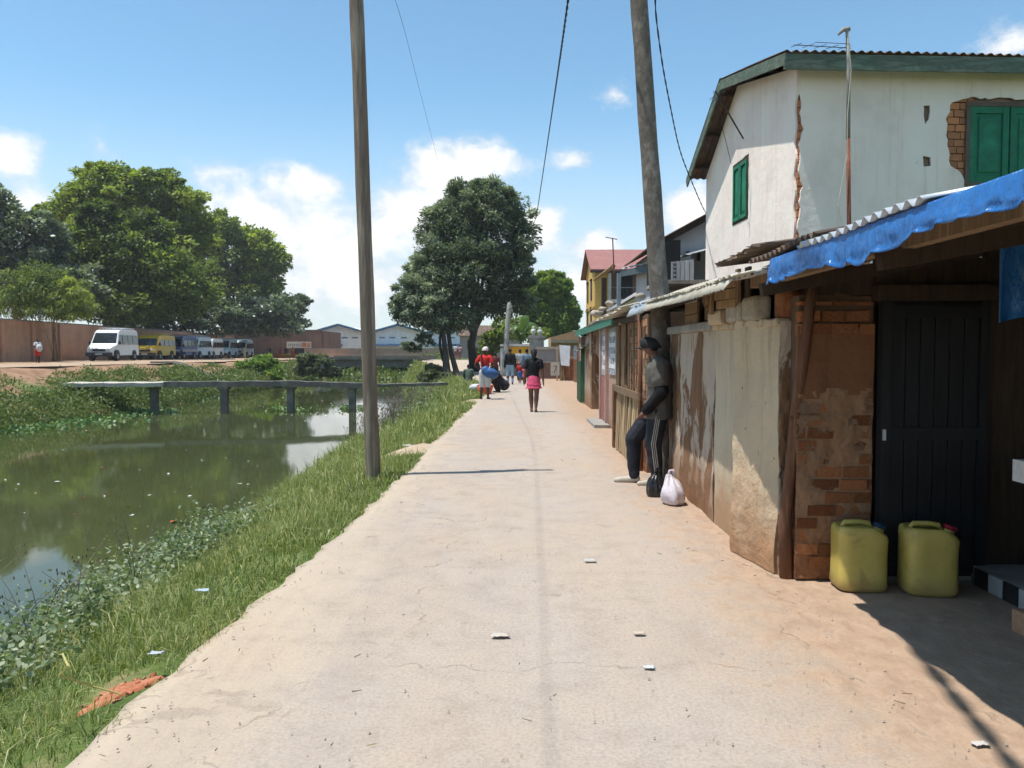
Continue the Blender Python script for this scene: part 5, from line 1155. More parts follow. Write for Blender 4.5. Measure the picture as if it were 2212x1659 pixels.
tree('small_far_tree', 'small tree showing over the dark brick wall beside the warehouse', (-35, 126, .4),
     [L(640, 660, Y, 30, 1500, 24), L(612, 668, Y, 26, 1100, 28), L(655, 650, Y, 16, 600, 14), L(628, 696, Y, 34, 1000, 14)], .42, lm_dark, [(-35, 126, .3), (-35, 126, 4), (-34.6, 126, 8)], .3, GT, tint0=.5)
Y = 66
tree('leaning_tree', 'dark tree at the left edge of the picture', (-43.5, 70, .6),
     [L(40, 520, Y, 75, 4800, 70), L(-30, 470, Y, 70, 3500, 60), L(100, 520, Y + 2, 50, 2600, 48), L(20, 610, Y, 80, 3800, 60), L(-40, 560, Y, 70, 2500, 80), L(150, 620, Y + 2, 70, 2800, 55)],
     .33, lm_dark, [(-43.5, 70, .5), (-43, 69.5, 4), (-42.5, 69, 8)], .4, GT, tint0=.55)
Y = 58
for (lb, lobes_, bx) in (('feathery light green bamboo clump above the brick wall', [L(70, 625, Y, 62, 3800, 45), L(30, 660, Y, 50, 2600, 36), L(105, 665, Y, 48, 2200, 34)], -35.2), ('drooping round bamboo clump beside the parked white van', [L(160, 650, Y, 40, 3000, 40), L(150, 672, Y, 48, 2200, 24)], -33.9)):
    t_ = thing('bamboo_clump', lb, 'bamboo', (bx - .6, 60, .6), 'bamboo clumps over the wall')
    for k in range(6): q = MB(); a_ = random.uniform(-1, 1); q.loft([(bx - .6 + .2 * k * .5, 60, .6), (bx - .5 + a_ * .6, 59.6, 3.6), (bx - .3 + a_ * 1.4, 58.5, 5.2)], [.05, .04, .015], n=5); q.build('cane', m_bamboo, t_, True)
    crown(t_, lm_olive, lobes_, .26, aspect=.22, droop=.55, tint0=.55, clump=.34, name='foliage')
# shadowy hedge mass at the wall foot so that no light shows through under the crowns
Y = 95
tree('wall_hedge', 'dark understorey shrubs showing over the wall between the trees', (-42, 96, .5), [L(u, 690, Y + (u - 400) * .05, 60, 2600, 40) for u in (300, 380, 460, 540, 600)], .5, lm_dark, [(-42, 96, .4), (-42, 96, 3)], .2, None, 'shrub', tint0=.35)

# roadside trees in the middle
Y = 50
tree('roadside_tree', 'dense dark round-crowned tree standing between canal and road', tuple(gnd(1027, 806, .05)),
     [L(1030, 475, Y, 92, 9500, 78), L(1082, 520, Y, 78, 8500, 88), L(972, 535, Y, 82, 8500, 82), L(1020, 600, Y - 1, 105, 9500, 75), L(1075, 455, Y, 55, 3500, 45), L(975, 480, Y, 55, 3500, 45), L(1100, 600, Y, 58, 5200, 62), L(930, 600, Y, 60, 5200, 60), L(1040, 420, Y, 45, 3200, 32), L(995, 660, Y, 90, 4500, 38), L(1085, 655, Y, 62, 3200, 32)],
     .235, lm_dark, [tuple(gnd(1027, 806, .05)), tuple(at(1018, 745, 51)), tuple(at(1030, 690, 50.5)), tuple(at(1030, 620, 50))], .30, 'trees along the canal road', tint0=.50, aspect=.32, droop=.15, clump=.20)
Y = 48
tree('canal_tree', 'lower grey-green tree with twin trunks leaning over the canal', tuple(gnd(972, 812, .05)),
     [L(905, 645, Y, 55, 4800, 50), L(930, 680, Y, 62, 4600, 42), L(875, 670, Y, 38, 2800, 36), L(950, 610, Y + 1, 60, 3500, 50), L(965, 695, Y, 55, 2500, 30), L(915, 600, Y + 1, 45, 2800, 45)],
     .22, lm_dark, [tuple(gnd(965, 812, .05)), tuple(at(962, 760, 48)), tuple(at(955, 700, 48)), tuple(at(940, 650, 48))], .20, 'trees along the canal road', tint0=.58, aspect=.32, droop=.25, clump=.24)
ct_ = [o for o in sc.objects if o.name.startswith('canal_tree')][0]
mb = MB(); mb.loft([gnd(988, 812, .05), at(974, 760, 48.5), at(966, 700, 48.5), at(975, 660, 48.5)], [.19, .14, .12, .05], n=8); mb.build('trunk', m_bark, ct_, True)
mb = MB(); mb.loft([at(958, 780, 48.3), at(950, 745, 48.3), at(952, 700, 48.3)], [.10, .08, .05], n=7); mb.build('limb', m_bark, ct_, True)
crown(ct_, lm_grey, [L(895, 752, 47, 16, 260, 12), L(880, 748, 47, 14, 160, 10), L(920, 735, 47.5, 22, 340, 14)], .2, tint0=.5, aspect=.4, name='low_spray')
Y = 82
tree('mango_tree', 'bright green rounded tree in front of the yellow building', (5.2, 84, .5),
     [L(1190, 625, Y, 42, 4200, 34), L(1165, 660, Y, 42, 4200, 40), L(1215, 665, Y, 36, 3600, 42), L(1190, 690, Y, 52, 4000, 36), L(1205, 600, Y, 16, 900, 14), L(1140, 640, Y, 32, 2400, 36), L(1228, 700, Y, 22, 1600, 26), L(1180, 715, Y, 40, 1800, 18)],
     .34, lm_bright, [(5.2, 84, .4), (5.0, 84, 3), (4.6, 83.6, 5)], .3, None, tint0=.58, clump=.26)
# banana plants behind the kiosk
bn = thing('banana_plant', 'banana plant with long arching leaves behind the yellow kiosk', 'plant', (.6, 54, .1))
m_ban = leaf_mat('banana_leaf', (.04, .08, .02), (.10, .17, .045), (.25, .30, .12), .4, .4)
mb = MB(); mb.loft([(.6, 54, .05), (.62, 54, 1.2), (.6, 54, 2.3)], [.14, .12, .09], n=8); mb.build('stem', mat('banana_stem', (.20, .22, .09), 4, .8, .1), bn, True)
for k in range(13):
    a = k * 2.4; Ln = random.uniform(1.5, 2.5); up = random.uniform(.5, 1.5); P0 = Vector((.6, 54, 2.0 + .05 * k)); dr = Vector((math.cos(a), math.sin(a), 0))
    def lf(u, v, dr=dr, Ln=Ln, up=up, P0=P0):
        s = u * Ln; c = P0 + dr * s * .75 + Vector((0, 0, up * math.sin(u * 2.4) * 1.1 - .35 * u * u * Ln)); w = .26 * math.sin(math.pi * min(1, u * .92 + .06)) * (v - .5) * 2; sd = Vector((-dr.y, dr.x, 0))
        return c + sd * w + Vector((0, 0, -abs(w) * .35))
    mb = MB(); mb.grid(lf, 10, 4); me = mb.build('leaf', m_ban, bn, True, fix=False)
    at_ = me.data.attributes.new('tint', 'FLOAT', 'POINT'); at_.data.foreach_set('value', np.full(len(me.data.vertices), random.uniform(.25, .9), np.float32))
def bush(label, base, lobes, leaf, m, tint=.45, **kw):
    t_ = thing('bush', label, 'bush', base)
    for k in range(3): q = MB(); q.loft([Vector(base), Vector(base) + Vector((random.uniform(-.3, .3), random.uniform(-.2, .2), .6))], [.05, .02], n=5); q.build('stem', m_bark, t_)
    crown(t_, m, lobes, leaf, tint0=tint, name='foliage', **kw)
Y = 56; bush('dark green round bush on the far bank before the last vans', tuple(gnd(555, 812, -.3)), [L(560, 790, Y, 38, 2600, 24), L(545, 800, Y - 1, 34, 2000, 20), L(585, 808, Y - 1, 32, 1100, 12)], .19, lm_bright, .42)
Y = 60; bush('grey-green bush under the left end of the road bridge', tuple(gnd(668, 812, -.4)), [L(665, 785, Y, 24, 1500, 24), L(690, 792, Y, 28, 1600, 24), L(655, 800, Y, 22, 900, 14), L(715, 805, Y, 26, 800, 12)], .19, lm_grey, .5)
Y = 47; bush('pale roadside bush between the bridge and the twin trunks', (at(938, 815, 47).x, 47, float(height(at(938, 815, 47).x, 47))), [L(938, 806, Y, 24, 1500, 18), L(925, 814, Y - 1, 26, 1300, 12), L(955, 816, Y - 1, 20, 900, 10)], .17, lm_grey, .45)
Y = 62; bush('loose olive bush behind the woman in red', (-.9, 62, .3), [L(1060, 745, Y, 26, 1300, 26), L(1075, 730, Y, 20, 800, 20), L(1050, 765, Y, 24, 900, 16), L(1090, 700, Y + 2, 26, 700, 20), L(1110, 715, Y + 4, 34, 1100, 26), L(1150, 725, Y + 2, 34, 1300, 18)], .2, lm_olive, .42)
# ================================================================== vans
m_glass = mat('dark_glass', (.018, .022, .024), 3, .12, 0, spec=.6); m_tyre = mat('tyre_rubber', (.02, .02, .02), 6, .9, .1); m_rim = mat('steel_rim', (.35, .35, .36), 6, .45, 0, metal=.6)
m_bump = mat('grey_bumper', (.05, .05, .055), 5, .6, .05); m_lamp = mat('lamp_lens', (.75, .75, .72), 5, .15, 0, spec=.7); m_plate = mat('number_plate', (.6, .6, .55), 5, .6, 0)
def paint(name, c): return mat(name, [c, tuple(k * .9 for k in c)], 1.2, .32, .02, 6, spec=.5, dirt=(tuple(k * .6 + .06 for k in c), 2.5, .62, .85))
p_white, p_yellow, p_blue, p_teal = paint('white_van_paint', (.70, .72, .73)), paint('yellow_van_paint', (.68, .42, .02)), paint('blue_van_paint', (.05, .09, .24)), paint('pale_teal_paint', (.48, .62, .65))
def van(label, loc, rot, paints, kind='nose', L=5.2, Wd=1.95, Hh=2.35, rack=True, stripe=None):
    t_ = thing('parked_van', label, 'van', (0, 0, 0), 'vans parked along the wall')
    if kind == 'nose': pr = [(.02, .38), (0, .80), (.08, 1.0), (.95, 1.28), (1.55, Hh - .22), (1.85, Hh - .04), (2.4, Hh), (L - .15, Hh), (L, Hh - .18), (L + .02, .42)]; ws = (3, 4)
    else: pr = [(.03, .36), (0, .72), (.10, 1.08), (.35, 1.22), (.82, Hh - .25), (1.15, Hh - .05), (1.8, Hh), (L - .15, Hh), (L, Hh - .2), (L + .02, .40)]; ws = (3, 4)
    def w(z): return Wd / 2 * (1 - .13 * max(0, (z - 1.15) / 1.2) ** 1.3) * (1 - .05 * max(0, (.6 - z)))
    def hw(y, z): return w(z) * (1 - .16 * max(0, (.7 - y) / .7) ** 2)
    n = len(pr); mb = MB(); Lf = [Vector((-hw(y, z), y, z)) for y, z in pr]; Rt = [Vector((hw(y, z), y, z)) for y, z in pr]
    mb.add(Lf + Rt, [tuple(range(n)), tuple(range(2 * n - 1, n - 1, -1))] + [(i, (i + 1) % n, n + (i + 1) % n, n + i) for i in range(n)])
    body = mb.build('body', paints[0], t_, bevel=.05); mods = body.modifiers['bevel']; mods.segments = 3
    # windscreen
    (y0, z0), (y1, z1) = pr[ws[0]], pr[ws[1]]; nv = Vector((0, -(z1 - z0), y1 - y0)).normalized() * .018
    A = lambda f, s: Vector((s * (hw(y0 + (y1 - y0) * f, z0 + (z1 - z0) * f) - .10), y0 + (y1 - y0) * f, z0 + (z1 - z0) * f)) + nv
    MB().prism([A(.08, -1), A(.08, 1), A(.94, 1), A(.94, -1)], -nv * .6).build('windscreen', m_glass, t_, bevel=.01)
    # side windows
    zs, ze_ = 1.28, Hh - .42
    for s in (-1, 1):
        for (ya, yb, cut) in ((1.25 if kind == 'nose' else .75, 2.0, .38), (2.15, 3.15, 0), (3.25, 4.2, 0), (4.3, L - .2, 0)):
            P = [Vector((s * (w(zs) + .012), ya, zs)), Vector((s * (w(zs) + .012), yb, zs)), Vector((s * (w(ze_) + .012), yb, ze_)), Vector((s * (w(ze_) + .012), ya + cut, ze_))]
            MB().prism(P, Vector((-s * .02, 0, 0))).build('side_window', m_glass, t_)
        if stripe: MB().prism([Vector((s * (w(.8) + .006), .6, .75)), Vector((s * (w(.8) + .006), L - .05, .75)), Vector((s * (w(1) + .006), L - .05, 1.0)), Vector((s * (w(1) + .006), .6, 1.0))], (-s * .01, 0, 0)).build('stripe', stripe, t_)
        mb = MB(); mb.cbox((s * (Wd / 2 + .10), 1.15 if kind == 'nose' else .62, 1.38), (.16, .09, .26)); mb.build('mirror', m_bump, t_, bevel=.02)
        for y in (1.0, L - 1.05):
            wh_ = MB(); wh_.loft([(s * (Wd / 2 - .24), y, .34), (s * (Wd / 2 - .24), y, .34), (s * (Wd / 2 + .01), y, .34)], [.30, .34, .34], n=18); o = wh_.build('wheel', m_tyre, t_)
            rm = MB(); rm.loft([(s * (Wd / 2 - .02), y, .34), (s * (Wd / 2 + .02), y, .34)], [.20, .19], n=14); rm.build('rim', m_rim, o)
            ar = MB(); ar.loft([(s * (Wd / 2 - .2), y, .42), (s * (Wd / 2 + .004), y, .42)], [.42, .42], n=18); ar.build('wheel_arch', m_bump, t_)
        hl = MB(); zc = .86 if kind == 'nose' else .88; hl.cbox((s * (Wd / 2 - .32), .05, zc), (.34, .10, .20), (0, 0, s * .15)); hl.build('headlight', m_lamp, t_, bevel=.03)
        MB().cbox((s * (Wd / 2 - .12), L + .015, .95), (.12, .05, .5)).build('tail_light', mat('red_lens', (.4, .02, .02), 4, .2, 0) if 'red_lens' not in bpy.data.materials else bpy.data.materials['red_lens'], t_)
    MB().cbox((0, .0, .50), (Wd * .96, .16, .30)).build('bumper', m_bump, t_, bevel=.04)
    MB().cbox((0, -.01, .82), (.95, .06, .18)).build('grille', m_bump, t_, bevel=.02); MB().cbox((0, -.09, .52), (.5, .02, .12)).build('number_plate', m_plate, t_)
    if rack:
        rk = MB()
        for s in (-1, 1): rk.bar((s * .7, 2.0, Hh + .14), (s * .7, L - .3, Hh + .14), .04)
        for k in range(6): y = 2.0 + k * (L - 2.3) / 5; rk.bar((-.7, y, Hh + .14), (.7, y, Hh + .14), .035); rk.bar((-.7, y, Hh), (-.7, y, Hh + .14), .03); rk.bar((.7, y, Hh), (.7, y, Hh + .14), .03)
        rk.build('roof_rack', paints[0], t_)
    t_.location = loc; t_.rotation_euler = (0, 0, rot); return t_
def vloc(u, Y): p = at(u, 770, Y); return (p.x, Y, float(far_z(Y)) + .03)
van('white long-nosed van, nearest whole van in the row', vloc(214, 60.5), R(6), [p_white], 'nose', 5.6, 2.0, 2.42)
van('mustard yellow minibus second in the row of vans', vloc(313, 70), R(4), [p_yellow], 'flat', 5.0, 1.95, 2.2, True)
van('dark blue minibus with a pale stripe parked behind the yellow one', vloc(368, 78), R(3), [p_blue], 'flat', 5.0, 1.95, 2.3, True, mat('pale_pink_stripe', (.5, .4, .4), 2, .5, 0))
van('white minibus right behind the dark blue one', vloc(406, 84), R(3), [p_white], 'flat', 5.0, 1.95, 2.35)
van('white minibus with plain roof, fifth in the row', vloc(438, 91), R(3), [p_white], 'flat', 4.8, 1.9, 2.3, False)
van('pale teal van before the last of the row', vloc(474, 96), R(5), [p_teal], 'nose', 5.0, 1.95, 2.35)
van('whitish van with racks, farthest in the row', vloc(514, 103), R(6), [p_teal], 'flat', 5.0, 1.95, 2.3)
gp_ = thing('gate_post_pair', 'pale yellow post beside the last parked van', 'post', vloc(528, 96)); q = vloc(528, 96)
MB().box((q[0] - .12, q[1], q[2]), (q[0] + .12, q[1] + .2, q[2] + 1.2)).build('shaft', mat('pale_yellow_post', (.5, .42, .22), 3, .8, .1), gp_); MB().box((q[0] - .16, q[1] - .04, q[2] + 1.2), (q[0] + .16, q[1] + .24, q[2] + 1.3)).build('cap', m_concrete, gp_)
gp_.name = 'gate_post'

# ================================================================== poles and wires
def pole(label, P, rr, m, arm=True):
    t_ = thing('utility_pole', label, 'pole', P[0])
    mb = MB(); n = 26; pts, rad = [], []
    for i in range(n + 1):
        f = i / n; k = f * (len(P) - 1); j = min(int(k), len(P) - 2); p = Vector(P[j]).lerp(Vector(P[j + 1]), k - j); pts.append(p + Vector((.003 * math.sin(i * 1.7), 0, 0))); rad.append((rr[0] + (rr[1] - rr[0]) * f) * (1 + .03 * math.sin(i * 2.3)))
    mb.loft(pts, rad, n=16); mb.build('shaft', m, t_, True)
    if not arm: return t_
    tp = Vector(P[-1]); mb = MB(); mb.bar(tp + Vector((-.45, 0, -.25)), tp + Vector((.45, 0, -.25)), .08, .09); mb.build('crossarm', m_dark_wood, t_)
    for s in (-.38, .38): q = MB(); q.loft([tp + Vector((s, 0, -.2)), tp + Vector((s, 0, -.08)), tp + Vector((s, 0, -.06))], [.03, .045, .02], n=8); q.build('insulator', m_concrete, t_, True)
    return t_
m_polew = mat('grey_pole_wood', [(.25, .195, .145), (.16, .125, .095), (.36, .30, .225)], 2.2, .9, .5, 12, (7, 7, .45), dirt=((.30, .28, .25), 1.6, .62, .72))
m_polec = mat('mottled_pole_bark', [(.23, .195, .16), (.13, .11, .09), (.32, .28, .235)], 7, .93, .7, 26, (1, 1, .7), dirt=((.10, .085, .07), 9, .56, .68))
b1 = gnd(806, 1036, -.06)
pole('slender grey wooden pole in the grass by the canal', [(b1.x, b1.y, -.25), (b1.x, b1.y, 0), tuple(at(770, 0, b1.y)), (at(770, 0, b1.y).x - .04, b1.y, 6.5)], (.095, .080), m_polew)
a2, c2 = at(1380, 0, 9.3), at(1426, 660, 9.3)
pole('thick mottled pole behind the man in the cap', [(1.83, 9.3, -.2), tuple(c2), tuple(a2), (a2.x - .10, 9.3, 7.3)], (.125, .085), m_polec)
pa, pb = gnd(1088, 814), at(1099, 668, 46.5)
pole('leaning concrete pole in front of the yellow kiosk', [(pa.x, 46.0, 0), tuple(pb), tuple(at(1101, 655, 46.6))], (.15, .12), m_concrete, False)
p3 = at(1018, 800, 52); pole('thin brown pole beside the round-crowned tree', [(p3.x, 52, .1), tuple(at(1019, 690, 52)), tuple(at(1020, 620, 52))], (.13, .10), m_post, False)
m_wire = mat('black_cable', (.012, .012, .014), 5, .6, 0)
def wire(name, label, P, r, twist=False):
    pts = []
    for i in range(len(P) - 1):
        for k in range(24): pts.append(Vector(P[i]).lerp(Vector(P[i + 1]), k / 24))
    pts.append(Vector(P[-1]))
    for it in range(40): pts = [pts[0]] + [(pts[i - 1] + pts[i] * 2 + pts[i + 1]) / 4 for i in range(1, len(pts) - 1)] + [pts[-1]]
    mb = MB()
    if twist:
        for ph in (0, math.pi):
            L_ = 0; Q = []; d = []
            for i in range(len(pts) - 1):
                k = max(2, int((pts[i + 1] - pts[i]).length / .06))
                for j in range(k):
                    p = pts[i].lerp(pts[i + 1], j / k); L_ += (pts[i + 1] - pts[i]).length / k; a = L_ * 2 * math.pi / .55 + ph; Q.append(p + Vector((math.cos(a) * r, 0, math.sin(a) * r)))
            mb.loft(Q, r * .95, n=5)
    else: mb.loft(pts, r, n=6)
    tag(mb.build(name, m_wire, smooth=True, fix=False), label, 'cable')
wire('overhead_cable', 'thick twisted cable hanging down over the road into the tree', [(.55, -14, 7.6), tuple(at(1233, -30, 11)), tuple(at(1190, 260, 22)), tuple(at(1158, 475, 38)), (1.0, 46.5, 8.4)], .0105, True)
wire('overhead_cable', 'thin single wire crossing the sky left of the middle', [(-2.4, -10, 7.2), tuple(at(853, -20, 12)), tuple(at(905, 190, 18)), tuple(at(960, 402, 34)), (-3.2, 49, 9.5)], .003)
wire('overhead_cable', 'sagging cable from the mottled pole to the grey house', [(a2.x + .3, 9.3, 7.0), tuple(at(1412, 0, 9.9)), tuple(at(1432, 150, 11)), tuple(at(1468, 330, 14)), tuple(at(1526, 468, 17)), (4.4, 17.1, 4.35)], .0065, True)
wire('overhead_cable', 'cable passing high over the near road from the mottled pole', [(a2.x, 9.3, 7.1), (.75, 6.4, 6.3), (.12, 3.4, 6.0), (-.3, 1, 6.0), (-1.6, -8, 6.8)], .02, True)

# ================================================================== people
SK = {}
def skin(name, c): 
    if name not in SK:
        t = NT(name); v = t.coords(); SK[name] = t.out(t.ramp(t.noise(v, 9, 5), [(.35, tuple(k * .85 for k in c)), (.65, c)]), .55, .35)
    return SK[name]
s_dark, s_mid = skin('dark_skin', (.085, .042, .026)), skin('brown_skin', (.17, .085, .052))
CL = {}
def clothm(name, c, c2=None, rough=.9, scale=7):
    if name not in CL: CL[name] = mat(name, [c, c2 or tuple(k * .8 for k in c)], scale, rough, .25, 60)
    return CL[name]
m_hair = mat('black_hair', [(.010, .009, .008), (.018, .016, .014)], 12, .6, .5, 60)
fold = bpy.data.textures.new('cloth_folds', 'CLOUDS'); fold.noise_scale = .11; fold.noise_depth = 2
def soft(o, vox, disp=0):
    r = o.modifiers.new('join', 'REMESH'); r.mode = 'VOXEL'; r.voxel_size = vox; r.use_smooth_shade = True
    if disp: d_ = o.modifiers.new('folds', 'DISPLACE'); d_.texture = fold; d_.strength = disp; d_.mid_level = .5; d_.texture_coords = 'LOCAL'
    s = o.modifiers.new('smooth', 'SMOOTH'); s.iterations = 4; s.factor = .5
    return o
BASE = dict(pelvis=(0, 0, .53), waist=(0, 0, .61), chest=(0, .005, .73), neck0=(0, .01, .835), neck1=(0, 0, .875), head=(0, -.012, .930),
            hipL=(.050, 0, .515), kneeL=(.055, -.008, .285), ankL=(.055, .012, .045), toeL=(.062, -.085, .016), hipR=(-.050, 0, .515), kneeR=(-.055, -.008, .285), ankR=(-.055, .012, .045), toeR=(-.062, -.085, .016),
            shL=(.103, .01, .805), elL=(.135, .02, .635), wrL=(.142, -.02, .485), shR=(-.103, .01, .805), elR=(-.135, .02, .635), wrR=(-.142, -.02, .485))
def person(label, loc, face, h, sk, wear, pose=None, vox=.013, head_turn=0, disp=.006, group=None):
    """wear: list of (kind, material[, options]). face: degrees, 0 looks towards the camera."""
    J = {k: Vector(v) * h for k, v in BASE.items()}
    for k, v in (pose or {}).items(): J[k] = Vector(v) * h
    t_ = thing('person', label, 'person', (0, 0, 0), group)
    def torso(mb, g, lo=0):
        P = [J['pelvis'] - Vector((0, 0, .05 * h)), J['pelvis'], J['waist'], J['chest'], J['chest'].lerp(J['neck0'], .6), J['neck0']]
        mb.loft(P[lo:], [(x + g) * h for x in (.070, .086, .070, .088, .084, .034)[lo:]], [(x + g) * h for x in (.055, .060, .050, .060, .055, .034)[lo:]], n=16, side=J['shL'] - J['shR'])
    def limb(mb, a, b, ra, rb, g=0): mb.capsule(J[a] if isinstance(a, str) else a, J[b] if isinstance(b, str) else b, (ra + g) * h, (rb + g) * h)
    mb = MB(); torso(mb, 0)
    limb(mb, J['neck0'] - (J['neck1'] - J['neck0']) * .3, 'neck1', .036, .031)
    for s in 'LR': limb(mb, J['neck0'] + (J['neck1'] - J['neck0']) * .1, J['neck0'].lerp(J['sh' + s], .75), .032, .028)
    hd = J['head']; up = (J['head'] - J['neck1']).normalized(); Rt = Matrix.Rotation(head_turn, 3, 'Z')
    mb.ball(hd + up * .008 * h, (.043 * h, .052 * h, .058 * h), 18, 12, rot=Rt)
    fwd = Rt @ Vector((0, -1, 0)); sd = Rt @ Vector((1, 0, 0))
    mb.capsule(hd + fwd * .022 * h - up * .030 * h, hd + fwd * .030 * h - up * .040 * h, .026 * h, .020 * h)       # jaw and chin
    mb.capsule(hd + fwd * .050 * h + up * .004 * h, hd + fwd * .058 * h - up * .012 * h, .005 * h, .008 * h, 8)      # nose
    for s in (-1, 1): mb.ball(hd + sd * s * .045 * h - up * .004 * h, (.006 * h, .011 * h, .018 * h), 8, 6)
    for s in 'LR':
        limb(mb, 'sh' + s, 'el' + s, .033, .025); limb(mb, 'el' + s, 'wr' + s, .025, .0165)
        limb(mb, J['chest'].lerp(J['neck0'], .55), 'sh' + s, .04, .034)
        d = (J['wr' + s] - J['el' + s]).normalized(); o = d.orthogonal().normalized(); lat = (J['sh' + s] - J['neck0']).normalized(); pal = d.cross(lat).normalized(); w0 = J['wr' + s]
        acr = d.cross(pal).normalized()
        mb.capsule(w0 + d * .012 * h, w0 + d * .045 * h, .014 * h, .016 * h)
        for q in range(4):
            b = w0 + d * .048 * h + pal * 0 + d.cross(acr) * (q - 1.5) * .0085 * h; ln = (.036, .043, .040, .032)[q] * h; m1 = b + d * ln * .55; mb.capsule(b, m1, .0062 * h, .0056 * h, 6); mb.capsule(m1, m1 + (d + acr * -.5).normalized() * ln * .5, .0056 * h, .0048 * h, 6)
        tb0 = w0 + d * .018 * h + d.cross(acr) * .014 * h; mb.capsule(tb0, tb0 + (d + d.cross(acr) * .9).normalized() * .032 * h, .0075 * h, .0055 * h, 6)
        limb(mb, 'hip' + s, 'knee' + s, .056, .038); calf = J['knee' + s].lerp(J['ank' + s], .35) + Vector((0, .008 * h, 0)); limb(mb, 'knee' + s, calf, .037, .040); limb(mb, calf, 'ank' + s, .039, .023)
        mb.capsule(J['ank' + s] + Vector((0, .012 * h, -.022 * h)), J['toe' + s], .021 * h, .013 * h)
        mb.capsule(J['ank' + s], J['ank' + s] + Vector((0, 0, -.02 * h)), .02 * h, .02 * h)
    body = soft(mb.build('body', sk, t_), vox)
    for it in wear:
        kind, m = it[0], it[1]; op = it[2] if len(it) > 2 else {}
        mb = MB(); d = disp; vx = vox
        if kind in ('tshirt', 'shirt', 'top'):
            g = op.get('g', .012); torso(mb, g, op.get('lo', 1)); 
            if op.get('lo', 1) == 0: mb.loft([J['pelvis'] - Vector((0, 0, .065 * h)), J['pelvis'] + Vector((0, 0, .05 * h))], [(.094 + g) * h, (.082 + g) * h], [(.074 + g) * h, (.060 + g) * h], n=16, side=J['shL'] - J['shR'])
            for s in 'LR':
                limb(mb, J['neck0'], J['neck0'].lerp(J['sh' + s], .75), .028, .026, g * .6)
                limb(mb, J['chest'].lerp(J['neck0'], .45), 'sh' + s, .036, .032, g * .8)
                if kind != 'top': e_ = J['sh' + s].lerp(J['el' + s], .55) if kind == 'tshirt' else J['el' + s]; limb(mb, 'sh' + s, e_, .031, .029 if kind == 'tshirt' else .027, g)
                if kind == 'shirt': limb(mb, 'el' + s, 'wr' + s, .024, .018, g)
        elif kind == 'sleeves':
            for s in 'LR':
                q_ = MB(); limb(q_, J['sh' + s].lerp(J['el' + s], .4), 'el' + s, .032, .031, .016); limb(q_, 'el' + s, 'wr' + s, .031, .024, .013); soft(q_.build('sleeve', m, t_), vx, d)
            continue
        elif kind in ('trousers', 'cropped', 'shorts'):
            g = op.get('g', .012); f = {'trousers': .97, 'cropped': op.get('f', .45), 'shorts': 0}[kind]
            mb.loft([J['pelvis'] - Vector((0, 0, .045 * h)), J['pelvis'], J['pelvis'].lerp(J['waist'], .55)], [(.078 + g) * h, (.088 + g) * h, (.078 + g) * h], [(.06 + g) * h, (.062 + g) * h, (.055 + g) * h], n=16, side=J['shL'] - J['shR'])
            for s in 'LR':
                limb(mb, 'hip' + s, J['hip' + s].lerp(J['knee' + s], .75) if kind == 'shorts' else 'knee' + s, .053, .040, g)
                if f: mb.capsule(J['knee' + s], J['knee' + s].lerp(J['ank' + s], f), (.038 + g) * h, (.030 + g * .45) * h)
        elif kind == 'skirt':
            z = op.get('len', .22); fl = op.get('flare', .115); P = [J['waist'] - Vector((0, 0, .02 * h)), J['pelvis'], J['pelvis'] - Vector((0, 0, z * .5 * h)), J['pelvis'] - Vector((0, 0, z * h))]
            mb.loft(P, [.08 * h, .100 * h, (.1 + fl) / 2 * h, fl * h], [.062 * h, .076 * h, .085 * h, fl * .78 * h], n=22); d = disp * 2
        elif kind == 'shoes':
            for s in 'LR': mb.capsule(J['ank' + s] + Vector((0, .016 * h, -.022 * h)), J['toe' + s] + (J['toe' + s] - J['ank' + s]).normalized() * .012 * h * Vector((1, 1, 0)).length, .026 * h, .019 * h)
            d = 0
        elif kind == 'hair':
            r = op.get('r', 1.0); back = -fwd; mb.ball(hd + up * .016 * h + back * .010 * h, (.048 * h * r, .052 * h * r, .056 * h * r), 16, 10, rot=Rt); d = .004
            if op.get('bun'): mb.ball(hd + up * .03 * h + back * .058 * h, .026 * h, 10, 8)
            if op.get('long'): mb.capsule(hd + back * .03 * h, hd + back * .035 * h - up * op['long'] * h, .042 * h, .030 * h)
        elif kind == 'cap':
            for k in range(1): pass
            n_, m_ = 20, 8; vs, fs = [], []
            for i in range(m_ + 1):
                th = math.pi / 2 * i / m_ * 1.12
                for k in range(n_): vs.append(hd + Rt @ Vector((math.sin(th) * math.cos(2*math.pi*k/n_) * .055 * h, math.sin(th) * math.sin(2*math.pi*k/n_) * .063 * h + .003 * h, 0)) + up * (.010 * h + math.cos(th) * .068 * h))
            for i in range(m_):
                for k in range(n_): fs.append((i*n_+k, i*n_+(k+1)%n_, (i+1)*n_+(k+1)%n_, (i+1)*n_+k))
            mb.add(vs, fs); o = mb.build('cap', m, t_, True, fix=False); o.modifiers.new('solid', 'SOLIDIFY').thickness = .006 * h
            br = MB(); br.grid(lambda u, v: hd + up * (.008 * h - .014 * h * v - .02 * h * (u - .5) ** 2) + Rt @ Vector(((u - .5) * .088 * h * (1 - .25 * v * v), -.052 * h - .062 * h * v * math.sin(math.pi * (.15 + .7 * u)) + .018 * h * (2 * u - 1) ** 2, 0)), 12, 5)
            b_ = br.build('brim', m if not op.get('brim') else op['brim'], o, True, fix=False); b_.modifiers.new('solid', 'SOLIDIFY').thickness = .005 * h
            mb2 = MB(); mb2.ball(hd + up * .078 * h + Vector((0, .004 * h, 0)), .006 * h, 8, 6); mb2.build('button', m, o)
            continue
        soft(mb.build({'top': 'top', 'cropped': 'trousers'}.get(kind, kind), m, t_), vx, d)
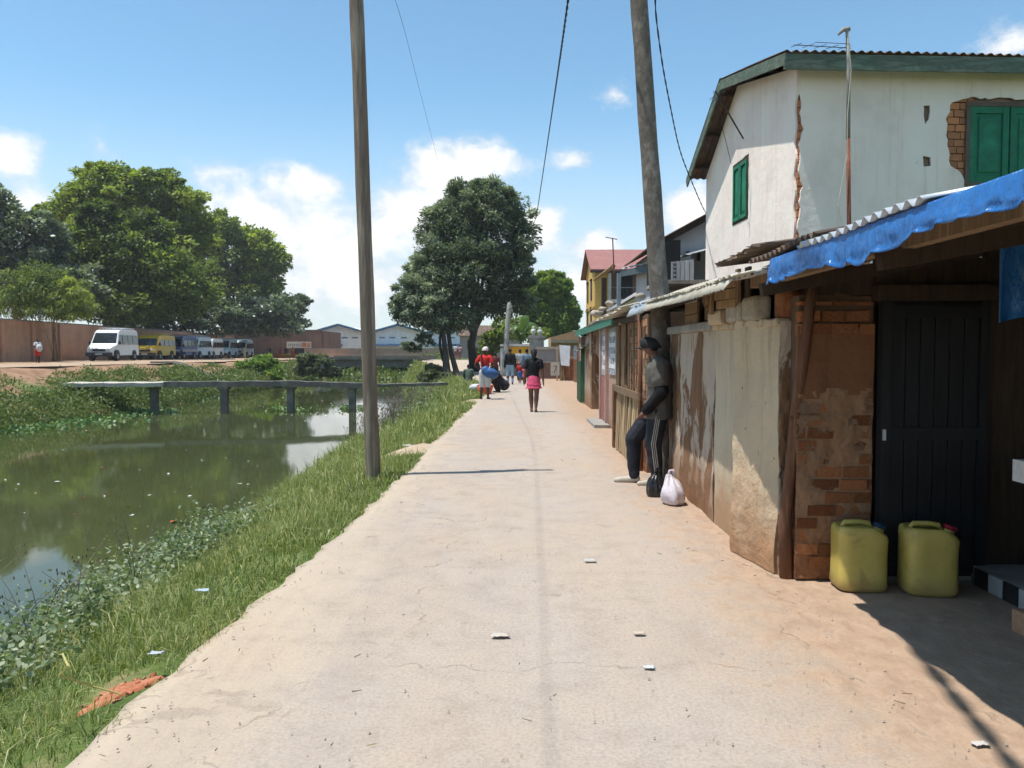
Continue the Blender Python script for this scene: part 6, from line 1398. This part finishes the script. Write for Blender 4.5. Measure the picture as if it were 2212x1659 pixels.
    t_.location = loc; t_.rotation_euler = (0, 0, R(face)); return t_, J

# --- man leaning on the pole
hm = 1.66
mp = dict(pelvis=(0, .03, .515), waist=(0, .045, .60), chest=(0, .035, .725), neck0=(0, .030, .835), neck1=(0, .006, .872), head=(0, -.022, .925),
          hipL=(.052, .025, .505), kneeL=(.060, -.008, .285), ankL=(.060, .022, .050), toeL=(.064, -.080, .018), hipR=(-.052, .01, .505), kneeR=(-.060, -.135, .30), ankR=(-.060, -.128, .050), toeR=(-.066, -.235, .018),
          shL=(.105, .030, .800), elL=(.142, .040, .635), wrL=(.118, -.055, .515), shR=(-.105, .030, .800), elR=(-.140, .03, .635), wrR=(-.150, .02, .48))
c_tee, c_navy = clothm('grey_brown_cotton', (.125, .115, .10), (.085, .078, .07)), clothm('navy_black_polyester', (.022, .025, .036), (.014, .015, .02), .7)
pm = at(1412, 1000, 8.95)
man, J = person('man in dark cap and striped track trousers leaning against the mottled pole', (pm.x, 8.95, 0), -97, hm, s_mid,
    [('sleeves', clothm('black_knit', (.012, .012, .013))), ('tshirt', c_tee, dict(g=.036, lo=0)), ('trousers', c_navy, dict(g=.019)), ('shoes', clothm('cream_canvas', (.52, .47, .38), (.42, .37, .3))), ('hair', m_hair, dict(r=.97)), ('cap', clothm('charcoal_cap', (.035, .035, .036)))],
    mp, .010, -.30, .022)
st_m = clothm('pale_stripe', (.42, .40, .36)); tr = [c for c in man.children if c.name.startswith('trousers')][0]
man.location = (0, 0, 0); rsave = man.rotation_euler.copy(); man.rotation_euler = (0, 0, 0)
for k in (-1, 0, 1):                                       # three stripes down the outer seam of the near leg
    mb = MB(); P = []; off = Vector((0, k * .020, 0))
    for f in np.linspace(.14, 1, 8):
        a = J['hipL'].lerp(J['kneeL'], f); P.append(a + Vector(((.053 - .013 * max(f, 0) + .0185) * hm, 0, 0)) + off)
    for f in np.linspace(.12, .95, 8):
        a = J['kneeL'].lerp(J['ankL'], f); P.append(a + Vector(((.038 - .008 * f + .019 * (1 - .5 * f)) * hm, 0, 0)) + off)
    mb.loft(P, .0075, [.006] * len(P), n=6); mb.build('stripe', st_m, tr, True)
man.location = (pm.x, 8.95, 0); man.rotation_euler = rsave

stand = dict(kneeL=(.066, -.03, .285), ankL=(.062, .0, .050), toeL=(.066, -.085, .016), kneeR=(-.066, .012, .285), ankR=(-.062, .05, .058), toeR=(-.066, -.035, .014), wrL=(.150, -.05, .49), wrR=(-.150, .03, .49))
# --- people on the road
g_ = gnd(1153, 890)
walk = dict(kneeL=(.045, -.03, .285), ankL=(.035, .0, .050), toeL=(.04, -.085, .016), kneeR=(-.045, .01, .285), ankR=(-.035, .07, .062), toeR=(-.04, -.02, .014), wrL=(.150, -.05, .49), wrR=(-.150, .03, .49))
person('girl in black T-shirt and frilled pink skirt walking up the road', (g_.x, g_.y, 0), 176, 1.55, s_mid,
    [('tshirt', clothm('black_cotton', (.018, .018, .02)), dict(g=.011, lo=1)), ('skirt', clothm('hot_pink_cotton', (.75, .12, .22), (.6, .08, .16)), dict(len=.155, flare=.118)), ('hair', m_hair, dict(r=1.02, long=.10)), ('shoes', clothm('brown_sandal', (.2, .1, .06)))], walk, .012)
girl = [o for o in sc.objects if o.name == 'person.001'][0]; sk_ = [c for c in girl.children if c.name.startswith('skirt')][0]
for z, r1 in ((.44, .108), (.385, .120)):                 # frills
    mb = MB(); P = [(r1 * (1 + .05 * math.sin(k * 9)) * 1.55 * math.cos(2 * math.pi * k / 40), r1 * .78 * 1.55 * (1 + .05 * math.sin(k * 9)) * math.sin(2 * math.pi * k / 40), z * 1.55 + .01 * math.sin(k * 5)) for k in range(41)]; mb.loft(P, .014, n=6)
    mb.v = [p + girl.location for p in mb.v]; o = mb.build('frill', CL['hot_pink_cotton'], sk_, True)
g_ = gnd(1048, 862)
akimbo = dict(elL=(.19, .04, .66), wrL=(.105, -.02, .555), elR=(-.17, .03, .65), wrR=(-.10, -.06, .57), kneeL=(.065, -.01, .285), ankL=(.08, .01, .05), toeL=(.10, -.08, .016), ankR=(-.06, .01, .05), kneeR=(-.055, -.01, .285))
person('woman in red T-shirt and white cropped trousers with a blue bag', (g_.x, g_.y, 0), 165, 1.62, s_dark,
    [('tshirt', clothm('bright_red_cotton', (.62, .035, .03), (.5, .03, .025)), dict(lo=1)), ('cropped', clothm('white_cotton', (.62, .62, .62)), dict(f=.35, g=.02)), ('hair', m_hair, dict(r=.98)), ('cap', clothm('pink_white_print', (.55, .40, .42), (.7, .62, .62), scale=30)), ('shoes', clothm('dark_sandal', (.03, .025, .02)))], akimbo, .012)
bg = thing('shoulder_bag', 'bulging blue shoulder bag carried by the woman in red', 'bag', (g_.x + .12, g_.y - .17, .62))
mb = MB(); c_ = Vector((g_.x + .16, g_.y - .18, .82)); mb.ball(c_, (.27, .15, .16), 18, 12, rot=Matrix.Rotation(.28, 3, 'Y')); mb.ball(c_ + Vector((-.14, 0, .08)), (.14, .12, .14), 14, 10)
o = mb.build('pouch', clothm('blue_nylon', (.05, .14, .34), (.03, .08, .2), .5), bg); soft(o, .014, .02)
mb = MB(); mb.loft([c_ + Vector((-.2, 0, .12)), Vector((g_.x - .08, g_.y - .14, 1.1)), Vector((g_.x - .12, g_.y - .1, 1.36)), Vector((g_.x - .10, g_.y + .02, 1.40))], .02, n=6); mb.build('strap', clothm('black_strap', (.012, .012, .012)), bg, True)
# crouching person, basin, sack
p = gnd(1078, 848)
crouch = dict(pelvis=(0, .10, .18), waist=(0, .07, .26), chest=(0, -.02, .37), neck0=(0, -.08, .44), neck1=(0, -.11, .465), head=(0, -.15, .50), hipL=(.06, .10, .17), kneeL=(.10, -.13, .30), ankL=(.08, -.02, .05), toeL=(.09, -.12, .016), hipR=(-.06, .10, .17), kneeR=(-.10, -.13, .30), ankR=(-.08, -.02, .05), toeR=(-.09, -.12, .016), shL=(.10, -.05, .41), elL=(.13, -.16, .30), wrL=(.06, -.26, .20), shR=(-.10, -.05, .41), elR=(-.13, -.16, .30), wrR=(-.06, -.26, .20))
person('person in dark clothes crouching over the orange basin', (p.x, p.y, 0), -70, 1.6, s_dark, [('shirt', clothm('brown_black_cotton', (.05, .035, .03)), dict(lo=1)), ('trousers', clothm('black_cotton', (.018, .018, .02))), ('hair', m_hair, dict(r=1.05, bun=1))], crouch, .013)
p = gnd(1047, 853); bs = thing('basin', 'orange red plastic basin beside the crouching person', 'basin', (p.x, p.y + .6, 0)); m_or = mat('orange_red_plastic', (.70, .09, .02), 4, .4, 0, spec=.5)
mb = MB(); c_ = (p.x, p.y + .6); mb.loft([(*c_, 0), (*c_, .02), (*c_, .30), (*c_, .30), (*c_, .05)], [.20, .21, .29, .27, .19], n=22, caps=False); mb.add([(c_[0] + .2 * math.cos(a), c_[1] + .2 * math.sin(a), .04) for a in np.linspace(0, 6.1, 22)], [tuple(range(22))]); mb.build('bowl', m_or, bs, True, fix=False)
mb = MB(); mb.loft([(c_[0] + .285 * math.cos(a), c_[1] + .285 * math.sin(a), .30) for a in np.linspace(0, 6.283, 25)], .014, n=6); mb.build('rim', m_or, bs, True)
p = gnd(1028, 846, -.05); sk = MB(); sk.ball((p.x, p.y, .10), (.27, .17, .15), 16, 10); sk.ball((p.x + .18, p.y, .08), (.14, .12, .11), 12, 8); sk.v = [q + Vector((0, 0, .03 * mnoise.noise(q * 9))) for q in sk.v]
o = sk.build('sack', clothm('white_sacking', (.62, .63, .66), (.5, .51, .55))); soft(o, .016, .02); tag(o, 'stuffed white sack lying on the grass edge by the basin', 'sack')
bd = thing('bundle', 'dark round bundle set down behind the crouching person', 'bundle', (gnd(1090, 838).x, 30, 0)); q = gnd(1090, 838)
mb = MB(); mb.ball((q.x, 29.5, .24), (.22, .2, .2), 14, 10); o = mb.build('cloth', clothm('charcoal_bundle', (.03, .035, .04)), bd); soft(o, .02, .03); mb = MB(); mb.ball((q.x - .03, 29.45, .45), (.07, .07, .06), 8, 6); mb.build('knot', CL['charcoal_bundle'], bd, True)
# seated person on the bank
p = gnd(1012, 826); sit = dict(crouch); sit.update(pelvis=(0, .06, .08), waist=(0, .06, .17), chest=(0, .03, .30), neck0=(0, .0, .41), neck1=(0, -.01, .445), head=(0, -.02, .50), hipL=(.06, .05, .08), hipR=(-.06, .05, .08), kneeL=(.08, -.2, .2), kneeR=(-.08, -.2, .2), ankL=(.08, -.3, .02), ankR=(-.08, -.3, .02), toeL=(.08, -.38, .02), toeR=(-.08, -.38, .02), shL=(.105, .02, .385), shR=(-.105, .02, .385), elL=(.14, -.04, .24), elR=(-.14, -.04, .24), wrL=(.08, -.16, .2), wrR=(-.08, -.16, .2))
person('person in grey-green shirt sitting on the grass, back turned', (p.x, p.y, float(height(p.x, p.y)) + .05), 185, 1.6, s_dark, [('shirt', clothm('grey_green_cotton', (.10, .14, .11)), dict(g=.018)), ('trousers', clothm('brown_black_cotton', (.05, .035, .03))), ('hair', m_hair)], sit, .015)
# the group walking away
p = gnd(1102, 830); person('person in black top and pale jeans walking towards the kiosk', (p.x, p.y, 0), 180, 1.62, s_dark, [('shirt', clothm('black_cotton', (.018, .018, .02)), dict(g=.016, lo=1)), ('trousers', clothm('pale_denim', (.30, .42, .52), (.22, .32, .42)), dict(g=.008)), ('hair', m_hair), ('shoes', clothm('dark_sandal', (.03, .025, .02)))], stand, .015)
p = gnd(1138, 829); person('woman in denim shirt and dark skirt walking in the group', (p.x, p.y, 0), 178, 1.6, s_dark, [('shirt', clothm('blue_denim', (.17, .25, .31), (.12, .18, .23)), dict(g=.016, lo=1)), ('skirt', clothm('brown_black_cotton', (.05, .035, .03)), dict(len=.34, flare=.095)), ('hair', m_hair, dict(bun=1))], walk, .015)
p = gnd(1124, 825); person('person in pale grey shirt between the jeans and denim walkers', (p.x, p.y + 1.5, 0), 183, 1.6, s_dark, [('tshirt', clothm('pale_grey_cotton', (.36, .37, .38)), dict(lo=1)), ('trousers', clothm('brown_black_cotton', (.05, .035, .03)), dict(g=.008)), ('hair', m_hair)], stand, .016)
p = gnd(1123, 828); person('small child in red top and blue shorts held among the walkers', (p.x, p.y - .2, 0), 180, .98, s_dark, [('tshirt', clothm('bright_red_cotton', (.62, .035, .03)), dict(lo=1)), ('shorts', clothm('bright_blue_cotton', (.05, .22, .62))), ('hair', clothm('red_hood', (.55, .06, .06)))], walk, .013)
p = gnd(1132, 829); person('small child in pink dress next to the denim shirt', (p.x, p.y - .1, 0), 182, .80, s_dark, [('top', clothm('pink_cotton', (.62, .14, .26)), dict(lo=1)), ('skirt', clothm('pink_cotton', (.62, .14, .26)), dict(len=.14, flare=.12)), ('hair', m_hair)], walk, .012)
p = gnd(1090, 828); person('person in dark red top half hidden by the leaning pole', (p.x - .45, p.y + 1, 0), 190, 1.45, s_dark, [('tshirt', clothm('dark_red_cotton', (.16, .04, .04)), dict(lo=1)), ('trousers', clothm('brown_black_cotton', (.05, .035, .03)), dict(g=.008)), ('hair', m_hair)], stand, .016)
# far side of the canal
p = vloc(82, 52.5); carry = dict(elL=(.15, -.02, .67), wrL=(.09, -.08, .62), elR=(-.15, -.02, .67), wrR=(-.09, -.08, .62))
person('person in white top and red shorts walking before the park wall', (p[0], 52.5, p[2] - .06), 60, 1.6, s_dark, [('tshirt', clothm('white_cotton', (.62, .62, .62)), dict(lo=1, g=.016)), ('shorts', clothm('bright_red_cotton', (.62, .035, .03)), dict(g=.02)), ('hair', m_hair)], {**walk, **carry}, .016)
o = MB(); o.ball((p[0] + .22, 52.3, p[2] + .92), (.20, .18, .26), 12, 9); o = o.build('carrier_bag', clothm('white_bag', (.62, .62, .64))); soft(o, .02, .03); tag(o, 'white carrier bag held by the person at the park wall', 'bag')
for i, (u, c, lab) in enumerate(((577, (.03, .09, .10), 'person in dark teal among the market crowd'), (588, (.02, .02, .02), 'person in black standing at the market'), (605, (.12, .08, .16), 'person in violet bending over market baskets'), (611, (.55, .12, .2), 'person in pink at the market stall'), (633, (.62, .17, .05), 'person in orange before the market sign'), (622, (.04, .03, .05), 'person in dark clothes under the market sign'))):
    q = at(u, 770, 107); person(lab, (q.x, 107 - (i % 2), .48), random.uniform(100, 260), 1.55 if i != 2 else 1.3, s_dark, [('tshirt', clothm('market_shirt_%s' % 'abcdef'[i], c), dict(lo=1, g=.02)), ('skirt', clothm('market_wrap_%s' % 'abcdef'[i], tuple(k * .6 + .03 for k in c)), dict(len=.4, flare=.1)), ('hair', m_hair)], None, .03, group='people at the market')
for i, (u, c) in enumerate(((600, (.62, .16, .02)), (608, (.65, .20, .03)), (621, (.60, .30, .03)), (636, (.60, .12, .03)))):
    q = at(u, 773, 105.5); b_ = thing('produce_basket', ['first orange basket from the left at the market', 'second orange basket at the market', 'yellowish basket below the market sign', 'red-orange basket at the right of the market'][i], 'basket', (q.x, 105.5, .47))
    mb = MB(); mb.loft([(q.x, 105.5, .47), (q.x, 105.5, .95)], [.35, .5], n=12); mb.build('bowl', mat('basket_%s' % 'abcd'[i], c, 3, .7, 0), b_); mb = MB(); mb.ball((q.x, 105.5, .95), (.45, .45, .22), 12, 8); mb.build('fruit', mat('fruit_%s' % 'abcd'[i], tuple(min(k * 1.1, .8) for k in c), 8, .6, .5, 20), b_, True)
for i, u in enumerate((984, 994, 990)):
    q = at(u, 774, 78 + i * 3); person(['person in white top far up the road near the trees', 'person in pink far up the road by the bridge', 'small person in red far up the road'][i], (q.x, 78 + i * 3, .62), 170, (1.55, 1.5, 1.2)[i], s_dark, [('tshirt', clothm('far_shirt_%s' % 'abc'[i], ((.6, .58, .58), (.6, .3, .35), (.5, .08, .1))[i]), dict(lo=1)), ('trousers', clothm('far_trousers_%s' % 'abc'[i], (.25, .12, .12))), ('hair', m_hair)], walk, .025)

# ================================================================== jerrycans, bags, scraps
t = NT('translucent_yellow_plastic'); v = t.coords(); cyl = t.ramp(t.noise(v, 4, 6), [(.3, (.44, .335, .07)), (.7, (.54, .44, .12))])
dm = t.step(t.noise(v, 6, 8, .7, .5), .50, .72); sc_n = t.step(t.noise(t.coords((3, 3, 14)), 9, 5, .7), .62, .70); zj = t.sepz()[2]; low = t.math('SUBTRACT', 1.0, t.step(t.math('ADD', zj, t.math('MULTIPLY', t.noise(v, 9, 6), .12)), .06, .2))
m_jerry = t.out(t.mix(t.math('MULTIPLY', low, .55), t.mix(t.math('MULTIPLY', sc_n, .35), t.mix(t.math('MULTIPLY', dm, .6), cyl, (.24, .17, .07)), (.62, .56, .32)), (.26, .16, .085)), .45, .4, 0, t.bump(t.noise(v, 12, 6), .25, .02)); t.b.inputs['Subsurface Weight'].default_value = .25; t.b.inputs['Subsurface Radius'].default_value = (.04, .03, .01); t.b.inputs['Subsurface Scale'].default_value = .4
def jerrycan(label, x, y, w, dp, h, rot, capm):
    t_ = thing('jerrycan', label, 'jerrycan', (0, 0, 0), 'yellow jerrycans by the black door')
    mb = MB(); n = 40; rings = []
    for (z, g) in ((0, .80), (.012, .93), (.035, 1.0), (h * .2, .985), (h * .5, .975), (h * .8, .985), (h - .06, 1.0), (h - .025, .985), (h - .006, .93), (h, .84)):
        ring = []
        for k in range(n):
            a = 2 * math.pi * k / n; cx_, sy = math.cos(a), math.sin(a); e = 5.0; r_ = (abs(cx_) ** e + abs(sy) ** e) ** (-1 / e); px, py = cx_ * r_ * w / 2 * g, sy * r_ * dp / 2 * g
            zz = z
            if z > h * .7: zz -= max(0, (px / (w / 2) - .35)) * .085 * (z - h * .7) / (h * .3)          # shoulder falls away under the spout
            if z > h - .03 and abs(py) < dp * .16 and px < w * .22: zz -= .012
            dn = 1 + .012 * mnoise.noise(Vector((px * 9 + x * 7, py * 9, zz * 9))); ring.append(Vector((px * dn, py * dn, zz)))
        rings.append(ring)
    vs = [p for r_ in rings for p in r_]; m = len(rings); fs = [(i*n+k, i*n+(k+1)%n, (i+1)*n+(k+1)%n, (i+1)*n+k) for i in range(m-1) for k in range(n)] + [tuple(range(n-1, -1, -1)), tuple(range((m-1)*n, m*n))]
    mb.add(vs, fs); mb.build('body', m_jerry, t_, True)
    mb = MB(); mb.loft([(-w * .34, 0, h - .012), (-w * .30, 0, h + .012), (-.0, 0, h + .016), (w * .18, 0, h + .010), (w * .23, 0, h - .02)], [.016, .017, .017, .017, .016], n=10); mb.build('handle', m_jerry, t_, True)
    mb = MB(); c = Vector((w * .36, 0, h - .045)); ax = Vector((.35, 0, 1)).normalized(); mb.loft([c, c + ax * .045], [.034, .033], n=16); mb.build('neck', m_jerry, t_, True)
    mb = MB(); mb.loft([c + ax * .03, c + ax * .055, c + ax * .058], [.040, .040, .034], n=16); mb.build('screw_cap', capm, t_, True)
    t_.location = (x, y, .0); t_.rotation_euler = (R(-1.5), R(1), rot)
q = gnd(1866, 1280); jerrycan('yellow jerrycan nearer the wooden post, corner lit by the sun', q.x + .0, q.y + .09, .305, .26, .405, R(-4), mat('dark_blue_cap', (.02, .05, .09), 4, .5, 0))
q = gnd(2018, 1290); jerrycan('yellow jerrycan with red cap before the black door, fully shaded', q.x, q.y + .09, .31, .26, .415, R(-7), mat('red_cap', (.35, .015, .03), 4, .5, 0))
def bag(label, x, y, w, d_, h, m, seed):
    t_ = thing('plastic_bag', label, 'bag', (x, y, 0), 'bags at the foot of the peeling wall')
    mb = MB()
    prof = [(0, .62), (.05, .86), (.2, 1.0), (.42, .98), (.6, .80), (.74, .56), (.86, .33), (.95, .20), (1, .26)]
    P = [(x + .02 * math.sin(z * 3 + seed), y, z * h) for z, r in prof]; mb.loft(P, [r * w / 2 for z, r in prof], [r * d_ / 2 for z, r in prof], n=36)
    for i, p_ in enumerate(mb.v):
        q = p_ - Vector((x, y, 0)); a = math.atan2(q.y, q.x); k = q.z / h
        p_ += Vector((math.cos(a), math.sin(a), 0)) * (.012 * math.sin(a * 9 + seed + 3 * k) * (.3 + k) + .03 * mnoise.noise(q * 11 + Vector((seed, 0, 0))))
    o = mb.build('sack', m, t_, True); ss = o.modifiers.new('sub', 'SUBSURF'); ss.levels = 1; ss.render_levels = 1
    mb = MB(); mb.loft([(x - w * .09, y, h * .93), (x - w * .05, y - .01, h * 1.12), (x + w * .05, y, h * 1.13), (x + w * .10, y, h * .93)], [.018, .014, .014, .018], n=7); mb.build('knot', m, t_, True)
q = gnd(1454, 1094); bag('pale pink plastic bag stuffed full, tied at the top', q.x, q.y + .10, .29, .24, .30, mat('pink_plastic', [(.66, .60, .63), (.56, .51, .55)], 5, .35, .3, 30, spec=.5), 1.0)
q = gnd(1424, 1082); bag('thin black plastic bag tucked behind the pink one', q.x + .02, q.y + .22, .17, .20, .27, mat('black_plastic', (.012, .012, .013), 5, .25, .3, 30, spec=.5), 4.0)
scr = [(1081, 1377, .045, (.54, .47, .40), 'torn cream paper scrap in the middle of the near road'), (1275, 1214, .04, (.48, .48, .47), 'flattened clear plastic scrap before the walls'), (1402, 1447, .025, (.55, .58, .62), 'bluish paper scrap near the dark stains'), (1381, 1372, .03, (.52, .45, .36), 'straw coloured scrap to the right of the cream paper'), (2118, 1614, .03, (.54, .49, .46), 'curved white shell of plastic at the lower right'), (437, 1270, .04, (.42, .50, .60), 'pale blue plastic scrap caught in the grass'), (881, 964, .07, (.70, .70, .70), 'white plastic cup lying in the grass behind the slender pole'), (338, 1440, .03, (.45, .48, .55), 'grey plastic scrap in the grass at the lower left')]
for i, (u, v_, s, c, lab) in enumerate(scr):
    p = gnd(u, v_); zz = float(height(p.x, p.y)) + .12 if p.x < road_left(p.y) else .014; r_ = random.Random(i); mb = MB()
    mb.grid(lambda a, b: Vector((p.x + (a - .5) * s * 2 * (1 + .14 * math.sin(b * 7 + i)), p.y + (b - .5) * s * 1.2 * (1 + .14 * math.sin(a * 5 + i * 2)), zz + .009 * abs(mnoise.noise(Vector((a * 3 + i, b * 3, i)))))), 7, 7)
    o = mb.build('scrap', mat('scrap_%s' % 'abcdefghijk'[i], c, 6, .7, .1), smooth=True, fix=False); o.modifiers.new('solid', 'SOLIDIFY').thickness = .0015; tag(o, lab, 'scrap')
mb = MB(); mb.loft([gnd(135, 1412, .28), gnd(148, 1440, .26), gnd(128, 1458, .22), gnd(200, 1482, .10), gnd(262, 1500, .04)], [.004, .005, .005, .005, .003], n=5); tag(mb.build('dry_stem', clothm('straw_stem', (.5, .45, .16))), 'bent yellow stem over the grass at the lower left', 'stem')

# ================================================================== the dusty midday air
hz_ = MB(); hz_.box((-95, -70, -3.2), (60, 190, 26)); t = NT('haze_air'); t.n.remove(t.b); pv = t.n.new('ShaderNodeVolumePrincipled'); pv.inputs['Density'].default_value = .00038; pv.inputs['Color'].default_value = (.9, .95, 1, 1); pv.inputs['Anisotropy'].default_value = .2; t.link(pv.outputs[0], t.n['Material Output'].inputs['Volume'])
tag(hz_.build('haze', t.m), kind='stuff')
